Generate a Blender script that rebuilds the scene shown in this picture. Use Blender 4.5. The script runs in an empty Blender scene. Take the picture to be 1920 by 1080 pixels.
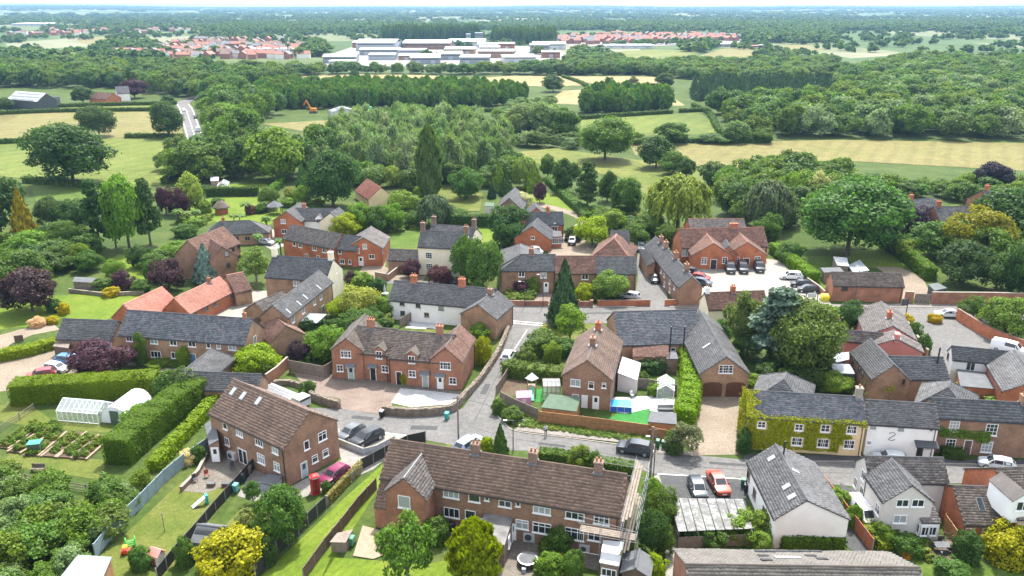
import bpy,bmesh,math,random
import numpy as np
from mathutils import Vector,Matrix
rng = np.random.default_rng(11)
random.seed(5)
SC = bpy.context.scene
COL = SC.collection
R = math.radians

# ------------------------------------------------------------------ camera
CAM_H = 54.0
FPX = 1500.0                       # focal length in photo pixels (photo is 1920 wide)
PITCH = math.atan((540 - 9) / FPX)
cam_d = bpy.data.cameras.new('camera')
cam_d.sensor_width = 36.0
cam_d.lens = FPX / 1920 * 36.0
cam_d.clip_start = 1.0
cam_d.clip_end = 60000.0
cam = bpy.data.objects.new('camera',cam_d)
cam.location = (0,0,CAM_H)
cam.rotation_euler = (math.pi / 2 - PITCH,0,0)
COL.objects.link(cam)
SC.camera = cam

# ------------------------------------------------------------------ sky, sun, exposure
SUN_EL,SUN_AZ = R(60),R(12)      # azimuth from +Y (view direction) towards +X
w = bpy.data.worlds.new('World'); SC.world = w; w.use_nodes = True
nt = w.node_tree
bg = nt.nodes['Background']
sky = nt.nodes.new('ShaderNodeTexSky')
sky.sky_type = 'NISHITA'; sky.sun_disc = False
sky.sun_elevation = SUN_EL; sky.sun_rotation = SUN_AZ
sky.air_density = 1.0; sky.dust_density = 1.5; sky.ozone_density = 1.0; sky.altitude = 0
hz = nt.nodes.new('ShaderNodeHueSaturation'); hz.inputs['Saturation'].default_value = 0.32     # thin white cloud over the whole sky
nt.links.new(sky.outputs[0],hz.inputs['Color']); nt.links.new(hz.outputs[0],bg.inputs[0])
bg.inputs[1].default_value = 0.135
sd = bpy.data.lights.new('sun','SUN'); sd.energy = 2.4; sd.angle = R(2.5); sd.color = (1.0,0.955,0.87)
sun = bpy.data.objects.new('sun',sd); COL.objects.link(sun)
sdir = Vector((math.sin(SUN_AZ) * math.cos(SUN_EL),math.cos(SUN_AZ) * math.cos(SUN_EL),math.sin(SUN_EL)))
sun.rotation_euler = sdir.to_track_quat('Z','Y').to_euler()
SC.view_settings.view_transform = 'Standard'
SC.view_settings.look = 'None'
SC.view_settings.gamma = 1.0
SC.view_settings.exposure = 2.05
SC.view_settings.use_curve_mapping = False
SC.cycles.use_denoising = True
SC.cycles.max_bounces = 5
SC.cycles.diffuse_bounces = 2
SC.cycles.glossy_bounces = 2
SC.cycles.transmission_bounces = 4
SC.cycles.transparent_max_bounces = 6
SC.cycles.volume_bounces = 0
SC.cycles.caustics_reflective = False
SC.cycles.caustics_refractive = False

# ------------------------------------------------------------------ geometry of the view
CP,SP = math.cos(PITCH),math.sin(PITCH)
CAMV = Vector((0,0,CAM_H))
def ray(px,py):
    dx = (px - 960) / FPX; dv = (py - 540) / FPX
    return Vector((dx,CP - dv * SP,-SP - dv * CP))
def P(px,py,z=0.0):
    """ground (or height z) point under a spot of the photograph"""
    d = ray(px,py); t = (z - CAM_H) / d.z
    return CAMV + d * t
def on_plane(px,py,p0,n):
    d = ray(px,py); den = d.dot(n)
    if abs(den) < 1e-6: den = 1e-6
    return CAMV + d * ((p0 - CAMV).dot(n) / den)
def height_at(g,px,py):
    """height of the photo spot above ground point g"""
    d = ray(px,py); t = g.y / d.y
    return CAM_H + d.z * t
def pxm(g):
    """metres per photo pixel at g"""
    v = g - CAMV
    return (v.y * CP - v.z * SP) / FPX

# ------------------------------------------------------------------ materials
def newmat(name):
    m = bpy.data.materials.new(name); m.use_nodes = True
    t = m.node_tree; b = t.nodes['Principled BSDF']
    return m,t,b
def N(t,kind,**kw):
    n = t.nodes.new(kind)
    for k,v in kw.items(): setattr(n,k,v)
    return n
def mixc(t,fac,a,b,mode='MIX'):
    n = t.nodes.new('ShaderNodeMix'); n.data_type = 'RGBA'; n.blend_type = mode
    for sock,val in ((n.inputs[0],fac),(n.inputs[6],a),(n.inputs[7],b)):
        if hasattr(val,'links'): t.links.new(val,sock)
        elif isinstance(val,(int,float)): sock.default_value = val
        else: sock.default_value = (*val,1.0)
    return n.outputs[2]
def ramp(t,src,stops):
    n = t.nodes.new('ShaderNodeValToRGB'); e = n.color_ramp.elements
    while len(e) < len(stops): e.new(0.5)
    for el,(p,c) in zip(e,stops):
        el.position = p; el.color = (*c,1.0) if not isinstance(c,(int,float)) else (c,c,c,1.0)
    t.links.new(src,n.inputs[0]); return n.outputs[0]
def noise(t,vec,scale,detail=3.0,rough=0.55):
    n = t.nodes.new('ShaderNodeTexNoise'); n.inputs['Scale'].default_value = scale
    n.inputs['Detail'].default_value = detail; n.inputs['Roughness'].default_value = rough
    if vec is not None: t.links.new(vec,n.inputs['Vector'])
    return n.outputs['Fac']
def pos(t): return t.nodes.new('ShaderNodeNewGeometry').outputs['Position']
def attr(t,name): 
    n = t.nodes.new('ShaderNodeAttribute'); n.attribute_name = name; return n.outputs['Fac']
def bump(t,b,h,strength=0.4,dist=0.03):
    n = t.nodes.new('ShaderNodeBump'); n.inputs['Strength'].default_value = strength; n.inputs['Distance'].default_value = dist
    t.links.new(h,n.inputs['Height']); t.links.new(n.outputs[0],b.inputs['Normal'])
MATS = {}
def plain(name,col,rough=0.7,metal=0.0,var=0.12,scale=1.3):
    m,t,b = newmat(name)
    p = pos(t)
    f = noise(t,p,scale,4)
    lo = tuple(c * (1 - var) for c in col); hi = tuple(min(1,c * (1 + var)) for c in col)
    t.links.new(ramp(t,f,[(0.3,lo),(0.7,hi)]),b.inputs['Base Color'])
    b.inputs['Roughness'].default_value = rough; b.inputs['Metallic'].default_value = metal
    MATS[name] = m; return m
def brickmat(name,c1,c2,mortar,dark=(0.10,0.06,0.05)):
    m,t,b = newmat(name)
    uv = N(t,'ShaderNodeUVMap').outputs[0]
    br = N(t,'ShaderNodeTexBrick')
    br.inputs['Scale'].default_value = 1.0; br.inputs['Brick Width'].default_value = 0.24; br.inputs['Row Height'].default_value = 0.085
    br.inputs['Mortar Size'].default_value = 0.010; br.inputs['Bias'].default_value = -0.2
    br.inputs['Color1'].default_value = (*c1,1); br.inputs['Color2'].default_value = (*c2,1); br.inputs['Mortar'].default_value = (*mortar,1)
    t.links.new(uv,br.inputs['Vector'])
    f = noise(t,pos(t),0.5,5,0.65)
    g = ramp(t,f,[(0.32,0.62),(0.55,1.0),(0.75,1.22)])
    c = mixc(t,1.0,br.outputs['Color'],g,'MULTIPLY')
    f2 = noise(t,uv,6.0,2)
    c = mixc(t,ramp(t,f2,[(0.56,0.0),(0.64,0.55)]),c,dark)
    t.links.new(c,b.inputs['Base Color']); b.inputs['Roughness'].default_value = 0.9
    bump(t,b,br.outputs['Fac'],0.35,-0.01)
    MATS[name] = m; return m
def tilemat(name,col,lich,spread=0.30,moss=0.5,hue=None):
    m,t,b = newmat(name)
    r = attr(t,'rnd'); p = pos(t)
    c0 = tuple(c * (1 - spread) for c in col); c1 = tuple(min(1,c * (1 + spread)) for c in col)
    stops = [(0.0,c0),(0.55,col),(1.0,c1)]
    if hue: stops = [(0.0,c0),(0.5,col),(0.85,c1),(1.0,hue)]
    c = ramp(t,r,stops)
    f = noise(t,p,0.45,6,0.7)
    c = mixc(t,1.0,c,ramp(t,f,[(0.3,0.72),(0.7,1.25)]),'MULTIPLY')
    f2 = noise(t,p,2.6,5,0.75)
    a = ramp(t,f2,[(0.58,0.0),(0.70,moss)])
    c = mixc(t,a,c,lich)
    t.links.new(c,b.inputs['Base Color']); b.inputs['Roughness'].default_value = 0.78
    bump(t,b,noise(t,p,14,3),0.3,0.02)
    MATS[name] = m; return m
def groundmat(name,a,bcol,c,s1=0.25,s2=3.0,rough=0.95,bmp=0.3,fine=None,stripes=None):
    """blotchy ground in three colours of its own"""
    m,t,b = newmat(name); p = pos(t)
    f = noise(t,p,s1,6,0.62)
    col = ramp(t,f,[(0.30,a),(0.50,bcol),(0.70,c)])
    f2 = noise(t,p,s2,4,0.7)
    col = mixc(t,1.0,col,ramp(t,f2,[(0.25,0.72),(0.75,1.28)]),'MULTIPLY')
    if stripes:
        wv = N(t,'ShaderNodeTexWave'); wv.inputs['Scale'].default_value = stripes; wv.inputs['Distortion'].default_value = 1.5; wv.inputs['Detail'].default_value = 2.0
        mp = N(t,'ShaderNodeMapping'); mp.inputs['Rotation'].default_value = (0,0,0.5); t.links.new(p,mp.inputs[0]); t.links.new(mp.outputs[0],wv.inputs['Vector'])
        col = mixc(t,1.0,col,ramp(t,wv.outputs['Fac'],[(0.1,0.93),(0.6,1.04)]),'MULTIPLY')
    if fine:
        f3 = noise(t,p,fine,2,0.6)
        col = mixc(t,1.0,col,ramp(t,f3,[(0.3,0.75),(0.7,1.25)]),'MULTIPLY')
    t.links.new(col,b.inputs['Base Color']); b.inputs['Roughness'].default_value = rough
    b.inputs['Specular IOR Level'].default_value = 0.2
    if bmp: bump(t,b,f2,bmp,0.05)
    MATS[name] = m; return m
def leafmat(name,trans=0.40,col=None):
    """foliage: the object's own colour, each leaf a little different"""
    m,t,b = newmat(name)
    oi = N(t,'ShaderNodeObjectInfo')
    r = attr(t,'rnd')
    hs = N(t,'ShaderNodeHueSaturation')
    if col: hs.inputs['Color'].default_value = (*col,1)
    else: t.links.new(oi.outputs['Color'],hs.inputs['Color'])
    mh = N(t,'ShaderNodeMapRange'); t.links.new(oi.outputs['Random'],mh.inputs[0])
    mh.inputs[3].default_value = 0.472; mh.inputs[4].default_value = 0.506
    t.links.new(mh.outputs[0],hs.inputs['Hue'])
    mv = N(t,'ShaderNodeMapRange'); t.links.new(r,mv.inputs[0]); mv.inputs[3].default_value = 0.90; mv.inputs[4].default_value = 2.1; hs.inputs['Saturation'].default_value = 1.12
    t.links.new(mv.outputs[0],hs.inputs['Value'])
    t.links.new(hs.outputs[0],b.inputs['Base Color'])
    b.inputs['Roughness'].default_value = 0.62; b.inputs['Specular IOR Level'].default_value = 0.25
    tr = N(t,'ShaderNodeBsdfTranslucent')
    t.links.new(mixc(t,1.0,hs.outputs[0],(1.25,1.35,0.55),'MULTIPLY'),tr.inputs[0])
    mx = N(t,'ShaderNodeMixShader'); mx.inputs[0].default_value = trans
    t.links.new(b.outputs[0],mx.inputs[1]); t.links.new(tr.outputs[0],mx.inputs[2])
    t.links.new(mx.outputs[0],t.nodes['Material Output'].inputs[0])
    MATS[name] = m; return m
def colormat(name,rough=0.4,metal=0.0,coat=0.0,var=0.0):
    """paint or plastic in the object's own colour"""
    m,t,b = newmat(name)
    oi = N(t,'ShaderNodeObjectInfo'); c = oi.outputs['Color']
    if var:
        c = mixc(t,1.0,c,ramp(t,noise(t,pos(t),2.0,5,0.7),[(0.3,1 - var),(0.7,1 + var)]),'MULTIPLY')
    t.links.new(c,b.inputs['Base Color'])
    b.inputs['Roughness'].default_value = rough; b.inputs['Metallic'].default_value = metal
    b.inputs['Coat Weight'].default_value = coat; b.inputs['Coat Roughness'].default_value = 0.08
    MATS[name] = m; return m

brickmat('brick_red',(0.355,0.125,0.060),(0.26,0.088,0.048),(0.33,0.245,0.175))
brickmat('brick_orange',(0.46,0.125,0.040),(0.36,0.09,0.035),(0.38,0.21,0.13))
brickmat('brick_brown',(0.30,0.150,0.085),(0.21,0.10,0.062),(0.28,0.215,0.16))
brickmat('brick_buff',(0.37,0.205,0.115),(0.285,0.15,0.088),(0.33,0.26,0.185))
brickmat('brick_dark',(0.22,0.12,0.085),(0.155,0.09,0.07),(0.24,0.20,0.17))
tilemat('slate',(0.104,0.103,0.106),(0.17,0.165,0.145),0.28,0.5)
tilemat('slate_blue',(0.100,0.108,0.122),(0.17,0.17,0.165),0.30,0.45,hue=(0.17,0.13,0.14))
tilemat('slate_dark',(0.075,0.078,0.085),(0.15,0.155,0.14),0.28,0.35)
tilemat('tile_grey',(0.120,0.105,0.098),(0.20,0.18,0.13),0.34,0.5)
tilemat('tile_moss',(0.120,0.095,0.080),(0.17,0.155,0.085),0.36,0.6)
tilemat('tile_brown',(0.150,0.097,0.072),(0.21,0.155,0.095),0.22,0.35)
tilemat('tile_redbrown',(0.175,0.092,0.066),(0.20,0.14,0.10),0.30,0.35)
tilemat('tile_pink',(0.45,0.20,0.145),(0.48,0.30,0.23),0.16,0.3)
tilemat('tile_concrete',(0.108,0.097,0.085),(0.085,0.078,0.052),0.16,0.5)
tilemat('tile_red',(0.34,0.125,0.085),(0.30,0.20,0.14),0.25,0.3)
plain('render_white',(0.80,0.80,0.79),0.85,var=0.06,scale=0.6)
plain('render_cream',(0.74,0.66,0.50),0.85,var=0.07,scale=0.6)
plain('render_tan',(0.66,0.50,0.30),0.85,var=0.12,scale=0.6)
plain('render_pink',(0.52,0.20,0.17),0.85,var=0.08,scale=0.6)
plain('render_grey',(0.56,0.52,0.49),0.9,var=0.06,scale=0.6)
plain('white_paint',(0.80,0.80,0.80),0.4,var=0.04)
plain('stone_trim',(0.25,0.225,0.185),0.9)
plain('lead',(0.13,0.137,0.15),0.55)
plain('black_plastic',(0.018,0.018,0.02),0.45)
plain('dark_metal',(0.06,0.06,0.065),0.5)
plain('galvanised',(0.50,0.51,0.52),0.35,0.7)
plain('pot_clay',(0.30,0.13,0.075),0.85,var=0.2)
plain('wood_brown',(0.31,0.155,0.065),0.8,var=0.22,scale=2.5)
plain('wood_grey',(0.185,0.150,0.122),0.9,var=0.25,scale=2.5)
plain('wood_dark',(0.11,0.07,0.05),0.8,var=0.2)
plain('wood_pale',(0.25,0.185,0.125),0.8,var=0.15,scale=2.0)
plain('fence_black',(0.022,0.021,0.022),0.7)
plain('fence_blue',(0.20,0.27,0.30),0.7,var=0.1)
plain('garage_blue',(0.12,0.19,0.32),0.6)
plain('door_wood',(0.105,0.042,0.022),0.55,var=0.2)
plain('felt_grey',(0.10,0.105,0.112),0.9,var=0.15)
plain('felt_stained',(0.155,0.15,0.145),0.9,var=0.4,scale=0.9)
plain('felt_green',(0.070,0.110,0.072),0.9,var=0.15)
plain('sheet_white',(0.46,0.475,0.49),0.4,var=0.06)
plain('sheet_grey',(0.20,0.225,0.25),0.4,var=0.08)
plain('clad_dark',(0.045,0.055,0.06),0.6)
plain('clad_grey',(0.33,0.36,0.40),0.5)
plain('concrete',(0.20,0.188,0.17),0.9,var=0.2)
plain('bark',(0.085,0.065,0.048),0.95,var=0.3,scale=3)
plain('bark_pale',(0.22,0.20,0.17),0.95,var=0.4,scale=3)
plain('scaffold_tube',(0.26,0.27,0.28),0.5,0.3)
plain('thatch',(0.105,0.085,0.066),0.95,var=0.25,scale=3)
plain('tyre',(0.02,0.02,0.02),0.8)
plain('alloy',(0.42,0.43,0.45),0.3,0.8)
plain('skin',(0.50,0.32,0.24),0.6,var=0.03)
plain('solar',(0.010,0.011,0.015),0.6)
plain('line_white',(0.72,0.72,0.70),0.8,var=0.18,scale=5)
plain('soil',(0.13,0.085,0.055),0.95,var=0.3)
plain('stone',(0.20,0.165,0.128),0.95,var=0.35,scale=1.7)
plain('door_sage',(0.36,0.47,0.42),0.5); plain('door_greygreen',(0.30,0.36,0.35),0.5); plain('door_teal',(0.33,0.45,0.48),0.5); plain('door_orange',(0.50,0.15,0.05),0.5)
leafmat('leaf'); leafmat('needle',0.12)
colormat('paint',0.40,0.0,0.15); colormat('plastic',0.45); colormat('timber',0.75,var=0.18); colormat('matte',0.9,var=0.12)
m,t,b = newmat('glass'); b.inputs['Base Color'].default_value = (0.028,0.034,0.04,1); b.inputs['Roughness'].default_value = 0.06
b.inputs['Specular IOR Level'].default_value = 0.6; MATS['glass'] = m
m,t,b = newmat('blind_glass'); b.inputs['Base Color'].default_value = (0.30,0.32,0.33,1); b.inputs['Roughness'].default_value = 0.1; MATS['blind_glass'] = m
m,t,b = newmat('clear_glass'); b.inputs['Base Color'].default_value = (0.75,0.82,0.84,1); b.inputs['Roughness'].default_value = 0.05; b.inputs['Alpha'].default_value = 0.16; MATS['clear_glass'] = m
m,t,b = newmat('polythene'); b.inputs['Base Color'].default_value = (0.80,0.83,0.85,1); b.inputs['Roughness'].default_value = 0.35; b.inputs['Alpha'].default_value = 0.9; MATS['polythene'] = m
m,t,b = newmat('pool_water'); b.inputs['Base Color'].default_value = (0.05,0.28,0.62,1); b.inputs['Roughness'].default_value = 0.1; MATS['pool_water'] = m
groundmat('asphalt',(0.099,0.097,0.094),(0.122,0.118,0.114),(0.145,0.141,0.135),0.12,1.5,0.9,0.1,9)
groundmat('asphalt_dark',(0.050,0.051,0.053),(0.060,0.061,0.063),(0.074,0.074,0.075),0.2,1.8,0.9,0.1,9)
groundmat('pavement',(0.155,0.140,0.127),(0.180,0.161,0.146),(0.205,0.186,0.167),0.3,2.0,0.9,0.1,8)
groundmat('gravel',(0.168,0.135,0.101),(0.198,0.163,0.124),(0.227,0.188,0.144),0.2,3.0,0.95,0.3,12)
groundmat('gravel_pale',(0.220,0.205,0.178),(0.255,0.239,0.212),(0.282,0.265,0.237),0.15,3.0,0.95,0.2,12)
groundmat('gravel_white',(0.357,0.362,0.355),(0.403,0.409,0.403),(0.438,0.444,0.438),0.3,4.0,0.95,0.2,14)
groundmat('blockpave',(0.143,0.109,0.089),(0.171,0.132,0.110),(0.200,0.159,0.133),0.35,4.0,0.9,0.15,11)
groundmat('flagstone',(0.115,0.100,0.081),(0.140,0.124,0.103),(0.165,0.147,0.123),0.5,2.2,0.9,0.15,8)
groundmat('bare_soil',(0.072,0.050,0.033),(0.099,0.069,0.047),(0.083,0.077,0.039),0.4,2.5,0.95,0.4,9)
groundmat('lawn',(0.042,0.078,0.010),(0.062,0.101,0.014),(0.086,0.119,0.020),0.18,1.6,0.95,0.3,7,stripes=0.4)
groundmat('lawn_bright',(0.070,0.118,0.009),(0.097,0.142,0.012),(0.125,0.162,0.020),0.12,1.4,0.95,0.3,7,stripes=0.35)
groundmat('lawn_dry',(0.058,0.085,0.011),(0.088,0.106,0.019),(0.126,0.124,0.036),0.25,1.8,0.95,0.3,7)
groundmat('rough_grass',(0.028,0.055,0.010),(0.049,0.077,0.015),(0.079,0.091,0.025),0.10,0.9,0.95,0.5,4)
groundmat('turf_plastic',(0.022,0.127,0.023),(0.028,0.150,0.030),(0.033,0.168,0.034),0.5,3,0.9,0.2,9)
groundmat('field_green',(0.066,0.094,0.014),(0.095,0.121,0.020),(0.125,0.138,0.030),0.018,0.25,0.95,0.3,1.5,stripes=0.035)
groundmat('field_hay',(0.118,0.108,0.034),(0.147,0.131,0.047),(0.114,0.113,0.029),0.02,0.25,0.95,0.3,1.5,stripes=0.05)
groundmat('field_straw',(0.201,0.156,0.071),(0.232,0.182,0.088),(0.187,0.156,0.059),0.015,0.2,0.95,0.2,1.0,stripes=0.03)
groundmat('field_meadow',(0.058,0.089,0.013),(0.106,0.122,0.025),(0.158,0.144,0.043),0.03,0.3,0.95,0.4,1.5)
groundmat('wood_floor',(0.035,0.055,0.015),(0.05,0.075,0.02),(0.065,0.085,0.03),0.1,1.0,0.95,0.4,3)
# ------------------------------------------------------------------ mesh helpers
class MB:
    """collects faces; build() links them as one mesh object"""
    def __init__(s): s.v = []; s.f = []; s.m = []
    def poly(s,pts,m=0):
        i = len(s.v); s.v += [tuple(p) for p in pts]; s.f.append(tuple(range(i,i + len(pts)))); s.m.append(m)
    def prism(s,bottom,top,m=0,cap=True):
        n = len(bottom); i = len(s.v); s.v += [tuple(p) for p in bottom] + [tuple(p) for p in top]
        for k in range(n):
            j = (k + 1) % n; s.f.append((i + k,i + j,i + n + j,i + n + k)); s.m.append(m)
        if cap:
            s.f.append(tuple(range(i + n - 1,i - 1,-1))); s.m.append(m)
            s.f.append(tuple(range(i + n,i + 2 * n))); s.m.append(m)
    def box(s,c,ux,uy,sx,sy,sz,m=0,uz=Vector((0,0,1))):
        """box standing on c (centre of its base), sizes along ux, uy, uz"""
        c = Vector(c); ux = Vector(ux); uy = Vector(uy)
        b = [c + ux * (a * sx / 2) + uy * (d * sy / 2) for a,d in ((-1,-1),(1,-1),(1,1),(-1,1))]
        s.prism(b,[p + uz * sz for p in b],m)
    def bar(s,a,b,r,m=0,n=5,r2=None):
        a = Vector(a); b = Vector(b); d = (b - a)
        if d.length < 1e-6: return
        d.normalize(); u = d.orthogonal().normalized(); v = d.cross(u); r2 = r if r2 is None else r2
        A = [a + (u * math.cos(2 * math.pi * k / n) + v * math.sin(2 * math.pi * k / n)) * r for k in range(n)]
        B = [b + (u * math.cos(2 * math.pi * k / n) + v * math.sin(2 * math.pi * k / n)) * r2 for k in range(n)]
        s.prism(A,B,m)
    def lathe(s,c,prof,n=12,m=0):
        """prof: list of (r, z)"""
        c = Vector(c); i = len(s.v)
        for r,z in prof:
            for k in range(n):
                a = 2 * math.pi * k / n; s.v.append((c.x + r * math.cos(a),c.y + r * math.sin(a),c.z + z))
        for j in range(len(prof) - 1):
            for k in range(n):
                q = (k + 1) % n
                s.f.append((i + j * n + k,i + j * n + q,i + (j + 1) * n + q,i + (j + 1) * n + k)); s.m.append(m)
        s.f.append(tuple(i + (len(prof) - 1) * n + k for k in range(n))); s.m.append(m)
        s.f.append(tuple(i + k for k in range(n - 1,-1,-1))); s.m.append(m)
    def mesh(s,name,mats,origin=None,smooth=False,fix=True):
        o = np.array(origin if origin is not None else (0,0,0),dtype=float)
        me = bpy.data.meshes.new(name)
        v = np.array(s.v,dtype=float).reshape(-1,3) - o
        me.from_pydata(v.tolist(),[],s.f)
        for k in (mats if isinstance(mats,(list,tuple)) else [mats]): me.materials.append(MATS[k])
        if any(s.m): me.polygons.foreach_set('material_index',s.m)
        if fix:
            bm = bmesh.new(); bm.from_mesh(me); bmesh.ops.recalc_face_normals(bm,faces=bm.faces); bm.to_mesh(me); bm.free()
        if smooth: me.polygons.foreach_set('use_smooth',[True] * len(me.polygons))
        auto_uv(me,o)
        return me
    def build(s,name,mats,parent=None,origin=None,smooth=False,kind=None,fix=True):
        if origin is None and parent is not None: origin = world_loc(parent)
        me = s.mesh(name,mats,origin,smooth,fix)
        return obj(name,me,parent,(0,0,0) if parent is not None else (origin or (0,0,0)),kind=kind)
def world_loc(o):
    v = Vector((0,0,0))
    while o is not None: v += o.location; o = o.parent
    return v
def auto_uv(me,off=(0,0,0)):
    n = len(me.loops)
    if n == 0: return
    uvl = me.uv_layers.new(name='UVMap')
    co = np.empty(len(me.vertices) * 3); me.vertices.foreach_get('co',co); co = co.reshape(-1,3)
    vi = np.empty(n,dtype=np.int32); me.loops.foreach_get('vertex_index',vi)
    tot = np.empty(len(me.polygons),dtype=np.int32); me.polygons.foreach_get('loop_total',tot)
    nor = np.empty(len(me.polygons) * 3); me.polygons.foreach_get('normal',nor); nor = nor.reshape(-1,3)
    nl = np.repeat(nor,tot,axis=0)
    u = np.stack([-nl[:,1],nl[:,0],np.zeros(n)],1); ln = np.linalg.norm(u,axis=1)
    flat = ln < 1e-4; u[flat] = (1,0,0); ln[flat] = 1; u /= ln[:,None]
    v = np.cross(nl,u); c = co[vi]
    uv = np.stack([(c * u).sum(1),(c * v).sum(1)],1)
    uvl.data.foreach_set('uv',uv.ravel().astype(np.float32))
def obj(name,me,parent=None,loc=(0,0,0),rotz=0.0,scale=None,color=None,kind=None):
    o = bpy.data.objects.new(name,me); COL.objects.link(o)
    o.location = loc; o.rotation_euler = (0,0,rotz)
    if scale is not None: o.scale = scale
    if parent is not None: o.parent = parent
    if color is not None: o.color = (*color,1.0)
    if kind: o['kind'] = kind
    return o
def tag(o,label=None,cat=None,group=None,kind=None):
    if label: o['label'] = label
    if cat: o['category'] = cat
    if group: o['group'] = group
    if kind: o['kind'] = kind
    return o
def thing(name,label,cat,loc=(0,0,0),rotz=0.0,group=None):
    o = bpy.data.objects.new(name,None); COL.objects.link(o); o.empty_display_size = 0.5
    o.location = loc; o.rotation_euler = (0,0,rotz)
    return tag(o,label,cat,group)
def dup(root,loc,rotz=0.0,label=None,group=None,color=None,tint=()):
    r = root.copy(); COL.objects.link(r); r.location = loc; r.rotation_euler = (0,0,rotz)
    if label: r['label'] = label
    if group: r['group'] = group
    for ch in root.children:
        c = ch.copy(); COL.objects.link(c); c.parent = r
        if color is not None and c.name.split('.')[0] in tint: c.color = (*color,1)
        for g in ch.children:
            d = g.copy(); COL.objects.link(d); d.parent = c
            if color is not None and d.name.split('.')[0] in tint: d.color = (*color,1)
    return r
def add_rnd(me,lo=0.0,hi=1.0):
    a = me.attributes.new('rnd','FLOAT','FACE')
    a.data.foreach_set('value',rng.uniform(lo,hi,len(me.polygons)).astype(np.float32))
UP = Vector((0,0,1))

def sheet(name,pts,z,mat,kind='structure',px=True,label=None):
    """a flat piece of ground from photo spots (or world points)"""
    w_ = [P(x,y,z) for x,y in pts] if px else [Vector((x,y,z)) for x,y in pts]
    bm = bmesh.new()
    f = bm.faces.new([bm.verts.new(p) for p in w_])
    bmesh.ops.triangulate(bm,faces=[f])
    for f in bm.faces:
        if f.normal.z < 0: f.normal_flip()
    me = bpy.data.meshes.new(name); bm.to_mesh(me); bm.free(); me.materials.append(MATS[mat])
    return obj(name,me,kind=kind)

def smooth_line(pts,n=4):
    """Catmull-Rom through 2D world points"""
    if len(pts) < 3: return [Vector(p) for p in pts]
    q = [Vector(p) for p in pts]; q = [q[0] * 2 - q[1]] + q + [q[-1] * 2 - q[-2]]; out = []
    for i in range(1,len(q) - 2):
        for k in range(n):
            t = k / n; a,b,c,d = q[i - 1],q[i],q[i + 1],q[i + 2]
            out.append(0.5 * ((2 * b) + (c - a) * t + (2 * a - 5 * b + 4 * c - d) * t * t + (3 * b - a - 3 * c + d) * t ** 3))
    out.append(q[-2]); return out
def ribbon(name,pts,width,z,mat,kind='structure',thick=0.0,px=True,parent=None):
    w_ = [P(x,y,0) for x,y in pts] if px else [Vector((x,y,0)) for x,y in pts]
    w_ = smooth_line(w_,6) if len(w_) > 2 else w_
    mb = MB(); L = []; Rr = []
    for i,p in enumerate(w_):
        d = (w_[min(i + 1,len(w_) - 1)] - w_[max(i - 1,0)]); d.z = 0; d.normalize(); n = Vector((-d.y,d.x,0))
        L.append(p + n * width / 2 + UP * z); Rr.append(p - n * width / 2 + UP * z)
    for i in range(len(w_) - 1):
        if thick:
            mb.prism([L[i] - UP * thick,Rr[i] - UP * thick,Rr[i + 1] - UP * thick,L[i + 1] - UP * thick],[L[i],Rr[i],Rr[i + 1],L[i + 1]])
        else: mb.poly([L[i],Rr[i],Rr[i + 1],L[i + 1]])
    o = mb.build(name,mat,parent,kind=kind,fix=True)
    if not thick:
        for p in o.data.polygons:
            if p.normal.z < 0: p.flip()
    return o

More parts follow.
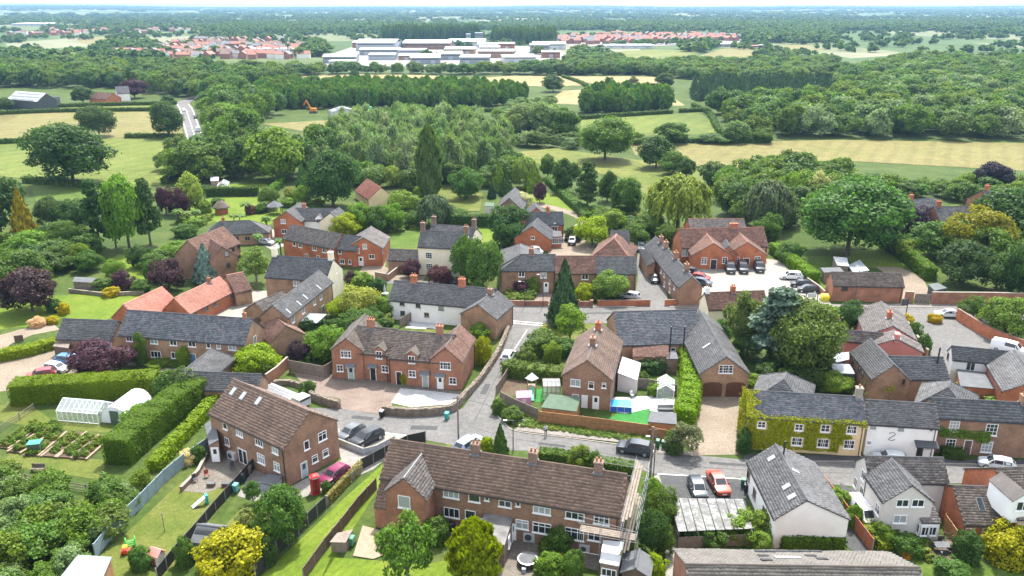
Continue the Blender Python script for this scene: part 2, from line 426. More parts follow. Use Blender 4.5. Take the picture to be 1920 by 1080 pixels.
# ------------------------------------------------------------------ roofs of single tiles
def tile_field(corners,wid,hgt,thick=0.03,jit=0.012):
    """tiles laid in courses over a planar roof face; corners in world, first two along the eave"""
    c = [Vector(p) for p in corners]
    n = (c[1] - c[0]).cross(c[-1] - c[0]).normalized()
    if n.z < 0: n = -n
    u = Vector((-n.y,n.x,0)).normalized(); v = n.cross(u)
    if v.z < 0: v = -v; u = -u
    o = c[0]; q = np.array([((p - o).dot(u),(p - o).dot(v)) for p in c])
    u0,u1,v0,v1 = q[:,0].min(),q[:,0].max(),q[:,1].min(),q[:,1].max()
    nv = max(1,int(round((v1 - v0) / hgt))); h = (v1 - v0) / nv
    nu = max(1,int(round((u1 - u0) / wid))); w_ = (u1 - u0) / nu
    jj,ii = np.meshgrid(np.arange(nu + 1),np.arange(nv))
    cu = u0 + (jj + 0.5 * (ii % 2) ) * w_; cv = v0 + (ii + 0.5) * h
    cu = cu.ravel(); cv = cv.ravel()
    inside = np.zeros(len(cu),bool); j = len(q) - 1
    for i in range(len(q)):
        xi,yi,xj,yj = q[i,0],q[i,1],q[j,0],q[j,1]
        if abs(yj - yi) > 1e-9:
            inside ^= ((yi > cv) != (yj > cv)) & (cu < (xj - xi) * (cv - yi) / (yj - yi) + xi)
        j = i
    cu = cu[inside]; cv = cv[inside]; k = len(cu)
    if k == 0: return None
    U,V_,Nn,O = (np.array(x) for x in (u,v,n,o))
    g = w_ * 0.47; ph = rng.uniform(0,6.28,3); sag = 0.035 + 0.02 * np.sin(cu * 0.8 + ph[0]) + 0.012 * np.sin(cu * 2.1 + cv * 0.9 + ph[1]); lo = thick + sag + rng.normal(0,jit,k).clip(-0.02,0.05); du = rng.normal(0,jit * 0.6,k)
    # left and right ends are clipped to the face so verges stay straight
    a = np.clip(cu - g + du,u0,u1); b_ = np.clip(cu + g + du,u0,u1)
    def pt(x,y,z): return O + x[:,None] * U + y[:,None] * V_ + z[:,None] * Nn
    yb = cv - h * 0.5 - 0.02; yt = cv + h * 0.52
    zt = 0.006 + sag
    p0 = pt(a,yb,lo); p1 = pt(b_,yb,lo); p2 = pt(b_,yt,zt); p3 = pt(a,yt,zt)
    p4 = pt(a,yb,lo * 0 - 0.005); p5 = pt(b_,yb,lo * 0 - 0.005)
    verts = np.stack([p0,p1,p2,p3,p4,p5],1).reshape(-1,3)
    base = (np.arange(k) * 6)[:,None]
    f1 = base + np.array([0,1,2,3]); f2 = base + np.array([4,5,1,0])
    return verts,np.concatenate([f1,f2],0),np.tile(rng.random(k),2)
def quads_mesh(name,verts,faces,mat,rnd=None):
    me = bpy.data.meshes.new(name)
    nf = len(faces); k = faces.shape[1]
    me.vertices.add(len(verts)); me.vertices.foreach_set('co',np.asarray(verts,dtype=np.float32).ravel())
    me.loops.add(nf * k); me.loops.foreach_set('vertex_index',faces.ravel().astype(np.int32))
    me.polygons.add(nf)
    me.polygons.foreach_set('loop_start',np.arange(0,nf * k,k,dtype=np.int32))
    try: me.polygons.foreach_set('loop_total',np.full(nf,k,dtype=np.int32))
    except Exception: pass
    if rnd is not None:
        a = me.attributes.new('rnd','FLOAT','FACE'); a.data.foreach_set('value',np.asarray(rnd,dtype=np.float32))
    me.materials.append(MATS[mat]); me.update(calc_edges=True)
    return me
def tiles_part(parent,fields,mat,name='roof_tiles'):
    fields = [f for f in fields if f is not None]
    if not fields: return
    off = 0; V_ = []; F = []; Rn = []
    for v,f,r in fields: V_.append(v); F.append(f + off); Rn.append(r); off += len(v)
    o = np.array(world_loc(parent))
    me = quads_mesh(name,np.concatenate(V_) - o,np.concatenate(F),mat,np.concatenate(Rn))
    ob = obj(name,me,parent); ob['kind'] = 'stuff'; return ob

# ------------------------------------------------------------------ windows and doors (shared meshes)
WCACHE = {}
def window_meshes(w_,h_,style,frame='white_paint'):
    key = (round(w_,1),round(h_,1),style,frame)
    if key in WCACHE: return WCACHE[key]
    w_,h_ = max(key[0],0.4),max(key[1],0.4); X,Y = Vector((1,0,0)),Vector((0,1,0))
    mb = MB(); t = 0.075; d = 0.09; yc = -0.025
    def bx(cx,cz,sx,sz,dep=d,y=yc): mb.box((cx,y,cz - sz / 2),X,Y,sx,dep,sz)
    bx(-w_ / 2 + t / 2,0,t,h_); bx(w_ / 2 - t / 2,0,t,h_)
    bx(0,h_ / 2 - t / 2,w_ - 2 * t,t); bx(0,-h_ / 2 + t / 2,w_ - 2 * t,t)
    bx(0,-h_ / 2 - 0.045,w_ + 0.16,0.08,0.2,-0.06)                 # sill
    if style.startswith('c'):
        n = int(style[1]) if len(style) > 1 and style[1].isdigit() else 2
        for k in range(1,n): bx(-w_ / 2 + w_ * k / n,0,0.06,h_ - 2 * t)
    if 'b' in style:                                                      # glazing bars
        n = max(2,int(round(w_ / 0.45))); 
        for k in range(1,n): bx(-w_ / 2 + w_ * k / n,0,0.04,h_ - 2 * t,0.05)
        for k in range(1,max(2,int(round(h_ / 0.5)))): bx(0,-h_ / 2 + h_ * k / max(2,int(round(h_ / 0.5))),w_ - 2 * t,0.04,0.045)
    if 't' in style: bx(0,h_ * 0.18,w_ - 2 * t,0.06,0.085)            # top light
    fm = mb.mesh('window',frame)
    g = MB(); g.box((0,-0.002,-h_ / 2 + t * 0.6),X,Y,w_ - t * 1.1,0.03,h_ - t * 1.2)
    gm = g.mesh('pane','blind_glass' if 'w' in style else 'glass')
    WCACHE[key] = (fm,gm); return WCACHE[key]
def door_meshes(w_,h_,mat,style=''):
    key = ('door',round(w_,1),round(h_,1),mat,style)
    if key in WCACHE: return WCACHE[key]
    X,Y = Vector((1,0,0)),Vector((0,1,0)); mb = MB()
    fr = 'white_paint'
    mb.box((0,-0.03,-h_ / 2),X,Y,w_ - 0.16,0.05,h_ - 0.08,0)
    for sx in (-1,1): mb.box((sx * (w_ / 2 - 0.04),-0.03,-h_ / 2),X,Y,0.08,0.1,h_,1)
    mb.box((0,-0.03,h_ / 2 - 0.08),X,Y,w_ - 0.17,0.1,0.08,1)
    me = mb.mesh('door',[mat,fr])
    g = MB()
    if 'p' in style:
        n = 2
        for k in range(n): g.box((-w_ / 4 + k * w_ / 2,-0.04,-h_ / 2 + 0.12),X,Y,w_ / 2 - 0.16,0.05,h_ - 0.28)
        gm = g.mesh('pane','glass')
    elif 'g' in style:
        g.box((0,-0.04,h_ * 0.05),X,Y,w_ * 0.45,0.05,h_ * 0.33); gm = g.mesh('pane','glass')
    else:
        g.box((w_ * 0.30,-0.05,-0.1),X,Y,0.05,0.09,0.16); gm = g.mesh('handle','galvanised')
    WCACHE[key] = (me,gm); return WCACHE[key]

# ------------------------------------------------------------------ gabled building blocks
class Block:
    """walls and pitched roof of one wing; A, B are the photo spots of its ridge ends at height H"""
    def __init__(s,root,A,B,H,he,E=None,W=None,wall='brick_red',roof='slate',hipA=0.0,hipB=0.0,Wb=None,
                 tile=(0.34,0.30),over=0.22,base=0.0,verge=0.12,ridge='slate_dark',gutter=True,back=None,world=False,noA=False,noB=False):
        s.root = root
        if E is not None and not world:
            # settle the ridge height so that ridge and eave, both seen in the photo, give a plain roof pitch
            def pitch_of(h):
                a_,b2,e_ = P(A[0],A[1],h),P(B[0],B[1],h),P(E[0],E[1],he); a_.z = b2.z = e_.z = 0
                u_ = (b2 - a_).normalized(); n_ = Vector((-u_.y,u_.x,0)); d_ = (e_ - a_).dot(n_) * (1 if n_.dot(-a_) > 0 else -1)
                if abs(u_.x) < 0.85: d_ = abs(d_)
                return math.degrees(math.atan2(h - he,d_)) if d_ > 0 else 90
            tgt = 41 if pitch_of(H) > 44 else (33 if pitch_of(H) < 31 else None)
            if tgt:
                lo_,hi_ = he + 0.3,he + 9.0
                for _ in range(40):
                    md_ = (lo_ + hi_) / 2
                    if pitch_of(md_) > tgt: hi_ = md_
                    else: lo_ = md_
                H = lo_
        s.H,s.he = H,he
        a = Vector(A) if world else P(A[0],A[1],H); b_ = Vector(B) if world else P(B[0],B[1],H)
        a.z = b_.z = 0; s.a,s.b = a,b_
        s.ux = (b_ - a).normalized(); n = Vector((-s.ux.y,s.ux.x,0))
        if n.dot(Vector((0,0,0)) - (a + b_) / 2) < 0: n = -n
        s.uy = n                                                   # towards the camera
        if E is not None:
            e = P(E[0],E[1],he); e.z = 0; wf = abs((e - a).dot(n))
        else: wf = W / 2
        s.wf = wf; s.wb = Wb if Wb is not None else wf
        A0,B0 = a - s.ux * hipA,b_ + s.ux * hipB
        s.A0,s.B0 = A0,B0; s.L = (B0 - A0).length
        F,K = s.uy * s.wf,s.uy * (-s.wb)
        z = lambda p,h: Vector((p.x,p.y,h))
        mb = MB()
        ext = 0.0
        # walls
        c = [A0 + F,B0 + F,B0 + K,A0 + K]
        hw = he - 0.02
        mb.poly([z(c[0],base),z(c[1],base),z(c[1],hw),z(c[0],hw)])
        mb.poly([z(c[2],base),z(c[3],base),z(c[3],hw),z(c[2],hw)])
        if hipA: mb.poly([z(c[3],base),z(c[0],base),z(c[0],hw),z(c[3],hw)])
        else: mb.poly([z(c[3],base),z(c[0],base),z(c[0],hw),z(a,H - 0.03),z(c[3],hw)])
        if hipB: mb.poly([z(c[1],base),z(c[2],base),z(c[2],hw),z(c[1],hw)])
        else: mb.poly([z(c[1],base),z(c[2],base),z(c[2],hw),z(b_,H - 0.03),z(c[1],hw)])
        s.wallpart = mb.build('wall',wall,root)
        # roof slabs
        va = 0 if hipA else verge; vb = 0 if hipB else verge
        def drop(wd): return over * (H - he) / wd
        eF,eK = s.uy * (s.wf + over),-s.uy * (s.wb + over)
        zF,zK = he - drop(s.wf),he - drop(s.wb)
        oA = s.ux * (over if hipA else va); oB = s.ux * (over if hipB else vb)
        ra = z(a if hipA else a - s.ux * va,H); rb = z(b_ if hipB else b_ + s.ux * vb,H)
        fA,fB = z(A0 - oA + eF,zF),z(B0 + oB + eF,zF)
        kA,kB = z(A0 - oA + eK,zK),z(B0 + oB + eK,zK)
        s.rf = [fA,fB,rb,ra]; s.rk = [kB,kA,ra,rb]
        rm = MB(); th = UP * 0.10
        faces = [[fA,fB,rb,ra],[kB,kA,ra,rb]]
        if hipA: faces.append([kA,fA,ra])
        if hipB: faces.append([fB,kB,rb])
        for f in faces: rm.prism([p - th * 0.2 for p in f],[p + th for p in f])
        s.roof = rm.build('roof',roof,root)
        tf = [tile_field([p + th + UP * 0.005 for p in f],tile[0],tile[1]) for f in faces]
        tiles_part(s.roof,tf,roof)
        # ridge and hip caps
        cm = MB(); segs = [(ra,rb)]
        if hipA: segs += [(ra,fA),(ra,kA)]
        if hipB: segs += [(rb,fB),(rb,kB)]
        for p,q in segs: cm.bar(p + UP * 0.13,q + UP * 0.13,0.11,n=6)
        cm.build('ridge_cap',ridge,s.roof)
        if gutter:
            gm = MB(); gm.bar(fA + s.uy * 0.05 - UP * 0.02,fB + s.uy * 0.05 - UP * 0.02,0.065,n=5)
            if s.L > 5: gm.bar(z(c[1] - s.ux * 0.3 + s.uy * 0.07,base + 0.05),z(c[1] - s.ux * 0.3 + s.uy * 0.07,he - 0.1),0.05,n=5)
            gm.build('gutter','black_plastic',root)
    def face(s,k):
        """point on a wall face, outward normal, and its half length and centre"""
        if k == 'F': return (s.A0 + s.B0) / 2 + s.uy * s.wf,s.uy,s.ux,s.L / 2
        if k == 'K': return (s.A0 + s.B0) / 2 - s.uy * s.wb,-s.uy,s.ux,s.L / 2
        m = s.uy * ((s.wf - s.wb) / 2); hl = (s.wf + s.wb) / 2
        if k == 'A': return s.A0 + m,-s.ux,s.uy,hl
        return s.B0 + m,s.ux,s.uy,hl
    def spot(s,k,px,py,w_,h_,clampz=True,floor=None):
        p0,n,u,hl = s.face(k)
        q = on_plane(px,py,p0,n)
        x = max(-hl + w_ / 2 + 0.12,min(hl - w_ / 2 - 0.12,(q - p0).dot(u)))
        z = q.z
        if k in 'FK': z = min(z,s.he - h_ / 2 - 0.08)
        z = max(z,h_ / 2 + 0.02)
        if floor is not None: z = floor + h_ / 2
        return p0 + u * x + UP * z,math.atan2(n.y,n.x) + math.pi / 2
    def win(s,k,px,py,w_=1.2,h_=1.1,style='c2',lintel=None,frame='white_paint'):
        p,a = s.spot(k,px,py,w_,h_)
        if 'w' not in style and random.random() < 0.16: style += 'w'          # some have blinds drawn
        fm,gm = window_meshes(w_,h_,style,frame)
        o = obj('window',fm,s.root,p - s.root.location,a); obj('pane',gm,o)
        if lintel:
            key = ('lintel',round(w_,1),lintel)
            if key not in WCACHE:
                mb = MB(); mb.box((0,-0.01,0),Vector((1,0,0)),Vector((0,1,0)),w_ + 0.25,0.05,0.18); WCACHE[key] = mb.mesh('lintel',lintel)
            obj('lintel',WCACHE[key],o,(0,0,h_ / 2 + 0.01))
        return o
    def wins(s,k,lst,w_=1.2,h_=1.1,style='c2',lintel=None,frame='white_paint'):
        for t_ in lst:
            s.win(k,t_[0],t_[1],t_[2] if len(t_) > 2 else w_,t_[3] if len(t_) > 3 else h_,t_[4] if len(t_) > 4 else style,lintel,frame)
    def door(s,k,px,py,w_=0.95,h_=2.1,mat='white_paint',style='',canopy=False,label=None):
        p,a = s.spot(k,px,py,w_,h_,floor=0.03)
        dm,gm = door_meshes(w_,h_,mat,style)
        o = obj('door',dm,s.root,p - s.root.location,a); obj(gm.name.split('.')[0],gm,o)
        if label: o['label'] = label
        if canopy:
            if 'canopy' not in WCACHE:
                mb = MB(); mb.prism([(-0.8,-0.6,0),(0.8,-0.6,0),(0.8,0.02,0),(-0.8,0.02,0)],[(-0.75,-0.55,0.12),(0.75,-0.55,0.12),(0.75,0.02,0.42),(-0.75,0.02,0.42)])
                for sx in (-0.62,0.62): mb.box((sx,-0.2,-0.35),Vector((1,0,0)),Vector((0,1,0)),0.07,0.38,0.35,1)
                WCACHE['canopy'] = mb.mesh('canopy',['lead','white_paint'])
            obj('canopy',WCACHE['canopy'],o,(0,0,h_ / 2 + 0.12))
        return o
    def roof_z(s,p):
        d = (p - s.a).dot(s.uy); wd = s.wf if d > 0 else s.wb
        return s.H - (s.H - s.he) * abs(d) / wd
    def chimney(s,px,py,h=1.5,w_=0.7,l_=0.9,pots=2,wall='brick_red',snap=True,at=None):
        p = P(px,py,s.H + h * 0.5); p.z = 0
        t = (p - s.a).dot(s.ux); d = (p - s.a).dot(s.uy)
        t = max(0.35,min((s.b - s.a).length - 0.35,t))
        if snap: d = 0
        q = s.a + s.ux * t + s.uy * d; zb = s.roof_z(q) - 0.6
        top = (s.H if snap else s.roof_z(q)) + h
        mb = MB(); mb.box((q.x,q.y,zb),s.ux,s.uy,l_,w_,top - zb - 0.2)
        mb.box((q.x,q.y,top - 0.2),s.ux,s.uy,l_ + 0.12,w_ + 0.12,0.12); mb.box((q.x,q.y,top - 0.08),s.ux,s.uy,l_,w_,0.06)
        ch = mb.build('chimney',wall,s.root)
        fl = MB(); fl.box((q.x,q.y,zb + 0.45),s.ux,s.uy,l_ + 0.1,w_ + 0.5,0.18)
        fl.build('flashing','lead',ch)
        for k in range(pots):
            c = q + s.ux * ((k - (pots - 1) / 2) * l_ / max(1,pots) * 0.95)
            pm = MB(); pm.lathe((c.x,c.y,top - 0.03),[(0.12,0),(0.10,0.32),(0.12,0.35),(0.11,0.40),(0.07,0.40)],8)
            pm.build('chimney_pot','pot_clay',ch)
    def skylight(s,px,py,w_=0.7,h_=1.1,side='F',mat='blind_glass'):
        n_ = s.uy if side == 'F' else -s.uy; wd = s.wf if side == 'F' else s.wb
        nn = (n_ * (s.H - s.he) + UP * wd).normalized()
        p0 = Vector((s.a.x,s.a.y,s.H + 0.12))
        q = on_plane(px,py,p0,nn); vv = nn.cross(s.ux).normalized()
        mb = MB(); mb.box(q,s.ux,vv,w_,h_,0.10,0,uz=nn)
        o = mb.build('skylight','lead',s.root)
        g = MB(); g.box(q + nn * 0.09,s.ux,vv,w_ - 0.16,h_ - 0.16,0.04,0,uz=nn); g.build('pane',mat,o)
    def dormer(s,px,py,w_=1.0,h_=1.25,wall='brick_red',roof='tile_moss',style='c2b',rise=0.65,keep=0.45):
        """gabled half-dormer rising from the front wall, window at the photo spot"""
        p0,n,u,hl = s.face('F'); q = on_plane(px,py,p0,n)
        x = (q - p0).dot(u); c = p0 + u * x + n * 0.03; hw = w_ / 2 + 0.38
        zt = q.z + h_ / 2 + 0.10; zp = zt + rise; dep = s.wf * 0.85
        z = lambda p,h: Vector((p.x,p.y,h))
        l,r_,zb = c - u * hw,c + u * hw,s.he - 0.5
        mb = MB(); bk = -n * dep
        mb.prism([z(l,zb),z(r_,zb),z(r_,zt),z(c,zp),z(l,zt)],[z(l + bk,zb),z(r_ + bk,zb),z(r_ + bk,zt),z(c + bk,zp),z(l + bk,zt)])
        d = mb.build('dormer',wall,s.root)
        rm = MB(); e = 0.16; fs = []
        for sg,pp in ((-1,l),(1,r_)):
            lo = z(pp + u * (sg * e) + n * 0.12,zt - e * rise / hw); lo2 = z(pp + u * (sg * e) + bk,zt - e * rise / hw)
            tp = z(c + n * 0.12,zp); tp2 = z(c + bk,zp)
            f = [lo,lo2,tp2,tp]; rm.prism([p + UP * 0.01 for p in f],[p + UP * 0.1 for p in f]); fs.append(tile_field([p + UP * 0.105 for p in f],0.3,0.26))
        ro = rm.build('dormer_roof',roof,d)
        fm,gm = window_meshes(w_,h_,style)
        a = math.atan2(n.y,n.x) + math.pi / 2
        o = obj('window',fm,s.root,z(c,q.z) + n * 0.02 - s.root.location,a); obj('pane',gm,o)

def house(name,label,px,py,cat='house',group=None):
    g = P(px,py,0)
    return thing(name,label,cat,g,group=group)

def quad_build(root,corners,wall,roof,base=0.0,thick=0.12,over=0.12,tiles=None,wall_name='wall',roof_name='roof'):
    """low building or lean-to from its four roof corners: (photo x, y, height)"""
    c = [P(x,y,z) for x,y,z in corners]
    cen = sum(c,Vector()) / 4
    if wall:
        mb = MB(); inn = [p + (Vector((cen.x,cen.y,p.z)) - p).normalized() * over for p in c]
        mb.prism([Vector((p.x,p.y,base)) for p in inn],[p - UP * 0.02 for p in inn]); mb.build(wall_name,wall,root)
    rm = MB(); rm.prism([p for p in c],[p + UP * thick for p in c])
    ro = rm.build(roof_name,roof,root)
    if tiles: tiles_part(ro,[tile_field([p + UP * (thick + 0.005) for p in c],*tiles)],roof)
    return c,ro
def face_win(root,p1,p2,fr,z,w_,h_,style='c2',door=None):
    """window or door on the vertical face between two world points (outside is on the camera side)"""
    d = (p2 - p1); d.z = 0; L = d.length; d.normalize(); n = Vector((-d.y,d.x,0))
    if n.dot(-p1) < 0: n = -n
    p = p1 + d * (L * fr); p = Vector((p.x,p.y,z))
    a = math.atan2(n.y,n.x) + math.pi / 2
    if door:
        dm,gm = door_meshes(w_,h_,door,style); o = obj('door',dm,root,p - root.location,a); obj(gm.name.split('.')[0],gm,o)
    else:
        fm,gm = window_meshes(w_,h_,style); o = obj('window',fm,root,p - root.location,a); obj('pane',gm,o)
    return o

# ------------------------------------------------------------------ fences, walls, hedges
def fence(name,label,pts,h=1.8,span=1.83,mat='wood_brown',post='wood_grey',cat='fence',ph=0.1,thick=0.05,gap=0.0,rails=None,world=False):
    w_ = [Vector(p) for p in pts] if world else [P(x,y) for x,y in pts]
    root = thing(name,label,cat,w_[0])
    for i in range(len(w_) - 1):
        a,b_ = w_[i],w_[i + 1]; L = (b_ - a).length; n = max(1,int(round(L / span))); d = (b_ - a) / n; u = d.normalized(); v = Vector((-u.y,u.x,0)); sl = d.length
        key = ('fp',round(sl,2),h,mat,thick,rails)
        if key not in WCACHE:
            mb = MB(); X,Y = Vector((1,0,0)),Vector((0,1,0))
            if rails:
                for k in range(rails): mb.box((sl / 2,0,h * (k + 0.6) / rails),X,Y,sl,0.05,0.10)
            else:
                nb = max(6,int(sl / 0.15)); bw = (sl - 0.1) / nb
                for k in range(nb): mb.box((0.05 + (k + 0.5) * bw,0.01 * (k % 2),0.06),X,Y,bw * 0.98,thick * 0.6,h - 0.1 - 0.012 * (k % 3))
                mb.box((sl / 2,0.0,h - 0.05),X,Y,sl - 0.1,thick * 1.6,0.05)
            WCACHE[key] = mb.mesh('panel',mat)
        pk = ('post',h,post)
        if pk not in WCACHE:
            mb = MB(); mb.box((0,0,0),Vector((1,0,0)),Vector((0,1,0)),0.1,0.1,h + ph); WCACHE[pk] = mb.mesh('post',post)
        ang = math.atan2(u.y,u.x)
        for k in range(n):
            obj('rail' if rails else 'panel',WCACHE[key],root,a + d * k - root.location,ang)
            obj('post',WCACHE[pk],root,a + d * k - root.location,ang)
        if i == len(w_) - 2: obj('post',WCACHE[pk],root,b_ - root.location,ang)
    return root
def wall_run(name,label,pts,h=1.5,t=0.25,mat='brick_red',cop='stone_trim',cat='wall',piers=False,smooth=False):
    w_ = [P(x,y) for x,y in pts]
    if smooth: w_ = smooth_line(w_,5)
    root = thing(name,label,cat,w_[0]); mb = MB(); cm = MB()
    hs = h if isinstance(h,(list,tuple)) else [h] * len(w_)
    L = []; Rr = []
    for i,p in enumerate(w_):
        d = w_[min(i + 1,len(w_) - 1)] - w_[max(i - 1,0)]; d.normalize(); n = Vector((-d.y,d.x,0)); L.append(n)
    for i in range(len(w_) - 1):
        a,b_ = w_[i],w_[i + 1]; na,nb = L[i],L[i + 1]
        q = [a + na * t / 2,a - na * t / 2,b_ - nb * t / 2,b_ + nb * t / 2]; zz = [hs[i],hs[i],hs[i + 1],hs[i + 1]]
        mb.prism(q,[p + UP * z_ for p,z_ in zip(q,zz)])
        q2 = [a + na * (t / 2 + 0.04),a - na * (t / 2 + 0.04),b_ - nb * (t / 2 + 0.04),b_ + nb * (t / 2 + 0.04)]
        cm.prism([p + UP * (z_ + 0.003) for p,z_ in zip(q2,zz)],[p + UP * (z_ + 0.09) for p,z_ in zip(q2,zz)])
    mb.build('wall_body',mat,root); cm.build('coping',cop,root)
    if piers:
        for p,hh in ((w_[0],hs[0]),(w_[-1],hs[-1])):
            pm = MB(); pm.box(p,Vector((1,0,0)),Vector((0,1,0)),0.5,0.5,hh + 0.25); pm.box(p + UP * (hh + 0.25),Vector((1,0,0)),Vector((0,1,0)),0.6,0.6,0.1); pm.build('pier',mat,root)
    return root
def stone_wall(label,pts,h=0.9,t=0.45,seed=3):
    """rubble wall: every stone its own lump, too small to pick apart"""
    r = random.Random(seed); w_ = smooth_line([P(x,y) for x,y in pts],5)
    root = thing('stone_wall',label,'wall',w_[0]); core = MB(); st = MB()
    for i in range(len(w_) - 1):
        a,b_ = w_[i],w_[i + 1]; d = (b_ - a); L = d.length; d.normalize(); n = Vector((-d.y,d.x,0))
        core.box((a + b_) / 2,d,n,L + 0.1,t * 0.8,h * 0.93)
        for side in (-1,1):
            z = 0.0
            while z < h:
                hh = r.uniform(0.10,0.2); x = r.uniform(-0.1,0)
                while x < L:
                    ww = r.uniform(0.18,0.42); c = a + d * (x + ww / 2) + n * (side * (t / 2 - 0.05 + r.uniform(-0.03,0.06))) + UP * (z)
                    st.box(c,(d + n * r.uniform(-0.12,0.12)).normalized(),n,ww * 0.93,r.uniform(0.12,0.2),hh * 0.9); x += ww
                z += hh
        x = 0
        while x < L:
            ww = r.uniform(0.10,0.2); st.box(a + d * x + UP * (h * 0.93),d,n,ww * 0.85,t * r.uniform(0.8,1.05),r.uniform(0.08,0.24)); x += ww
    core.build('core','stone',root); s_ = st.build('stones','stone',root,fix=False); s_['kind'] = 'stuff'
    return root

def leaf_quads(pts,nrm,size,jit=0.6,droop=0.0,elong=1.0):
    """one leaf-spray quad per point, facing roughly along nrm"""
    k = len(pts); r = rng.normal(0,jit,(k,3)); n = nrm + r
    n /= np.linalg.norm(n,axis=1)[:,None] + 1e-9
    t = rng.normal(0,1,(k,3)); 
    if droop: t = t * (1 - droop) + np.array([0,0,-1.0]) * droop
    u = np.cross(n,t); u /= np.linalg.norm(u,axis=1)[:,None] + 1e-9
    v = np.cross(n,u)
    s_ = size * rng.uniform(0.6,1.35,k)[:,None] * 0.5
    a,b_ = u * s_,v * s_ * elong
    q = np.stack([pts - a * 0.9 - b_ * 0.5,pts + a * 0.15 - b_ * 1.0,pts + a * 1.0 + b_ * 0.4,pts - a * 0.1 + b_ * 1.0],1).reshape(-1,3)
    return q,np.arange(k * 4).reshape(-1,4)
def hedge(label,pts,h=1.8,w_=1.2,color=(0.06,0.11,0.02),leaf=0.20,dens=26,rough=0.10,px=True,round_top=0.25,name='hedge',group=None,cat='hedge',hs=None):
    q = [P(x,y) for x,y in pts] if px else [Vector(p) for p in pts]
    q = smooth_line(q,3) if len(q) > 2 else q
    P_ = []; N_ = []; core = MB(); o0 = q[0]
    for i in range(len(q) - 1):
        a,b_ = q[i],q[i + 1]; d = b_ - a; L = d.length; d.normalize(); n = Vector((-d.y,d.x,0))
        core.box((a + b_) / 2,d,n,L + w_ * 0.3,w_ * 0.86,h * 0.93)
        ends = [1 if i == 0 else 0,1 if i == len(q) - 2 else 0]
        # sides
        for sd in (-1,1):
            k = int(L * h * dens); x = rng.uniform(-w_ * 0.2,L + w_ * 0.2,k); z = rng.uniform(0,h,k)
            shape = (w_ / 2) * (1 - round_top * np.clip((z / h - 0.75) / 0.25,0,1) ** 2) + rng.normal(0,rough,k) + 0.10 * np.sin(x * 1.7 + i) * np.sin(z * 2.1 + i)
            pp = np.array(a)[None] + x[:,None] * np.array(d) + (sd * shape)[:,None] * np.array(n) + z[:,None] * np.array(UP)
            P_.append(pp); N_.append(np.tile(np.array(n) * sd + np.array([0,0,0.25]),(k,1)))
        k = int(L * w_ * dens * 1.2) + 1; x = rng.uniform(-w_ * 0.2,L + w_ * 0.2,k); y = rng.uniform(-w_ / 2,w_ / 2,k)
        z = h * (1 - 0.08 * round_top * 4 * (np.abs(y) / (w_ / 2)) ** 3) + rng.normal(0,rough * 0.8,k) + 0.09 * np.sin(x * 0.9 + i) + 0.06 * np.sin(x * 2.3 + 2 * i) * np.sin(y * 2 + i)
        P_.append(np.array(a)[None] + x[:,None] * np.array(d) + y[:,None] * np.array(n) + z[:,None] * np.array(UP)); N_.append(np.tile([0,0,1.0],(k,1)))
        for e,sg,base in ((ends[0],-1,a),(ends[1],1,b_)):
            if e:
                k = int(w_ * h * dens) + 1; y = rng.uniform(-w_ / 2,w_ / 2,k); z = rng.uniform(0,h,k)
                P_.append(np.array(base)[None] + (sg * w_ * 0.2 + rng.normal(0,rough,k))[:,None] * np.array(d) + y[:,None] * np.array(n) + z[:,None] * np.array(UP)); N_.append(np.tile(np.array(d) * sg,(k,1)))
    pts_ = np.concatenate(P_); nr = np.concatenate(N_)
    v,f = leaf_quads(pts_,nr,leaf,0.5)
    root = thing(name,label,cat,o0,group=group)
    me = quads_mesh('foliage',v - np.array(o0),f,'leaf',rng.random(len(f)))
    color = tuple(c_ * 0.82 for c_ in color); obj('foliage',me,root,color=color)
    co = core.build('branches','leaf',root,fix=True); co.color = (*color,1); add_rnd(co.data,0.2,0.5)
    return root
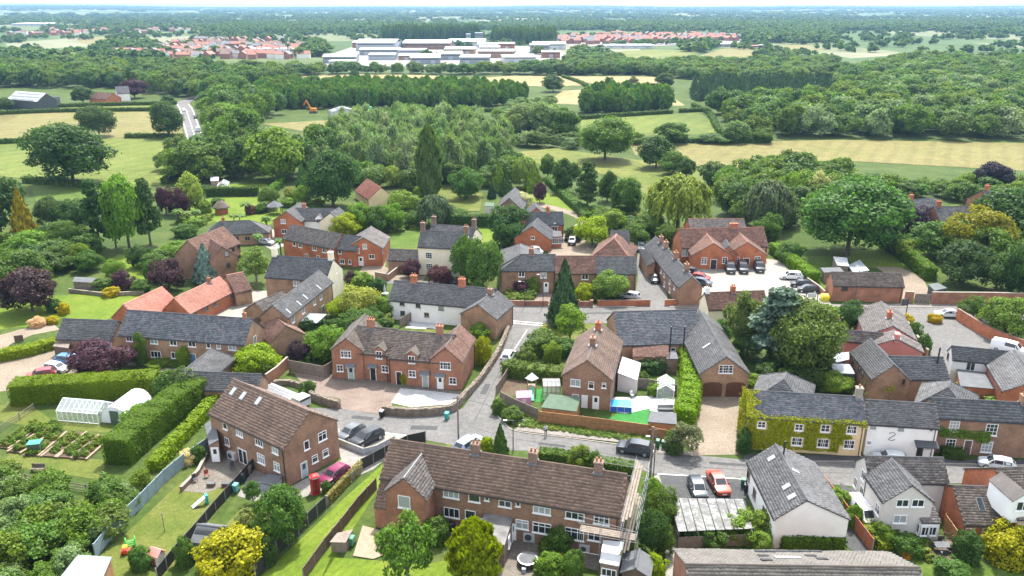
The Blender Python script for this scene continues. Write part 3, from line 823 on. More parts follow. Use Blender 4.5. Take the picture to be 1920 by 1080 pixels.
# ------------------------------------------------------------------ trees
def unit_dirs(k):
    d = rng.normal(0,1,(k,3)); return d / np.linalg.norm(d,axis=1)[:,None]
def crown_mesh(name,kind,n,leaf,cb=0.22,clumps=42,mat='leaf'):
    """crown in a unit box: width 1, top at 1, lowest leaves at about cb"""
    P_ = []; N_ = []; el = 1.0; droop = 0.0; jit = 0.55
    zc,zr = (1 + cb) / 2,(1 - cb) / 2
    if kind in ('broad','airy','shrub'):
        cd = unit_dirs(clumps); cd[:,2] = np.where(cd[:,2] < -0.86,-cd[:,2],cd[:,2])
        lobes = unit_dirs(4); lob = 1 + 0.20 * np.maximum(0,cd @ lobes.T - 0.35).sum(1) - 0.10 * rng.random(clumps)     # an uneven outline
        rr = (rng.uniform(0.55,0.88,clumps) if kind != 'airy' else rng.uniform(0.35,0.86,clumps)) * lob
        cr = rng.uniform(0.07,0.20,clumps) * (1.0 if kind != 'airy' else 0.75)
        wts = cr ** 2; cnt = np.maximum(1,(n * 0.86 * wts / wts.sum()).astype(int))
        for d,r_,c,k in zip(cd,rr,cr,cnt):
            ce = np.array([d[0] * 0.5 * r_,d[1] * 0.5 * r_,zc + d[2] * zr * r_])
            q = unit_dirs(k); fl = (q @ d < -0.35) | (q[:,2] < -0.75); q[fl] = -q[fl]
            rad = c * np.where(rng.random(k) < 0.10,rng.uniform(1.05,1.40,k),rng.uniform(0.70,1.06,k))
            p = ce + q * rad[:,None] * np.array([1,1,zr * 1.25 + 0.18])
            P_.append(p); N_.append(q * 0.75 + d * 0.45 + np.array([0,0,0.25]))
        k = int(n * 0.14) ; q = unit_dirs(k); rad = rng.uniform(0.3,0.8,k)
        P_.append(np.stack([q[:,0] * 0.5 * rad,q[:,1] * 0.5 * rad,zc + q[:,2] * zr * rad],1)); N_.append(q)
        if kind == 'shrub':
            k = int(n * 0.25); a = rng.uniform(0,6.283,k); z = rng.uniform(0,0.45,k)
            P_.append(np.stack([np.cos(a) * 0.44,np.sin(a) * 0.44,z],1) + rng.normal(0,0.03,(k,3))); N_.append(np.stack([np.cos(a),np.sin(a),0.3 + 0 * a],1))
    elif kind in ('conifer','column'):
        z = rng.uniform(0,1,n) ** (1.35 if kind == 'conifer' else 1.0); a = rng.uniform(0,6.283,n)
        if kind == 'conifer':
            prof = 0.5 * (1 - z) ** 0.85 * (0.80 + 0.20 * np.abs(np.sin(z * 34))) + 0.012
            prof *= 1 + 0.16 * np.sin(a * 5 + np.floor(z * 11) * 2.1)
        else:
            prof = 0.5 * np.sin(np.clip(z * 0.93 + 0.07,0,1) * math.pi) ** 0.55 * (1 + 0.13 * np.sin(a * 4 + z * 17) + 0.1 * np.sin(a * 7 - z * 31))
        r_ = prof * rng.uniform(0.72,1.04,n)
        P_.append(np.stack([np.cos(a) * r_,np.sin(a) * r_,cb + z * (1 - cb)],1))
        N_.append(np.stack([np.cos(a),np.sin(a),np.full(n,0.35 if kind == 'conifer' else 0.2)],1)); jit = 0.45; el = 1.3
    elif kind == 'willow':
        st = n // 16; d = unit_dirs(st); d[:,2] = np.abs(d[:,2]); rr = rng.uniform(0.72,1.0,st)
        lump = 1 + 0.13 * np.sin(np.arctan2(d[:,1],d[:,0]) * 5 + d[:,2] * 6)
        x0 = d[:,0] * 0.47 * rr * lump; y0 = d[:,1] * 0.47 * rr * lump; z0 = 0.55 + d[:,2] * 0.42 * rr
        ln = rng.uniform(0.10,0.42,st) * (1.15 - d[:,2] * 0.75)
        for k in range(16):
            f = k / 16.0
            p = np.stack([x0 * (1 + 0.10 * f),y0 * (1 + 0.10 * f),np.maximum(z0 - ln * f,0.04)],1) + rng.normal(0,0.008,(st,3))
            P_.append(p); N_.append(d + np.array([0,0,0.2]))
        droop = 0.85; el = 2.2; jit = 0.4
    elif kind == 'pine':
        lv = clumps
        for i in range(lv):
            z = cb + (1 - cb) * (i + 0.5) / lv; a = rng.uniform(0,6.283); r0 = 0.5 * (1 - ((z - cb) / (1 - cb)) ** 1.6) * rng.uniform(0.45,0.95) + 0.03
            ce = np.array([math.cos(a) * r0 * 0.72,math.sin(a) * r0 * 0.72,z]); k = n // lv
            q = unit_dirs(k) * rng.uniform(0.5,1,(k,1)); P_.append(ce + q * np.array([0.17,0.17,0.035])); N_.append(np.tile([0,0,1.0],(k,1)) + q * 0.5)
            k2 = k // 3; t = rng.uniform(0,1,(k2,1)); P_.append(np.array([0,0,z]) * (1 - t) + ce * t + rng.normal(0,0.02,(k2,3))); N_.append(np.tile([0,0,1.0],(k2,1)))
    p = np.concatenate(P_); nn = np.concatenate(N_)
    nn = nn / (np.linalg.norm(nn,axis=1)[:,None] + 1e-9)
    v,f = leaf_quads(p,nn,leaf,jit,droop,el)
    return quads_mesh(name,v,f,mat,rng.random(len(f)))
def trunk_mesh(name,kind,seed,mat='bark'):
    r = random.Random(seed); mb = MB()
    if kind in ('conifer','column','pine'):
        mb.bar((0,0,-0.01),(0,0,0.9),0.035,n=7,r2=0.006)
        if kind == 'pine':
            for k in range(14):
                z = 0.25 + 0.6 * k / 14; a = r.uniform(0,6.28); mb.bar((0,0,z),(math.cos(a) * 0.3 * (1.1 - z),math.sin(a) * 0.3 * (1.1 - z),z + 0.05),0.010,n=4,r2=0.003)
    else:
        mb.lathe((0,0,-0.01),[(0.055,0),(0.036,0.06),(0.030,0.30)],8)
        for k in range(6):
            a = k * 1.05 + r.uniform(-0.3,0.3); z0 = r.uniform(0.22,0.3); o = r.uniform(0.16,0.34)
            m_ = (math.cos(a) * o * 0.5,math.sin(a) * o * 0.5,z0 + 0.18); e = (math.cos(a) * o,math.sin(a) * o,r.uniform(0.58,0.8))
            mb.bar((0,0,z0),m_,0.020,n=6,r2=0.013); mb.bar(m_,e,0.013,n=5,r2=0.004)
            b2 = a + 0.6; mb.bar(m_,(m_[0] + math.cos(b2) * 0.14,m_[1] + math.sin(b2) * 0.14,m_[2] + 0.16),0.009,n=4,r2=0.003)
        mb.bar((0,0,0.28),(0.02,-0.02,0.82),0.026,n=6,r2=0.005)
    return mb.mesh(name,mat,fix=True)
ARCH = {
    'broad': [(crown_mesh('crown','broad',8500,0.046,0.09,60),trunk_mesh('trunk','broad',i)) for i in range(4)],
    'oak': [(crown_mesh('crown','broad',16000,0.034,0.13,95),trunk_mesh('trunk','broad',9 + i)) for i in range(2)],
    'airy': [(crown_mesh('crown','airy',5200,0.042,0.15,60),trunk_mesh('trunk','broad',20 + i,'bark_pale')) for i in range(2)],
    'low': [(crown_mesh('crown','broad',10000,0.038,0.05,60),trunk_mesh('trunk','broad',30 + i)) for i in range(3)],
    'conifer': [(crown_mesh('crown','conifer',5200,0.060,0.04,mat='needle'),trunk_mesh('trunk','conifer',40))],
    'spruce': [(crown_mesh('crown','conifer',4600,0.070,0.07,mat='needle'),trunk_mesh('trunk','conifer',41))],
    'column': [(crown_mesh('crown','column',11000,0.058,0.03),trunk_mesh('trunk','column',42))],
    'willow': [(crown_mesh('crown','willow',15000,0.026,0.05),trunk_mesh('trunk','broad',43))],
    'pine': [(crown_mesh('crown','pine',5200,0.055,0.22,34,'needle'),trunk_mesh('trunk','pine',44))],
    'shrub': [(crown_mesh('foliage','shrub',5500,0.050,0.0,40),None) for i in range(4)],
    'ball': [(crown_mesh('foliage','column',2400,0.075,0.0),None)],
}
def palm_meshes():
    v = MB(); r = random.Random(4)
    for k in range(22):
        a = k * 2.399; el = 0.75 - 1.25 * (k / 22); prev = Vector((0,0,0.86)); d = Vector((math.cos(a) * math.cos(el),math.sin(a) * math.cos(el),math.sin(el) * 0.5)); s_ = Vector((-math.sin(a),math.cos(a),0))
        for q in range(4):
            nx = prev + d * 0.13; w1 = 0.10 * (0.5 + q * 0.4) if q < 2 else 0.10 * (1.3 - (q - 2) * 0.5); w0 = 0.03 if q == 0 else wp
            v.poly([prev - s_ * w0,prev + s_ * w0,nx + s_ * w1 - UP * 0.02,nx - s_ * w1 - UP * 0.02]); wp = w1; prev = nx; d.z -= 0.16
    me = v.mesh('crown','leaf',fix=False); add_rnd(me)
    t = MB(); t.lathe((0,0,-0.01),[(0.07,0),(0.05,0.2),(0.06,0.55),(0.075,0.85),(0.03,0.9)],8)
    return me,t.mesh('trunk','bark')
ARCH['palm'] = [palm_meshes()]
NT = [0]
NAMES = {'broad': 'broadleaf_tree','oak': 'oak_tree','airy': 'birch_tree','low': 'bushy_tree','conifer': 'conifer_tree','spruce': 'spruce_tree','column': 'columnar_tree','willow': 'willow_tree','pine': 'pine_tree','palm': 'palm_tree','shrub': 'shrub','ball': 'clipped_shrub'}
def plant(kind,px,ytop,ybase,wpx,color,label,group=None,name=None,cat=None):
    """a tree or shrub that fills this box of the photograph, standing on the ground at (px, ybase)"""
    g = P(px,ybase); NT[0] += 1
    h = max(0.5,height_at(g,px,ytop)); wd = wpx * pxm(g)
    g = g + Vector((0,wd * 0.22,0)) if kind in ('shrub','ball') else g      # the box's foot is the near side of a shrub
    cm,tm = ARCH[kind][NT[0] % len(ARCH[kind])]
    rz = (NT[0] * 2.399) % 6.283
    if tm is None:
        o = obj(name or NAMES[kind],cm,None,g,rz,(wd,wd,h),color); return tag(o,label,cat or 'shrub',group)
    root = thing(name or NAMES[kind],label,cat or 'tree',g,rz,group)
    tw = min(wd,h * 0.9)
    obj('trunk',tm,root,(0,0,0),0,(tw,tw,h)); obj('crown',cm,root,(0,0,0),0,(wd,wd,h),color)
    return root
# light stands of trees for the woods that read as one mass
LOD = bpy.data.collections.new('wood_tree_kinds')
LODN = []
def lod(kind,n,leaf,color,cb=0.12,clumps=26,mat='leaf',trunk=True):
    mn = 'wood_leaf_%02d' % len(LODN); leafmat(mn,0.4 if mat == 'leaf' else 0.12,color)
    cm = crown_mesh('wood_tree',kind,n,leaf,cb,clumps,mn)
    o = bpy.data.objects.new('wood_tree',cm); o.color = (*color,1); LOD.objects.link(o)
    o.name = 'wood_tree_%02d' % len(LODN); LODN.append(o); return len(LODN) - 1
G1,G2,G3 = (0.052,0.098,0.022),(0.068,0.118,0.026),(0.085,0.135,0.030)
LOD_MIX = [lod('broad',3000,0.060,c,0.06,34) for c in (G1,G2,(0.045,0.085,0.024),(0.075,0.125,0.022),(0.060,0.105,0.034))] + [lod('airy',2800,0.055,c,0.05,44) for c in ((0.070,0.112,0.030),(0.050,0.088,0.022))]
LOD_PALE = [lod(k_,3000,0.055,c,0.03,40) for k_,c in (('broad',(0.120,0.165,0.085)),('broad',(0.105,0.155,0.068)),('airy',(0.130,0.170,0.095)),('broad',(0.080,0.13,0.048)))]
LOD_PLANT = [lod('column',900,0.13,c,0.10) for c in ((0.045,0.095,0.024),(0.055,0.112,0.026),(0.065,0.12,0.03))]
LOD_PINE = [lod('conifer',900,0.14,c,0.05,mat='needle') for c in ((0.040,0.075,0.032),(0.048,0.085,0.036))]
LOD_FAR = [lod('broad',420,0.17,c,0.02,16) for c in ((0.045,0.088,0.024),(0.058,0.105,0.026),(0.038,0.075,0.024),(0.07,0.12,0.03))]
LOD_POP = [lod('column',400,0.18,c,0.03) for c in ((0.05,0.09,0.03),(0.06,0.10,0.034))]
LOD_TUFT = [lod('shrub',420,0.14,c,0.0,12) for c in ((0.06,0.11,0.02),(0.09,0.14,0.03),(0.12,0.15,0.04))]
def scatter_group():
    ng = bpy.data.node_groups.new('stand_of_trees','GeometryNodeTree')
    ng.interface.new_socket('Geometry',in_out='INPUT',socket_type='NodeSocketGeometry'); ng.interface.new_socket('Geometry',in_out='OUTPUT',socket_type='NodeSocketGeometry')
    n = ng.nodes; l = ng.links
    gi,go = n.new('NodeGroupInput'),n.new('NodeGroupOutput')
    ip = n.new('GeometryNodeInstanceOnPoints'); ci = n.new('GeometryNodeCollectionInfo')
    ci.inputs['Collection'].default_value = LOD; ci.inputs['Separate Children'].default_value = True; ci.inputs['Reset Children'].default_value = True
    def na(nm,ty):
        a = n.new('GeometryNodeInputNamedAttribute'); a.data_type = ty; a.inputs[0].default_value = nm; return a
    i_,s_,r_ = na('idx','INT'),na('sc','FLOAT_VECTOR'),na('rot','FLOAT_VECTOR')
    l.new(gi.outputs[0],ip.inputs['Points']); l.new(ci.outputs[0],ip.inputs['Instance']); ip.inputs['Pick Instance'].default_value = True
    l.new(i_.outputs[0],ip.inputs['Instance Index']); l.new(s_.outputs[0],ip.inputs['Scale'])
    er = n.new('FunctionNodeEulerToRotation'); l.new(r_.outputs[0],er.inputs[0]); l.new(er.outputs[0],ip.inputs['Rotation'])
    l.new(ip.outputs[0],go.inputs[0]); return ng
SCG = [None]
def inside_poly(x,y,q):
    ins = np.zeros(len(x),bool); j = len(q) - 1
    for i in range(len(q)):
        xi,yi = q[i][0],q[i][1]; xj,yj = q[j][0],q[j][1]
        if abs(yj - yi) > 1e-9: ins ^= ((yi > y) != (yj > y)) & (x < (xj - xi) * (y - yi) / (yj - yi) + xi)
        j = i
    return ins
def stand(name,label,polys,spacing,h,wd,kinds,cat='wood',hvar=0.25,skip=0.0,floor=True,cap=9000):
    """woodland as one mass over photo-spot polygons on the ground"""
    X = []; Y = []
    for poly in polys:
        q = [P(x,y) for x,y in poly]; xs = [p.x for p in q]; ys = [p.y for p in q]
        gx = np.arange(min(xs),max(xs),spacing); gy = np.arange(min(ys),max(ys),spacing)
        if len(gx) * len(gy) > 400000: continue
        mx,my = np.meshgrid(gx,gy); mx = mx.ravel() + rng.uniform(-.45,.45,mx.size) * spacing; my = my.ravel() + rng.uniform(-.45,.45,my.size) * spacing
        k = inside_poly(mx,my,[(p.x,p.y) for p in q]) & (rng.random(len(mx)) >= skip); X.append(mx[k]); Y.append(my[k])
        if floor: sheet('woodland_floor',poly,0.012,'wood_floor')
    X = np.concatenate(X); Y = np.concatenate(Y)
    if len(X) > cap: s_ = rng.choice(len(X),cap,False); X,Y = X[s_],Y[s_]
    return points_mass(name,label,cat,X,Y,h,wd,kinds,hvar)
def points_mass(name,label,cat,X,Y,h,wd,kinds,hvar=0.25,z=None):
    if SCG[0] is None: SCG[0] = scatter_group()
    k = len(X); me = bpy.data.meshes.new(name); me.vertices.add(k)
    me.vertices.foreach_set('co',np.stack([X,Y,np.zeros(k) if z is None else z],1).astype(np.float32).ravel())
    f = rng.uniform(1 - hvar,1 + hvar,k); hh = np.broadcast_to(h,(k,)) * f; ww = np.broadcast_to(wd,(k,)) * f * rng.uniform(0.85,1.2,k)
    me.attributes.new('sc','FLOAT_VECTOR','POINT').data.foreach_set('vector',np.stack([ww,ww,hh],1).astype(np.float32).ravel())
    me.attributes.new('rot','FLOAT_VECTOR','POINT').data.foreach_set('vector',np.stack([0 * X,0 * X,rng.uniform(0,6.28,k)],1).astype(np.float32).ravel())
    me.attributes.new('idx','INT','POINT').data.foreach_set('value',np.array(kinds,dtype=np.int32)[rng.integers(0,len(kinds),k)])
    o = obj(name,me); tag(o,label,cat,None,'stuff')
    md = o.modifiers.new('trees','NODES'); md.node_group = SCG[0]; return o

# ------------------------------------------------------------------ cars
def car_proto(style):
    """car along +X, wheels on z=0; returns list of (part name, mesh, sub-parts)"""
    S = {'hatch': (4.05,1.75,1.47),'suv': (4.65,1.88,1.70),'saloon': (4.6,1.82,1.45),'van': (5.0,1.95,1.97)}[style]
    L,Wd,Hh = S; hw = Wd / 2; b0 = 0.22
    sh = Hh * 0.60; hood = Hh * 0.57
    # stations along x: (x, shoulder z, roof z, half width low, half width shoulder, half width roof)
    fr = {'hatch': (0.22,0.38,0.86,0.985),'suv': (0.24,0.38,0.88,0.985),'saloon': (0.25,0.42,0.74,0.90),'van': (0.14,0.27,0.955,0.995)}[style]
    x = lambda f: L / 2 - f * L
    st = [(x(0),hood * 0.80,hood * 0.82,hw * 0.70,hw * 0.72,hw * 0.62),(x(0.03),hood * 0.92,hood * 0.95,hw * 0.90,hw * 0.90,hw * 0.76),
          (x(0.12),hood * 0.99,hood * 1.03,hw * 0.98,hw * 0.97,hw * 0.80),(x(fr[0]),sh,sh * 1.06,hw,hw * 0.985,hw * 0.80),
          (x(fr[1]),sh * 1.02,Hh * 0.965,hw,hw * 0.985,hw * 0.72),(x((fr[1] + fr[2]) / 2),sh * 1.03,Hh,hw,hw * 0.985,hw * 0.73),
          (x(fr[2]),sh * 1.05,Hh * 0.955,hw,hw * 0.98,hw * 0.69),(x(fr[3]),sh * 1.04,sh * 1.10 if style != 'van' else Hh * 0.9,hw * 0.95,hw * 0.93,hw * 0.72),
          (x(1.0),sh * (0.93 if style != 'van' else 1.0),sh * (0.96 if style != 'van' else 1.05),hw * 0.86,hw * 0.84,hw * 0.66)]
    mb = MB(); rings = []
    for (xx,zs,zr,w1,w2,w3) in st:
        i = len(mb.v)
        for yy,zz in ((-w1 * 0.92,b0),(-w1,b0 + 0.25),(-w2,zs),(-w3,zr),(w3,zr),(w2,zs),(w1,b0 + 0.25),(w1 * 0.92,b0)): mb.v.append((xx,yy,zz))
        rings.append(i)
    for a,b_ in zip(rings,rings[1:]):
        for k in range(8):
            j = (k + 1) % 8; mb.f.append((a + k,a + j,b_ + j,b_ + k)); mb.m.append(0)
    mb.f.append(tuple(rings[0] + k for k in range(8))); mb.m.append(0); mb.f.append(tuple(rings[-1] + k for k in range(7,-1,-1))); mb.m.append(0)
    for sx in (-1,1):
        for wx in (0.19,0.80):                           # dark wheel arches
            mb.lathe((0,0,0),[(0,0)],3) if False else None
    body = mb.mesh('body','paint',smooth=True); body.set_sharp_from_angle(angle=R(38))
    parts = [('body',body,[])]
    g = MB()
    def V(i,k): return Vector(mb.v[rings[i] + k])
    def pane(i0,i1,k0,k1,s0=0.10,s1=0.90,t0=0.10,t1=0.88,off=0.012):
        a,b_,c,d = V(i0,k0),V(i1,k0),V(i1,k1),V(i0,k1)
        f = lambda u,v_: (a * (1 - u) + b_ * u) * (1 - v_) + (d * (1 - u) + c * u) * v_
        q = [f(s0,t0),f(s1,t0),f(s1,t1),f(s0,t1)]; n = (q[1] - q[0]).cross(q[3] - q[0]).normalized(); ce = sum(q,Vector()) / 4
        if n.dot(ce - Vector((ce.x * 0.8,0,sh * 0.8))) < 0: n = -n
        g.prism([p - n * 0.01 for p in q],[p + n * off for p in q])
    pane(3,4,3,4,0.06,0.94,0.06,0.94)              # windscreen
    if style != 'van': pane(6,7,3,4,0.08,0.85,0.08,0.92)
    else: pane(7,6,3,4,0.1,0.6,0.1,0.9)
    for ka,kb in ((2,3),(5,4)):
        pane(3,4,ka,kb,0.45,0.97,0.12,0.86); pane(4,5,ka,kb,0.04,0.94,0.12,0.88)
        if style != 'van': pane(5,6,ka,kb,0.04,0.92,0.12,0.86)
    parts.append(('window_glass',g.mesh('window_glass','glass'),[]))
    r_ = 0.33 if style != 'suv' else 0.37
    ty = MB(); n = 16
    def wheel(mbx,rad,y0,y1,m=0):
        i = len(mbx.v)
        for yy in (y0,y1):
            for k in range(n): mbx.v.append((rad * math.cos(6.2832 * k / n),yy,rad * math.sin(6.2832 * k / n)))
        for k in range(n): mbx.f.append((i + k,i + (k + 1) % n,i + n + (k + 1) % n,i + n + k)); mbx.m.append(m)
        mbx.f.append(tuple(i + k for k in range(n))); mbx.m.append(m); mbx.f.append(tuple(i + n + k for k in range(n - 1,-1,-1))); mbx.m.append(m)
    wheel(ty,r_,-0.11,0.11); tm = ty.mesh('wheel','tyre')
    rm = MB(); wheel(rm,r_ * 0.62,-0.118,0.118); rim = rm.mesh('rim','alloy')
    for wx in (0.185,0.80):
        for sy in (-1,1): parts.append(('wheel',tm,[('rim',rim)],(x(wx),sy * (hw - 0.10),r_)))
    hl = MB(); hl.box((0,0,0),Vector((1,0,0)),Vector((0,1,0)),0.22,0.36,0.15); hm = hl.mesh('headlight','alloy')
    tl = MB(); tl.box((0,0,0),Vector((1,0,0)),Vector((0,1,0)),0.14,0.24,0.26); tlm = tl.mesh('tail_light','tail_red')
    for sy in (-1,1):
        parts.append(('headlight',hm,[],(x(0.045),sy * hw * 0.68,hood * 0.72))); parts.append(('tail_light',tlm,[],(x(0.985),sy * hw * 0.70,sh * 0.72)))
    nb = MB(); nb.box((0,0,0),Vector((1,0,0)),Vector((0,1,0)),0.08,Wd * 0.72,0.16); parts.append(('bumper',nb.mesh('bumper','black_plastic'),[],(x(0.012),0,b0 + 0.02)))
    pl = MB(); pl.box((0,0,0),Vector((1,0,0)),Vector((0,1,0)),0.05,0.52,0.12); pm_ = pl.mesh('number_plate','white_paint')
    parts.append(('number_plate',pm_,[],(x(0.0) + 0.03,0,b0 + 0.14))); parts.append(('number_plate',pm_,[],(x(1.0) - 0.03,0,b0 + 0.32)))
    sl = MB(); sl.box((0,0,0),Vector((1,0,0)),Vector((0,1,0)),L * 0.5,Wd * 1.005,0.14); parts.append(('sill',sl.mesh('sill','black_plastic'),[],(0,0,b0 - 0.03)))
    mr = MB(); mr.box((0,0,0),Vector((1,0,0)),Vector((0,1,0)),0.12,0.2,0.13); mrm = mr.mesh('mirror','black_plastic')
    for sy in (-1,1): parts.append(('mirror',mrm,[],(x(fr[0] + 0.06),sy * (hw + 0.06),sh * 1.02)))
    return parts
plain('tail_red',(0.35,0.02,0.02),0.3)
CARS = {k: car_proto(k) for k in ('hatch','suv','saloon','van')}
def car(style,px,py,fx,fy,color,label,name='parked_car',group='parked cars',z=0.04):
    """car centred on the photo spot, its nose towards the second spot"""
    g = P(px,py,z); f = P(fx,fy,z); a = math.atan2(f.y - g.y,f.x - g.x)
    root = thing(name,label,'van' if style == 'van' else 'car',g,a,group)
    for p in CARS[style]:
        o = obj(p[0],p[1],root,p[3] if len(p) > 3 else (0,0,0),color=color)
        for nm,me in p[2]: obj(nm,me,o)
    return root
# ------------------------------------------------------------------ the land
def land_z(x,y):
    """flat round the village, rising gently to low hills far off"""
    d = np.hypot(x,y); f = np.clip((d - 3500) / 9000,0,1); f = f * f * (3 - 2 * f)
    a = np.arctan2(x,y)
    return f * (14 + 24 * np.abs(a / 0.6) ** 1.3 + 9 * np.sin(a * 9 + 1) + 6 * np.sin(a * 23) + 5 * np.sin(d / 900 + a * 14))
m,t,b = newmat('countryside'); p = pos(t)
vo = N(t,'ShaderNodeTexVoronoi'); vo.inputs['Scale'].default_value = 0.0042; vo.inputs['Randomness'].default_value = 0.9
mp = N(t,'ShaderNodeMapping'); mp.inputs['Scale'].default_value = (1.0,0.55,1.0); mp.inputs['Rotation'].default_value = (0,0,0.3)
t.links.new(p,mp.inputs[0]); t.links.new(mp.outputs[0],vo.inputs['Vector'])
sp = N(t,'ShaderNodeSeparateColor'); t.links.new(vo.outputs['Color'],sp.inputs[0])
fc = ramp(t,sp.outputs[0],[(0.0,(0.037,0.071,0.018)),(0.35,(0.052,0.089,0.025)),(0.55,(0.082,0.111,0.041)),(0.74,(0.112,0.129,0.061)),(0.88,(0.171,0.173,0.107))])
nf = noise(t,p,0.02,4); fc = mixc(t,1.0,fc,ramp(t,nf,[(0.3,0.8),(0.7,1.2)]),'MULTIPLY')
f1 = noise(t,p,0.10,6,0.65); near = ramp(t,f1,[(0.30,(0.030,0.057,0.011)),(0.52,(0.051,0.078,0.016)),(0.72,(0.084,0.099,0.027))])
near = mixc(t,1.0,near,ramp(t,noise(t,p,1.3,4),[(0.3,0.75),(0.7,1.25)]),'MULTIPLY')
ln = N(t,'ShaderNodeVectorMath',operation='LENGTH'); t.links.new(p,ln.inputs[0])
mr = N(t,'ShaderNodeMapRange'); mr.inputs[1].default_value = 700; mr.inputs[2].default_value = 1000; t.links.new(ln.outputs['Value'],mr.inputs[0])
t.links.new(mixc(t,mr.outputs[0],near,fc),b.inputs['Base Color']); b.inputs['Roughness'].default_value = 0.95; b.inputs['Specular IOR Level'].default_value = 0.15
MATS['countryside'] = m
rad = np.concatenate([[0,150,400,900,1800],np.linspace(3000,19000,34)]); ang = np.linspace(-math.pi,math.pi,145)[:-1]
rr,aa = np.meshgrid(rad,ang,indexing='ij'); gx,gy = rr * np.sin(aa),rr * np.cos(aa); gz = land_z(gx,gy); gz[0] = 0
v = np.stack([gx,gy,gz],-1).reshape(-1,3); na = len(ang); fs = []
for i in range(len(rad) - 1):
    for j in range(na):
        k = (j + 1) % na; fs.append((i * na + j,i * na + k,(i + 1) * na + k,(i + 1) * na + j))
me = quads_mesh('ground',v,np.array(fs),'countryside')
bm = bmesh.new(); bm.from_mesh(me); bmesh.ops.remove_doubles(bm,verts=bm.verts,dist=0.01); bmesh.ops.recalc_face_normals(bm,faces=bm.faces)
if sum(f.normal.z for f in bm.faces) < 0: bmesh.ops.reverse_faces(bm,faces=bm.faces)
bm.to_mesh(me); bm.free()
me.polygons.foreach_set('use_smooth',[True] * len(me.polygons))
obj('ground',me,kind='structure')

# fields
F_ = [('field',[(-300,242),(0,212),(250,208),(330,212),(344,250),(240,258),(0,262),(-300,290)],'field_hay'),
      ('field',[(-260,292),(0,264),(200,258),(345,258),(360,300),(330,345),(200,352),(0,330),(-260,340)],'field_green'),
      ('field',[(55,345),(180,352),(330,360),(190,400),(120,402),(70,385)],'lawn'),
      ('field',[(0,212),(50,209),(0,235)],'lawn_bright'),
      ('field',[(0,199),(300,193),(330,200),(250,203),(0,209)],'field_green'),
      ('field',[(490,232),(600,226),(640,226),(625,262),(614,270),(590,250)],'field_hay'),
      ('field',[(560,143),(680,139),(800,141),(868,147),(866,152),(640,152)],'field_straw'),
      ('field',[(880,147),(960,142),(1060,143),(1100,160),(1010,162),(960,158),(890,155)],'field_straw'),
      ('field',[(1058,143),(1180,143),(1230,144),(1232,160),(1140,163),(1080,150)],'field_straw'),
      ('field',[(1035,185),(1055,170),(1090,168),(1200,164),(1245,172),(1285,198),(1240,198),(1085,196),(1040,194)],'field_straw'),
      ('field',[(1088,222),(1200,216),(1310,211),(1352,240),(1345,252),(1250,252),(1170,258),(1090,250)],'field_green'),
      ('field',[(1180,268),(1300,266),(1440,265),(1570,262),(1920,268),(1920,320),(1560,300),(1480,312),(1330,316),(1280,305),(1190,290)],'field_hay'),
      ('meadow',[(968,285),(1040,278),(1090,285),(1200,300),(1330,318),(1360,345),(1290,390),(1220,370),(1160,330),(1060,318),(1000,305)],'field_meadow'),
      ('field',[(1145,97),(1230,93),(1305,95),(1312,101),(1245,115),(1190,118),(1150,108)],'field_meadow'),
      ('field',[(1312,105),(1350,92),(1500,84),(1550,92),(1480,103),(1440,114),(1340,113)],'field_hay'),
      ('field',[(80,118),(150,112),(220,122),(150,126)],'field_meadow'),
      ('field',[(140,71),(210,68),(215,78),(175,86),(150,80)],'field_hay'),
      ('meadow',[(780,350),(850,345),(905,362),(900,395),(840,398),(790,375)],'lawn_dry'),
      ('meadow',[(690,360),(760,362),(790,420),(790,462),(720,470),(712,440),(690,390)],'lawn')]
for i,(nm,pts,mt) in enumerate(F_): sheet(nm,pts,0.06 + 0.02 * (i % 3),mt)

# roads and yards
sheet('road',[(570,764),(640,766),(715,778),(760,782),(830,778),(868,765),(882,745),(925,682),(940,655),(953,625),(960,604),(1018,604),(998,640),(968,668),(955,697),(930,732),(926,752),(930,775),(945,793),(968,808),(1060,820),(1150,832),(1230,846),(1300,853),(1400,862),(1620,862),(1760,866),(1930,870),(1930,906),(1790,906),(1600,912),(1540,906),(1400,897),(1220,888),(1180,873),(1005,846),(900,842),(835,832),(760,818),(700,809),(600,800)],0.036,'asphalt')
sheet('main_road',[(925,582),(945,573),(1220,572),(1500,572),(1930,578),(1930,600),(1760,612),(1740,608),(1500,600),(1300,600),(1140,606),(1018,606),(960,606),(935,600)],0.032,'asphalt')
sheet('pub_car_park',[(1700,600),(1745,606),(1770,592),(1795,606),(1830,620),(1870,640),(1935,662),(1935,700),(1750,690),(1738,650),(1722,625)],0.040,'asphalt')
sheet('side_lane',[(1193,573),(1192,545),(1197,520),(1193,490),(1200,465),(1215,448),(1232,452),(1240,520),(1250,545),(1252,573)],0.030,'asphalt')
sheet('school_yard',[(1285,495),(1440,485),(1470,490),(1512,520),(1545,548),(1560,573),(1400,573),(1305,573),(1308,520)],0.034,'gravel_pale')
sheet('road_verge_path',[(965,806),(1060,818),(1160,829),(1232,844),(1234,834),(1160,819),(1060,808),(975,797)],0.10,'pavement')
sheet('pavement',[(1236,838),(1300,848),(1300,855),(1232,850)],0.10,'pavement')
sheet('pavement',[(1395,850),(1480,852),(1625,855),(1760,860),(1930,863),(1930,872),(1760,869),(1625,865),(1395,864)],0.10,'asphalt_dark')
sheet('pavement',[(945,569),(1080,571),(1190,571),(1190,576),(1080,576),(945,575)],0.11,'pavement')
sheet('pavement',[(1255,571),(1330,569),(1560,570),(1700,569),(1930,574),(1930,580),(1700,575),(1560,576),(1330,576),(1255,576)],0.11,'pavement')
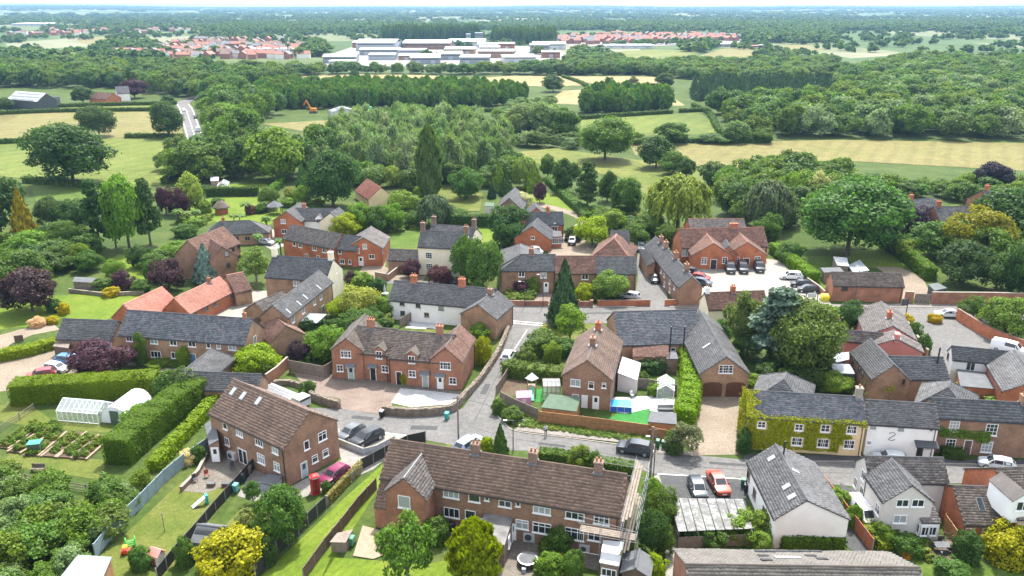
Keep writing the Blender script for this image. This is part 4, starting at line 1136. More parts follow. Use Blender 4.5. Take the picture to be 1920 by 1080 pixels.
sheet('cottage_driveway',[(545,690),(600,697),(625,703),(685,712),(745,716),(752,727),(735,754),(735,778),(718,777),(640,767),(638,748),(590,738),(560,712)],0.028,'blockpave')
sheet('white_gravel_driveway',[(752,726),(800,730),(864,738),(856,757),(770,763),(733,755)],0.044,'gravel_white')
sheet('front_flagstones',[(625,704),(684,711),(745,714),(808,727),(868,734),(866,740),(800,732),(752,728),(690,720),(624,712)],0.050,'flagstone')
sheet('garage_driveway',[(1311,740),(1397,740),(1388,775),(1382,800),(1388,852),(1300,854),(1284,815),(1300,780)],0.030,'gravel')
sheet('barn_gravel',[(-60,668),(30,655),(110,652),(130,660),(215,668),(225,690),(180,702),(120,712),(50,728),(-60,742)],0.030,'gravel')
sheet('barn_path',[(-60,665),(-60,645),(40,617),(100,607),(112,618),(60,628),(20,645),(0,662)],0.030,'gravel')
sheet('barn_terrace',[(225,672),(460,700),(480,690),(470,720),(340,705),(230,682)],0.026,'flagstone')
sheet('courtyard',[(355,595),(460,560),(475,545),(510,545),(500,580),(480,597),(420,612)],0.030,'gravel_pale')
sheet('farm_drive',[(495,428),(510,430),(535,440),(535,460),(512,470),(480,452)],0.030,'gravel_pale')
sheet('farm_drive',[(680,500),(715,470),(728,470),(722,500),(760,517),(800,517),(790,530),(720,530),(670,515)],0.030,'gravel')
sheet('farm_drive',[(672,512),(720,526),(790,527),(870,530),(880,542),(800,535),(700,530)],0.034,'asphalt')
sheet('track',[(918,580),(936,545),(945,500),(958,470),(985,448),(1000,452),(975,475),(960,505),(950,575)],0.030,'gravel')
sheet('farm_drive',[(1025,462),(1060,452),(1110,450),(1120,478),(1060,482),(1030,480)],0.030,'gravel')
ribbon('curved_drive',[(1000,381),(1040,391),(1078,402),(1098,414),(1085,428),(1060,450)],3.6,0.034,'gravel')
sheet('house_path',[(1002,545),(1035,545),(1035,567),(1000,567)],0.03,'blockpave')
sheet('gravel_yard',[(1640,500),(1690,502),(1730,520),(1742,545),(1735,556),(1690,562),(1690,530)],0.03,'gravel')
sheet('car_park_tarmac',[(1225,889),(1400,898),(1400,946),(1395,955),(1255,950),(1238,920)],0.034,'asphalt_dark')
sheet('side_path',[(1226,892),(1236,890),(1252,950),(1275,1010),(1262,1090),(1245,1090),(1250,1010)],0.04,'concrete')
sheet('parking_bay',[(600,800),(700,809),(770,818),(735,850),(700,880),(640,905),(590,925),(548,940),(540,915),(640,862),(632,830)],0.032,'concrete')
sheet('patio',[(398,822),(440,850),(475,862),(470,885),(410,915),(385,925),(340,920),(380,880),(396,850)],0.034,'flagstone')
sheet('back_patio',[(480,868),(545,915),(560,930),(500,945),(445,930)],0.034,'concrete')
sheet('terrace_patio',[(960,985),(1040,1000),(1035,1040),(1010,1085),(930,1085),(945,1040)],0.034,'flagstone')
sheet('terrace_patio',[(815,965),(900,985),(905,1010),(840,1010),(818,985)],0.030,'flagstone')
sheet('terrace_patio',[(1060,1010),(1130,1020),(1120,1070),(1060,1055)],0.030,'flagstone')
sheet('decking',[(680,985),(735,1000),(745,1030),(700,1048),(662,1042)],0.12,'wood_pale')
sheet('play_yard',[(935,725),(950,710),(990,715),(995,740),(940,745)],0.03,'bare_soil')
sheet('plastic_turf',[(1148,782),(1170,762),(1218,762),(1214,800),(1120,780)],0.034,'turf_plastic')
sheet('pool_terrace',[(1150,745),(1225,742),(1222,765),(1172,776),(1145,770)],0.05,'gravel_white')
sheet('white_terrace',[(1222,745),(1265,748),(1262,775),(1218,770)],0.05,'gravel_white')
sheet('plastic_turf',[(1003,730),(1025,728),(1022,752),(1004,755)],0.034,'turf_plastic')
sheet('deck_terrace',[(1735,1012),(1782,1012),(1795,1030),(1790,1052),(1745,1050)],0.30,'wood_dark')
sheet('house_drive',[(1575,905),(1598,918),(1630,958),(1650,990),(1625,990),(1580,930)],0.045,'asphalt_dark')
sheet('alley',[(1562,965),(1580,960),(1640,1030),(1600,1034),(1560,1000)],0.03,'asphalt_dark')
sheet('garden_path',[(1480,700),(1520,690),(1530,705),(1480,715)],0.03,'gravel')
sheet('roof_terrace',[(1850,700),(1905,690),(1925,720),(1870,735)],0.03,'flagstone')
# lawns
for nm,pts,mt in [
        ('lawn',[(0,560),(90,555),(180,550),(270,550),(245,585),(190,602),(120,596),(50,612),(-60,625),(-60,570)],'lawn_bright'),
        ('lawn',[(195,500),(220,478),(330,468),(330,485),(280,525),(205,515)],'lawn_bright'),
        ('lawn',[(330,400),(400,368),(520,372),(530,405),(500,425),(400,415),(345,440)],'lawn_bright'),
        ('lawn',[(400,345),(500,345),(510,360),(400,358)],'lawn_bright'),
        ('lawn',[(715,445),(790,430),(800,455),(790,472),(720,468)],'lawn_dry'),
        ('lawn',[(895,424),(930,424),(935,450),(900,455)],'lawn_bright'),
        ('lawn',[(975,360),(1010,355),(1080,385),(1085,402),(1040,388),(1000,378)],'lawn_bright'),
        ('lawn',[(560,630),(625,610),(610,660),(560,680)],'lawn_dry'),
        ('lawn',[(700,590),(760,592),(770,612),(700,618)],'lawn'),
        ('garden_gravel',[(770,598),(830,600),(820,618),(760,615)],'gravel_white'),
        ('lawn',[(800,615),(870,622),(860,632),(790,628)],'lawn_dry'),
        ('lawn',[(1000,600),(1130,602),(1100,640),(1060,668),(1000,655),(985,648)],'lawn_dry'),
        ('verge',[(928,742),(946,750),(1010,790),(1120,806),(1220,820),(1236,836),(1160,820),(1060,809),(978,798),(945,790),(930,770)],'lawn'),
        ('lawn',[(1190,690),(1245,690),(1262,715),(1200,722)],'lawn'),
        ('lawn',[(1450,500),(1500,480),(1560,480),(1570,520),(1540,545)],'lawn'),
        ('lawn',[(1580,470),(1660,468),(1700,500),(1690,503),(1640,502),(1600,500)],'lawn_bright'),
        ('lawn',[(1710,475),(1750,480),(1760,515),(1730,510)],'lawn_bright'),
        ('lawn',[(1780,385),(1830,378),(1850,385),(1790,398)],'lawn_dry'),
        ('lawn',[(380,920),(425,905),(440,915),(370,1010),(300,1090),(160,1090),(190,1040),(280,960),(340,902)],'lawn_dry'),
        ('lawn',[(450,955),(560,965),(545,1010),(500,1070),(440,1050),(400,1010)],'lawn_dry'),
        ('lawn',[(650,930),(720,868),(730,868),(720,900),(600,1090),(480,1090)],'lawn_bright'),
        ('lawn',[(620,1045),(700,1050),(790,1060),(840,1050),(850,1090),(600,1090)],'lawn_bright'),
        ('lawn',[(20,850),(140,858),(200,862),(190,900),(60,880),(0,872)],'lawn_dry'),
        ('lawn',[(0,760),(40,745),(100,790),(230,800),(210,812),(60,800),(0,790)],'lawn_dry'),
        ('lawn',[(830,826),(930,836),(900,842),(840,838)],'lawn_dry'),
        ('lawn',[(1690,1045),(1760,1048),(1930,1080),(1930,1100),(1720,1100)],'lawn')]:
    sheet(nm,pts,0.018,mt)
# kerbs and road paint
for nm,pts,h in (('kerb',[(927,760),(932,778),(946,794),(968,809),(1060,821),(1150,833),(1230,847),(1298,854)],0.12),('kerb',[(1395,864),(1480,866),(1625,866),(1760,870),(1925,873)],0.12),
                   ('kerb',[(1045,577),(1190,576)],0.12),('kerb',[(1258,577),(1400,577),(1560,577),(1700,576),(1920,581)],0.12),('kerb',[(1012,846),(1180,874),(1222,888)],0.10)):
    ribbon(nm,pts,0.16,h,'stone_trim',thick=h)
def dashes(name,pts,n,ln,wd,z=0.046):
    """painted dashes between two photo spots"""
    a,b_ = P(*pts[0]),P(*pts[1])
    for k in range(n):
        c = a + (b_ - a) * ((k + 0.5) / n); d = (b_ - a).normalized(); q = Vector((-d.y,d.x,0))
        mb = MB(); mb.poly([c - d * ln / 2 - q * wd / 2 + UP * z,c + d * ln / 2 - q * wd / 2 + UP * z,c + d * ln / 2 + q * wd / 2 + UP * z,c - d * ln / 2 + q * wd / 2 + UP * z]); o = mb.build(name,'line_white',kind='structure',fix=False)
        for f in o.data.polygons:
            if f.normal.z < 0: f.flip()
dashes('give_way_dash',[(962,602),(1018,607)],8,0.6,0.22); dashes('give_way_dash',[(962,606),(1018,611)],8,0.6,0.22)
dashes('centre_dash',[(989,618),(964,656)],2,4.0,0.14)
ribbon('bay_line',[(704,810),(770,818)],0.14,0.05,'line_white'); ribbon('bay_line',[(1232,889),(1400,899)],0.14,0.05,'line_white')
ribbon('tarmac_patch',[(770,802),(820,803)],1.1,0.042,'asphalt_dark')
for pts,wd in (([(905,740),(915,720)],0.9),([(1010,832),(1060,838)],0.5),([(1330,868),(1400,873)],0.6),([(1090,588),(1150,587)],0.8),([(660,782),(700,786)],0.9),([(1640,592),(1690,592)],0.8),([(1640,888),(1760,890)],0.45),([(880,800),(960,822),(1080,840),(1220,866),(1400,882),(1600,888)],0.10),([(965,640),(945,680),(915,740),(890,790)],0.10)):
    ribbon('tarmac_patch',pts,wd,0.040,'asphalt_dark')
for x,y in ((832,797),(1302,872),(1560,880)):
    mb = MB(); g = P(x,y,0.042); mb.lathe(g,[(0.35,0),(0.35,0.012)],12); mb.build('manhole_cover','dark_metal',kind='structure')
# the main road in the fields
ribbon('country_road',[(375,285),(366,258),(357,230),(349,205),(343,196),(352,188),(385,178)],7.5,0.12,'asphalt')
for off in (-3.3,3.3):
    q = [P(x,y) for x,y in [(375,285),(366,258),(357,230),(349,205),(343,196)]]
    q = [(p_.x + off,p_.y) for p_ in q]; ribbon('edge_line',q,0.3,0.16,'line_white',px=False)
q = [P(x,y) for x,y in [(366,258),(357,230),(349,205)]]
for k in range(12):
    a = q[0].lerp(q[2],k / 12); b_ = q[0].lerp(q[2],(k + 0.5) / 12); ribbon('centre_dash',[(a.x,a.y),(b_.x,b_.y)],0.4,0.16,'line_white',px=False)
ribbon('town_road',[(500,160),(530,138),(545,130),(540,125)],9,0.3,'asphalt')
# ------------------------------------------------------------------ houses of the village
# the row of cottages in the middle
r = house('cottage_row','red brick cottage row with two front gables, dormers and mossy tile roof',750,712)
TL = Block(r,(648.5,635),(684.6,590),6.7,4.8,E=(683,653),roof='tile_moss',wall='brick_red',ridge='tile_grey')
TM1 = Block(r,(672,612),(745,619),6.8,4.4,E=(712,665),roof='tile_moss',wall='brick_red',ridge='tile_grey')
TM2 = Block(r,(745,621),(852,629),6.6,4.3,E=(776,675),roof='tile_moss',wall='brick_red',ridge='tile_grey')
TR = Block(r,(835,653),(862,610),7.0,4.7,E=(863,681),roof='tile_redbrown',wall='brick_red',ridge='tile_grey')
TL.wins('A',[(648.5,664,1.6,1.15,'c3b')],lintel='stone_trim'); TL.win('A',637.7,690,1.0,1.05,'c2b'); TL.door('A',658.3,699.6,1.0,2.1,'door_sage','g',True,'sage green front door under a small lead canopy')
TM1.dormer(711,665); TM1.door('F',699.6,697.5,1.0,2.15,'black_plastic','',True,'black front door with a wreath'); TM1.win('F',723,691.7,1.1,1.05,'c2b'); TM2.door('F',748,704,0.95,2.2,'black_plastic','',False,'black panel painted as the shade in the passage between the cottages')  # passage is open; a black door panel stands for its shade
TM2.dormer(772,674); TM2.win('F',773,700.6,1.1,1.05,'c2b'); TM2.door('F',797.5,711,1.0,2.1,'door_greygreen','',True,'grey green front door under a lead canopy')
TR.win('A',835,685.6,1.65,1.2,'c3b'); TR.door('A',825.6,720.4,1.0,2.1,'white_paint','g',True,'white front door with small panes'); TR.win('A',849,714,1.15,1.15,'c2b')
TM1.chimney(697.5,604,1.5,0.7,1.1,3); TM2.chimney(827.7,614,1.5,0.7,1.0,2)
# long brown-tiled terrace in front
r = house('brick_terrace','long brown brick terrace with concrete tile roof and scaffolding at its right end',940,985)
T = Block(r,(734,825),(1174,891),8.3,5.2,E=(990,939),roof='tile_brown',wall='brick_brown',tile=(0.33,0.34),ridge='tile_brown')
for x,y,w_,h_,st in [(846,925,1.75,1.1,'c3'),(889.5,932.5,1.3,1.1,''),(913,933,0.5,0.7,'t'),(947,942,1.35,1.15,'c2t'),(971.5,943,0.5,0.75,'t'),(1016,954,1.95,1.2,'c3t'),(1078,964,2.0,1.25,'c3t'),(1128,974,1.6,1.1,'c3t'),
                         (847,961,1.8,1.2,'c3'),(882,965,1.25,1.05,''),(979,983,1.35,1.15,'c2t'),(1016,990,2.0,1.3,'c3t'),(1077,1001,2.05,1.35,'c3t'),(1114,1005,1.3,1.1,'c2')]: T.win('F',x,y,w_,h_,st)
T.door('F',905,969,0.95,2.05,'white_paint','g'); T.door('F',931,974,0.95,2.05,'wood_dark'); T.door('F',960,985,0.95,2.05,'white_paint','g')
for x,y in ((890,842),(999,857),(1123,872)): T.chimney(x,y,1.25,0.8,0.9,2,'brick_dark')
TW = Block(r,(757.5,897.5),(792,851),8.0,5.3,E=(797,932),roof='tile_grey',wall='brick_red',tile=(0.33,0.34),ridge='lead')
TW.win('A',758,941,1.35,1.5,'c1w')
quad_build(r,[(700,953,2.5),(727,957,2.5),(750,897,5.0),(716,891,5.0)],'brick_red','tile_brown',tiles=(0.33,0.34))
lw = P(704,953,2.3); rw = P(727,957,2.3); face_win(r,lw,rw,0.5,1.5,1.1,1.1,'c1t')
TR_ = [p for p in quad_build(r,[(910,958,2.75),(964,964,2.75),(946,1024,2.6),(893,1014,2.6)],'brick_dark','felt_stained')[0]]
face_win(r,TR_[2],TR_[1],0.45,1.5,1.0,1.2,'c2'); face_win(r,TR_[2],TR_[1],0.85,1.1,0.9,2.0,'g','white_paint')
# brick semi on the left
r = house('semi_detached_house','brown brick semi with three skylights beside the grassy strip',560,890)
S = Block(r,(439,712.5),(580,772.5),8.2,5.2,E=(468,810),roof='tile_brown',wall='brick_brown',tile=(0.33,0.36),ridge='tile_brown')
for x,y,w_,h_,st in [(422,796,0.95,1.2,'t'),(449,809.5,1.3,1.2,'c3'),(486,827.5,1.4,1.2,'c3t'),(516,842,1.1,1.2,'c2t'),(426,827.5,0.95,1.1,'c2'),(490,860,1.45,1.3,'c3t'),(519.5,875,1.15,1.2,'c2t')]: S.win('F',x,y,w_,h_,st)
S.door('F',455,847.5,1.7,2.1,'white_paint','p')
S.wins('B',[(604,817.5,1.3,1.25,'c2t'),(574.5,834.5,0.8,1.2,''),(590,860,0.95,1.0,'t'),(610,849,0.95,1.0,'t')]); S.door('B',570,879,1.0,2.1,'door_teal','g',False,'pale teal side door')
for x,y in ((437.5,734),(456,742.5),(485,752)): S.skylight(x,y,0.75,1.2)
q = quad_build(r,[(384,797,2.5),(402,785,3.2),(410,826,3.1),(392,836,2.4)],'brick_brown','felt_grey')[0]
face_win(r,q[3],q[2],0.5,1.15,0.9,2.0,'g','white_paint')
# brown detached house in the middle
r = house('detached_house','brown brick house with steep plain tile roof between the lane and the garden pool',1100,760)
D = Block(r,(1101,676),(1126,606),7.4,4.75,E=(1145,715),roof='tile_brown',wall='brick_brown',tile=(0.33,0.34),ridge='tile_grey')
D.wins('A',[(1079,717.5,1.45,1.1,'c2w'),(1108.5,722,0.8,1.05,'t'),(1132.5,722.5,0.6,0.85,'t'),(1079,742,1.0,0.5,'w')]); D.door('A',1096,754,0.9,2.0,'white_paint'); D.door('A',1117,757,0.95,2.05,'white_paint','g')
D.chimney(1114,640,1.3,0.8,0.9,1,'brick_brown'); D.chimney(1122,611,1.3,0.8,0.9,2,'brick_orange')
quad_build(r,[(1167,670,2.9),(1202,682,2.3),(1195,714,2.3),(1158,700,2.9)],'render_grey','sheet_white')
# slate barn and garage barn
r = house('slate_barn','buff brick barn with broad blue slate roof along the main road',1230,660,'barn')
B4 = Block(r,(1151,586),(1305,582),6.6,3.5,E=(1225,645),roof='slate_blue',wall='brick_buff',tile=(0.36,0.3))
B4.wins('F',[(1192,655,0.8,0.6,''),(1262,655,0.8,0.6,'')])
quad_build(r,[(1187,642,3.4),(1253,645,3.4),(1254,672,2.3),(1186,670,2.3)],'brick_buff','tile_redbrown',tiles=(0.34,0.3))
for x,y in ((1256,655),(1281,655)):
    g = P(x,y,3.0); mb = MB(); mb.bar((g.x,g.y,2.5),(g.x,g.y,6.6),0.11,n=8); mb.lathe((g.x,g.y,6.6),[(0.17,0),(0.17,0.25),(0.05,0.3)],8); mb.build('flue','black_plastic',r)
r = house('garage_barn','buff brick barn with two arched wooden garage doors and slate roof',1355,740,'barn')
B5 = Block(r,(1362,670),(1310,580),6.3,3.7,E=(1401,696),roof='slate',wall='brick_buff',tile=(0.36,0.3))
B5.win('A',1361,692,2.0,1.3,'c3b')
def arch_door(blk,k,px,py,w_,h_,mat):
    p,a = blk.spot(k,px,py,w_,h_,floor=0.02); mb = MB(); n = 10
    pts = [(-w_ / 2,-h_ / 2),(w_ / 2,-h_ / 2)] + [(w_ / 2 * math.cos(math.pi * i / n),h_ / 2 - w_ * 0.14 + w_ * 0.14 * math.sin(math.pi * i / n)) for i in range(n + 1)]
    mb.prism([(x,-0.05,z_) for x,z_ in pts],[(x,0.01,z_) for x,z_ in pts])
    for i in range(-3,4): mb.box((i * w_ / 7.5,-0.055,-h_ / 2 + 0.08),Vector((1,0,0)),Vector((0,1,0)),0.05,0.03,h_ * 0.8)
    o = obj('garage_door',mb.mesh('garage_door',mat),blk.root,p - blk.root.location,a); o['label'] = 'arched dark wooden garage door'
arch_door(B5,'A',1336,727,2.75,2.35,'door_wood'); arch_door(B5,'A',1379,727,2.75,2.35,'door_wood')
B5.skylight(1325,649,0.6,1.4,'F'); 
# ivy house and white cottage
r = house('ivy_covered_house','cream house covered in lime green ivy, slate roof',1510,850)
IV = Block(r,(1400,733),(1618,746),7.2,4.8,E=(1508,786),roof='slate_blue',wall='render_tan',tile=(0.36,0.26))
IV.wins('F',[(1428,796,1.0,0.95,'c2b'),(1498,801,1.0,0.95,'c2b'),(1547.5,803,1.1,1.0,'c2b'),(1597,805.5,1.2,1.1,'c2b'),(1494,827.5,1.3,1.15,'c2b'),(1543,830.5,1.35,1.2,'c2b'),(1592,833,1.3,1.2,'c2b')])
IV.chimney(1612,738,1.5,0.8,0.8,1,'stone_trim')
HP = Block(r,(1470,713),(1474,700),7.2,4.8,W=7,roof='slate',wall='brick_buff',hipA=3.0,hipB=3,tile=(0.4,0.32))
iv_o = IV
r = house('white_cottage','white rendered cottage with S shaped wall tie and dark porch, joined to the ivy house',1685,855)
WC = Block(r,(1624,751),(1753,759),7.0,4.6,E=(1690,797),roof='slate',wall='render_white',tile=(0.36,0.26))
WC.wins('F',[(1636,801,0.95,0.85,'w'),(1689,805,0.95,0.85,'w'),(1746,806,0.4,0.45,''),(1628,830,0.6,0.6,'w'),(1739,838,0.8,0.9,'c3')]); WC.door('F',1725,842,0.95,2.05,'black_plastic')
p0,n_,u_,hl = WC.face('F'); q = on_plane(1735,830,p0,n_); z_ = q.z
mb = MB(); f = [q - u_ * 1.35 + n_ * 1.0 - UP * 0.25,q + u_ * 1.35 + n_ * 1.0 - UP * 0.25,q + u_ * 1.35 + UP * 0.2,q - u_ * 1.35 + UP * 0.2]; mb.prism(f,[p_ + UP * 0.1 for p_ in f]); mb.build('porch_roof','slate_dark',r)
q = on_plane(1672,819,p0,n_) + n_ * 0.03; mb = MB(); pts = []
for k in range(19):
    a = -0.5 + k / 18 * (math.pi * 1.35); pts.append(q + u_ * (0.30 * math.cos(a) * 1.0) + UP * (0.30 + 0.26 * math.sin(a)))
pts = [q + u_ * x * 1.1 + UP * z2 * 1.1 for x,z2 in [(-0.35,0.38),(-0.2,0.52),(0.1,0.55),(0.32,0.42),(0.3,0.22),(0.05,0.05),(-0.2,-0.12),(-0.3,-0.32),(-0.1,-0.46),(0.2,-0.42),(0.36,-0.3)]]
for a,b_ in zip(pts,pts[1:]): mb.bar(a,b_,0.035,n=4)
mb.build('wall_tie','dark_metal',r)
r = house('brick_house','brown brick house with climber over its door at the right edge by the road',1840,850)
BH = Block(r,(1744,747),(1940,758),7.8,5.1,E=(1850,787),roof='slate_dark',wall='brick_brown',tile=(0.4,0.42))
BH.wins('F',[(1789,799,1.25,1.5,'b'),(1859,805.5,1.35,1.55,'b'),(1782,832.5,1.25,1.5,'b'),(1850,838,1.3,1.5,'b')],lintel='stone_trim'); BH.door('F',1812.5,844,1.0,2.1,'wood_dark'); BH.chimney(1921,748,1.3,0.8,0.9,2,'brick_buff')
HB = Block(r,(1778,728),(1782,716),6.6,4.4,W=6.5,roof='slate',wall='brick_buff',hipA=2.8,hipB=2.5,tile=(0.4,0.32))
# white bungalow by the car park
r = house('white_bungalow','white rendered building with grey slate roof, flue and four skylights',1490,980)
WB = Block(r,(1512.5,939),(1454,835),5.9,3.7,E=(1450,962),roof='slate',wall='render_white',tile=(0.36,0.3),Wb=4.6)
for x,y,sd_ in ((1447,860,'F'),(1475,913,'F'),(1485,932,'F')): WB.skylight(x,y,0.75,1.0,'F' if WB.uy.x < 0 else 'K')
WB.skylight(1491,884,0.7,1.0,'K' if WB.uy.x < 0 else 'F')
for x,y in ((1404,891),(1415,925),(1433,960)): WB.win('F' if WB.uy.x < 0 else 'K',x,y,1.1,1.2,'c2',frame='stone_trim')
g = P(1470,846,6.2); mb = MB(); mb.bar((g.x,g.y,5.6),(g.x,g.y,7.5),0.1,n=8); mb.build('flue','black_plastic',r)
# grey rendered house
r = house('rendered_house','pale grey rendered house with crossing slate roofs and small conservatory',1690,990)
RC = Block(r,(1622.5,857),(1767,860),6.6,4.2,E=(1700,903),roof='tile_grey',wall='render_grey',tile=(0.36,0.3))
RW = Block(r,(1710,911),(1672,862),6.5,4.5,W=5.0,roof='slate',wall='render_grey',tile=(0.36,0.3))
RC.wins('A',[(1619,891,0.9,1.2,'c2'),(1605,905,0.8,1.2,'c2'),(1616,922,1.0,1.3,'c2')])
RW.wins('A',[(1692,943,1.3,0.95,'c2'),(1721,943,1.3,0.95,'c2'),(1687,973,1.4,1.0,'c2')])
RW.win('F' if RW.uy.x < 0 else 'K',1646,954,1.1,1.2,'c2')
q = quad_build(r,[(1716,951,3.0),(1752,951,3.0),(1765,983,2.2),(1728,983,2.2)],'render_white','tile_grey',tiles=(0.3,0.28))[0]
for f_ in (0.25,0.6): face_win(r,q[3],q[2],f_,1.35,0.9,1.1,'c2')
face_win(r,q[0],q[3],0.6,1.35,1.2,1.2,'c2')
# orange brick houses at the right
r = house('orange_brick_house','orange brick house with mossy slate roof and one long skylight',1850,1010)
O1 = Block(r,(1787,912),(1874,915),4.8,2.6,E=(1845,983),roof='tile_moss',wall='brick_orange',tile=(0.34,0.3),ridge='tile_grey')
O1.door('F',1817,999,0.95,2.05,'door_orange'); O1.win('F',1855,997,1.5,1.0,'c2'); O1.skylight(1838,945,0.7,1.5,mat='glass')
r = house('orange_brick_house','taller orange brick house with dormer at the right edge',1905,990)
O2 = Block(r,(1866,879),(1960,876),6.8,4.2,E=(1900,972),roof='tile_moss',wall='brick_orange',tile=(0.34,0.3),ridge='tile_grey')
O2.dormer(1917,948,1.4,1.1,'render_white','tile_grey','c2',0.8); O2.win('F',1912,990,1.3,1.1,'c2')
# nearest roof at the bottom edge
r = house('tiled_house','house with pale concrete tile roof and solar panels at the bottom edge',1500,1120)
e_ = P(1475,1029,4.9) - P(1475,1062,7.0)
NR = Block(r,(1287,1060),(1722,1066),7.0,4.6,W=9.0,roof='tile_concrete',wall='brick_red',tile=(0.36,0.34),Wb=abs(e_.y),ridge='tile_moss')
fk = (-NR.uy * (NR.H - NR.he) + UP * NR.wb).normalized(); vv = fk.cross(NR.ux).normalized(); kp = Vector((NR.a.x,NR.a.y,NR.H + 0.16))
for x,y in [(1425 + 21 * k,1034) for k in range(6)] + [(1432,1042),(1437,1050),(1520,1042),(1541,1048)]:
    c = on_plane(x,y,kp,fk); mb = MB(); mb.box(c,NR.ux,vv,1.0,0.62,0.07,uz=fk); mb.build('solar_panel','solar',r)
c = on_plane(1477,1046,kp,fk); mb = MB(); mb.box(c,NR.ux,vv,2.4,0.8,0.09,uz=fk); o = mb.build('roof_window','blind_glass',r)
# long slate barn on the left
r = house('barn_conversion','long brick barn conversion with slate roof, white windows and blue door',340,685,'house')
LB = Block(r,(240,582.5),(473,599),7.6,4.4,E=(335,636),roof='slate_blue',wall='brick_buff',tile=(0.4,0.3))
for x,y,w_,h_,st in [(242.5,634.5,1.15,0.95,'c2'),(289,639,1.3,1.0,'c2'),(325,642,1.2,1.0,'c2'),(360,644.5,1.3,1.0,'c2'),(391,647,0.65,1.0,''),(410,648,0.65,1.0,''),(435.5,651,1.3,1.0,'c2'),(292.5,664,1.8,1.1,'c3'),(328,666,1.2,1.1,'c2')]: LB.win('F',x,y,w_,h_,st)
LB.door('F',249,663,1.3,2.1,'white_paint','p'); LB.door('F',362.5,671,1.05,2.1,'garage_blue','',False,'arched blue front door'); LB.door('F',439,681,1.4,2.1,'white_paint','p')
LB.win('B',478,638,0.9,1.5,'c2'); LB.chimney(461,590,1.1,0.5,0.5,1)
LG = Block(r,(120,599),(222,602.5),5.8,2.7,E=(155,636),roof='slate',wall='brick_buff',tile=(0.4,0.3))
for x in (172,203): LG.door('F',x,648,2.5,2.2,'garage_blue','',False,'blue garage door')
LW = Block(r,(397,655),(345,696),4.6,2.6,W=5.4,roof='slate',wall='brick_buff',hipA=1.6,tile=(0.36,0.3))
LO = Block(r,(342,697),(490,703),4.4,2.4,E=(420,731),roof='slate',wall='brick_buff',tile=(0.36,0.3))
# pink-tiled barns
r = house('pink_tiled_barn','single storey brick barn with salmon pink tile roof beside the long slate barn',300,600,'barn')
PB1 = Block(r,(232,572),(304,539),5.2,2.6,E=(316,576),roof='tile_pink',wall='brick_orange',tile=(0.34,0.32),ridge='tile_pink')
r = house('pink_tiled_barn','long brick barn with salmon pink tile roof and chimney by the gravel courtyard',400,590,'barn')
PB2 = Block(r,(327,560),(412,520),5.4,2.7,E=(406,562),roof='tile_pink',wall='brick_orange',tile=(0.34,0.32),ridge='tile_pink')
k_ = 'F' if PB2.uy.x > 0 or True else 'K'
PB2.wins(k_,[(366,590,0.9,0.9,'c2'),(387,577,1.0,1.0,'c2'),(402,569,1.0,1.0,'c2'),(445,550,0.9,0.9,'c2')],frame='stone_trim'); PB2.chimney(385,524,1.0,0.6,0.6,1)
PG = Block(r,(455,511),(425,517),5.2,2.8,W=7.5,roof='tile_redbrown',wall='brick_buff',ridge='tile_pink')
arch_door(PG,'A',466,547,3.2,2.3,'black_plastic')
# brown house behind the blue spruce
r = house('brown_brick_house','large brown brick house with brown tile roof behind the blue spruce',410,510)
BB = Block(r,(352,452),(419,426),8.4,5.2,E=(425,466),roof='tile_redbrown',wall='brick_brown',tile=(0.4,0.36),ridge='tile_redbrown')
BB.wins('F',[(437,467,0.9,1.1,''),(447,461,0.9,1.1,''),(448,483,0.9,1.1,'')],frame='wood_dark')
BW = Block(r,(416,463),(392,447),7.4,5.0,W=5.5,roof='tile_redbrown',wall='brick_brown',tile=(0.4,0.36),ridge='tile_redbrown')
BW.wins('A',[(425,476,0.9,1.1,''),(428,497,0.9,1.1,'')],frame='wood_dark')
# bungalow with pyramid end
r = house('slate_bungalow','brick bungalow with hipped slate roof beside the palm garden',455,455)
SB = Block(r,(412,416),(468,414),5.6,2.8,E=(450,438),roof='slate',wall='brick_buff',hipB=4.5,hipA=3.0,tile=(0.4,0.34))
SB.wins('F',[(464,447,1.2,1.0,'c2'),(444,447,1.0,1.0,'c2')],frame='stone_trim'); SB.chimney(418,412,1.1,0.6,0.7,1)
# house with white render and brick gable
r = house('part_white_house','brick and white rendered house with slate roofs at the back of the village',590,435)
W1 = Block(r,(536,397),(563,380),6.6,4.2,W=7.0,roof='slate',wall='brick_orange',tile=(0.4,0.34))
W2 = Block(r,(548,391),(627,392),6.4,4.0,E=(580,413),roof='slate',wall='render_white',tile=(0.4,0.34))
W3 = Block(r,(619,400),(636,390),6.2,4.0,W=6.0,roof='slate',wall='render_cream',tile=(0.4,0.34))
W1.wins('A',[(531,415,1.2,1.1,'c2'),(533,434,1.3,1.1,'c2')]); W2.win('F',565,417,1.1,1.0,'c2'); W2.dormer(598,414,1.1,1.0,'render_white','slate','c2',0.9); W2.chimney(573,384,1.3,0.7,0.9,2)
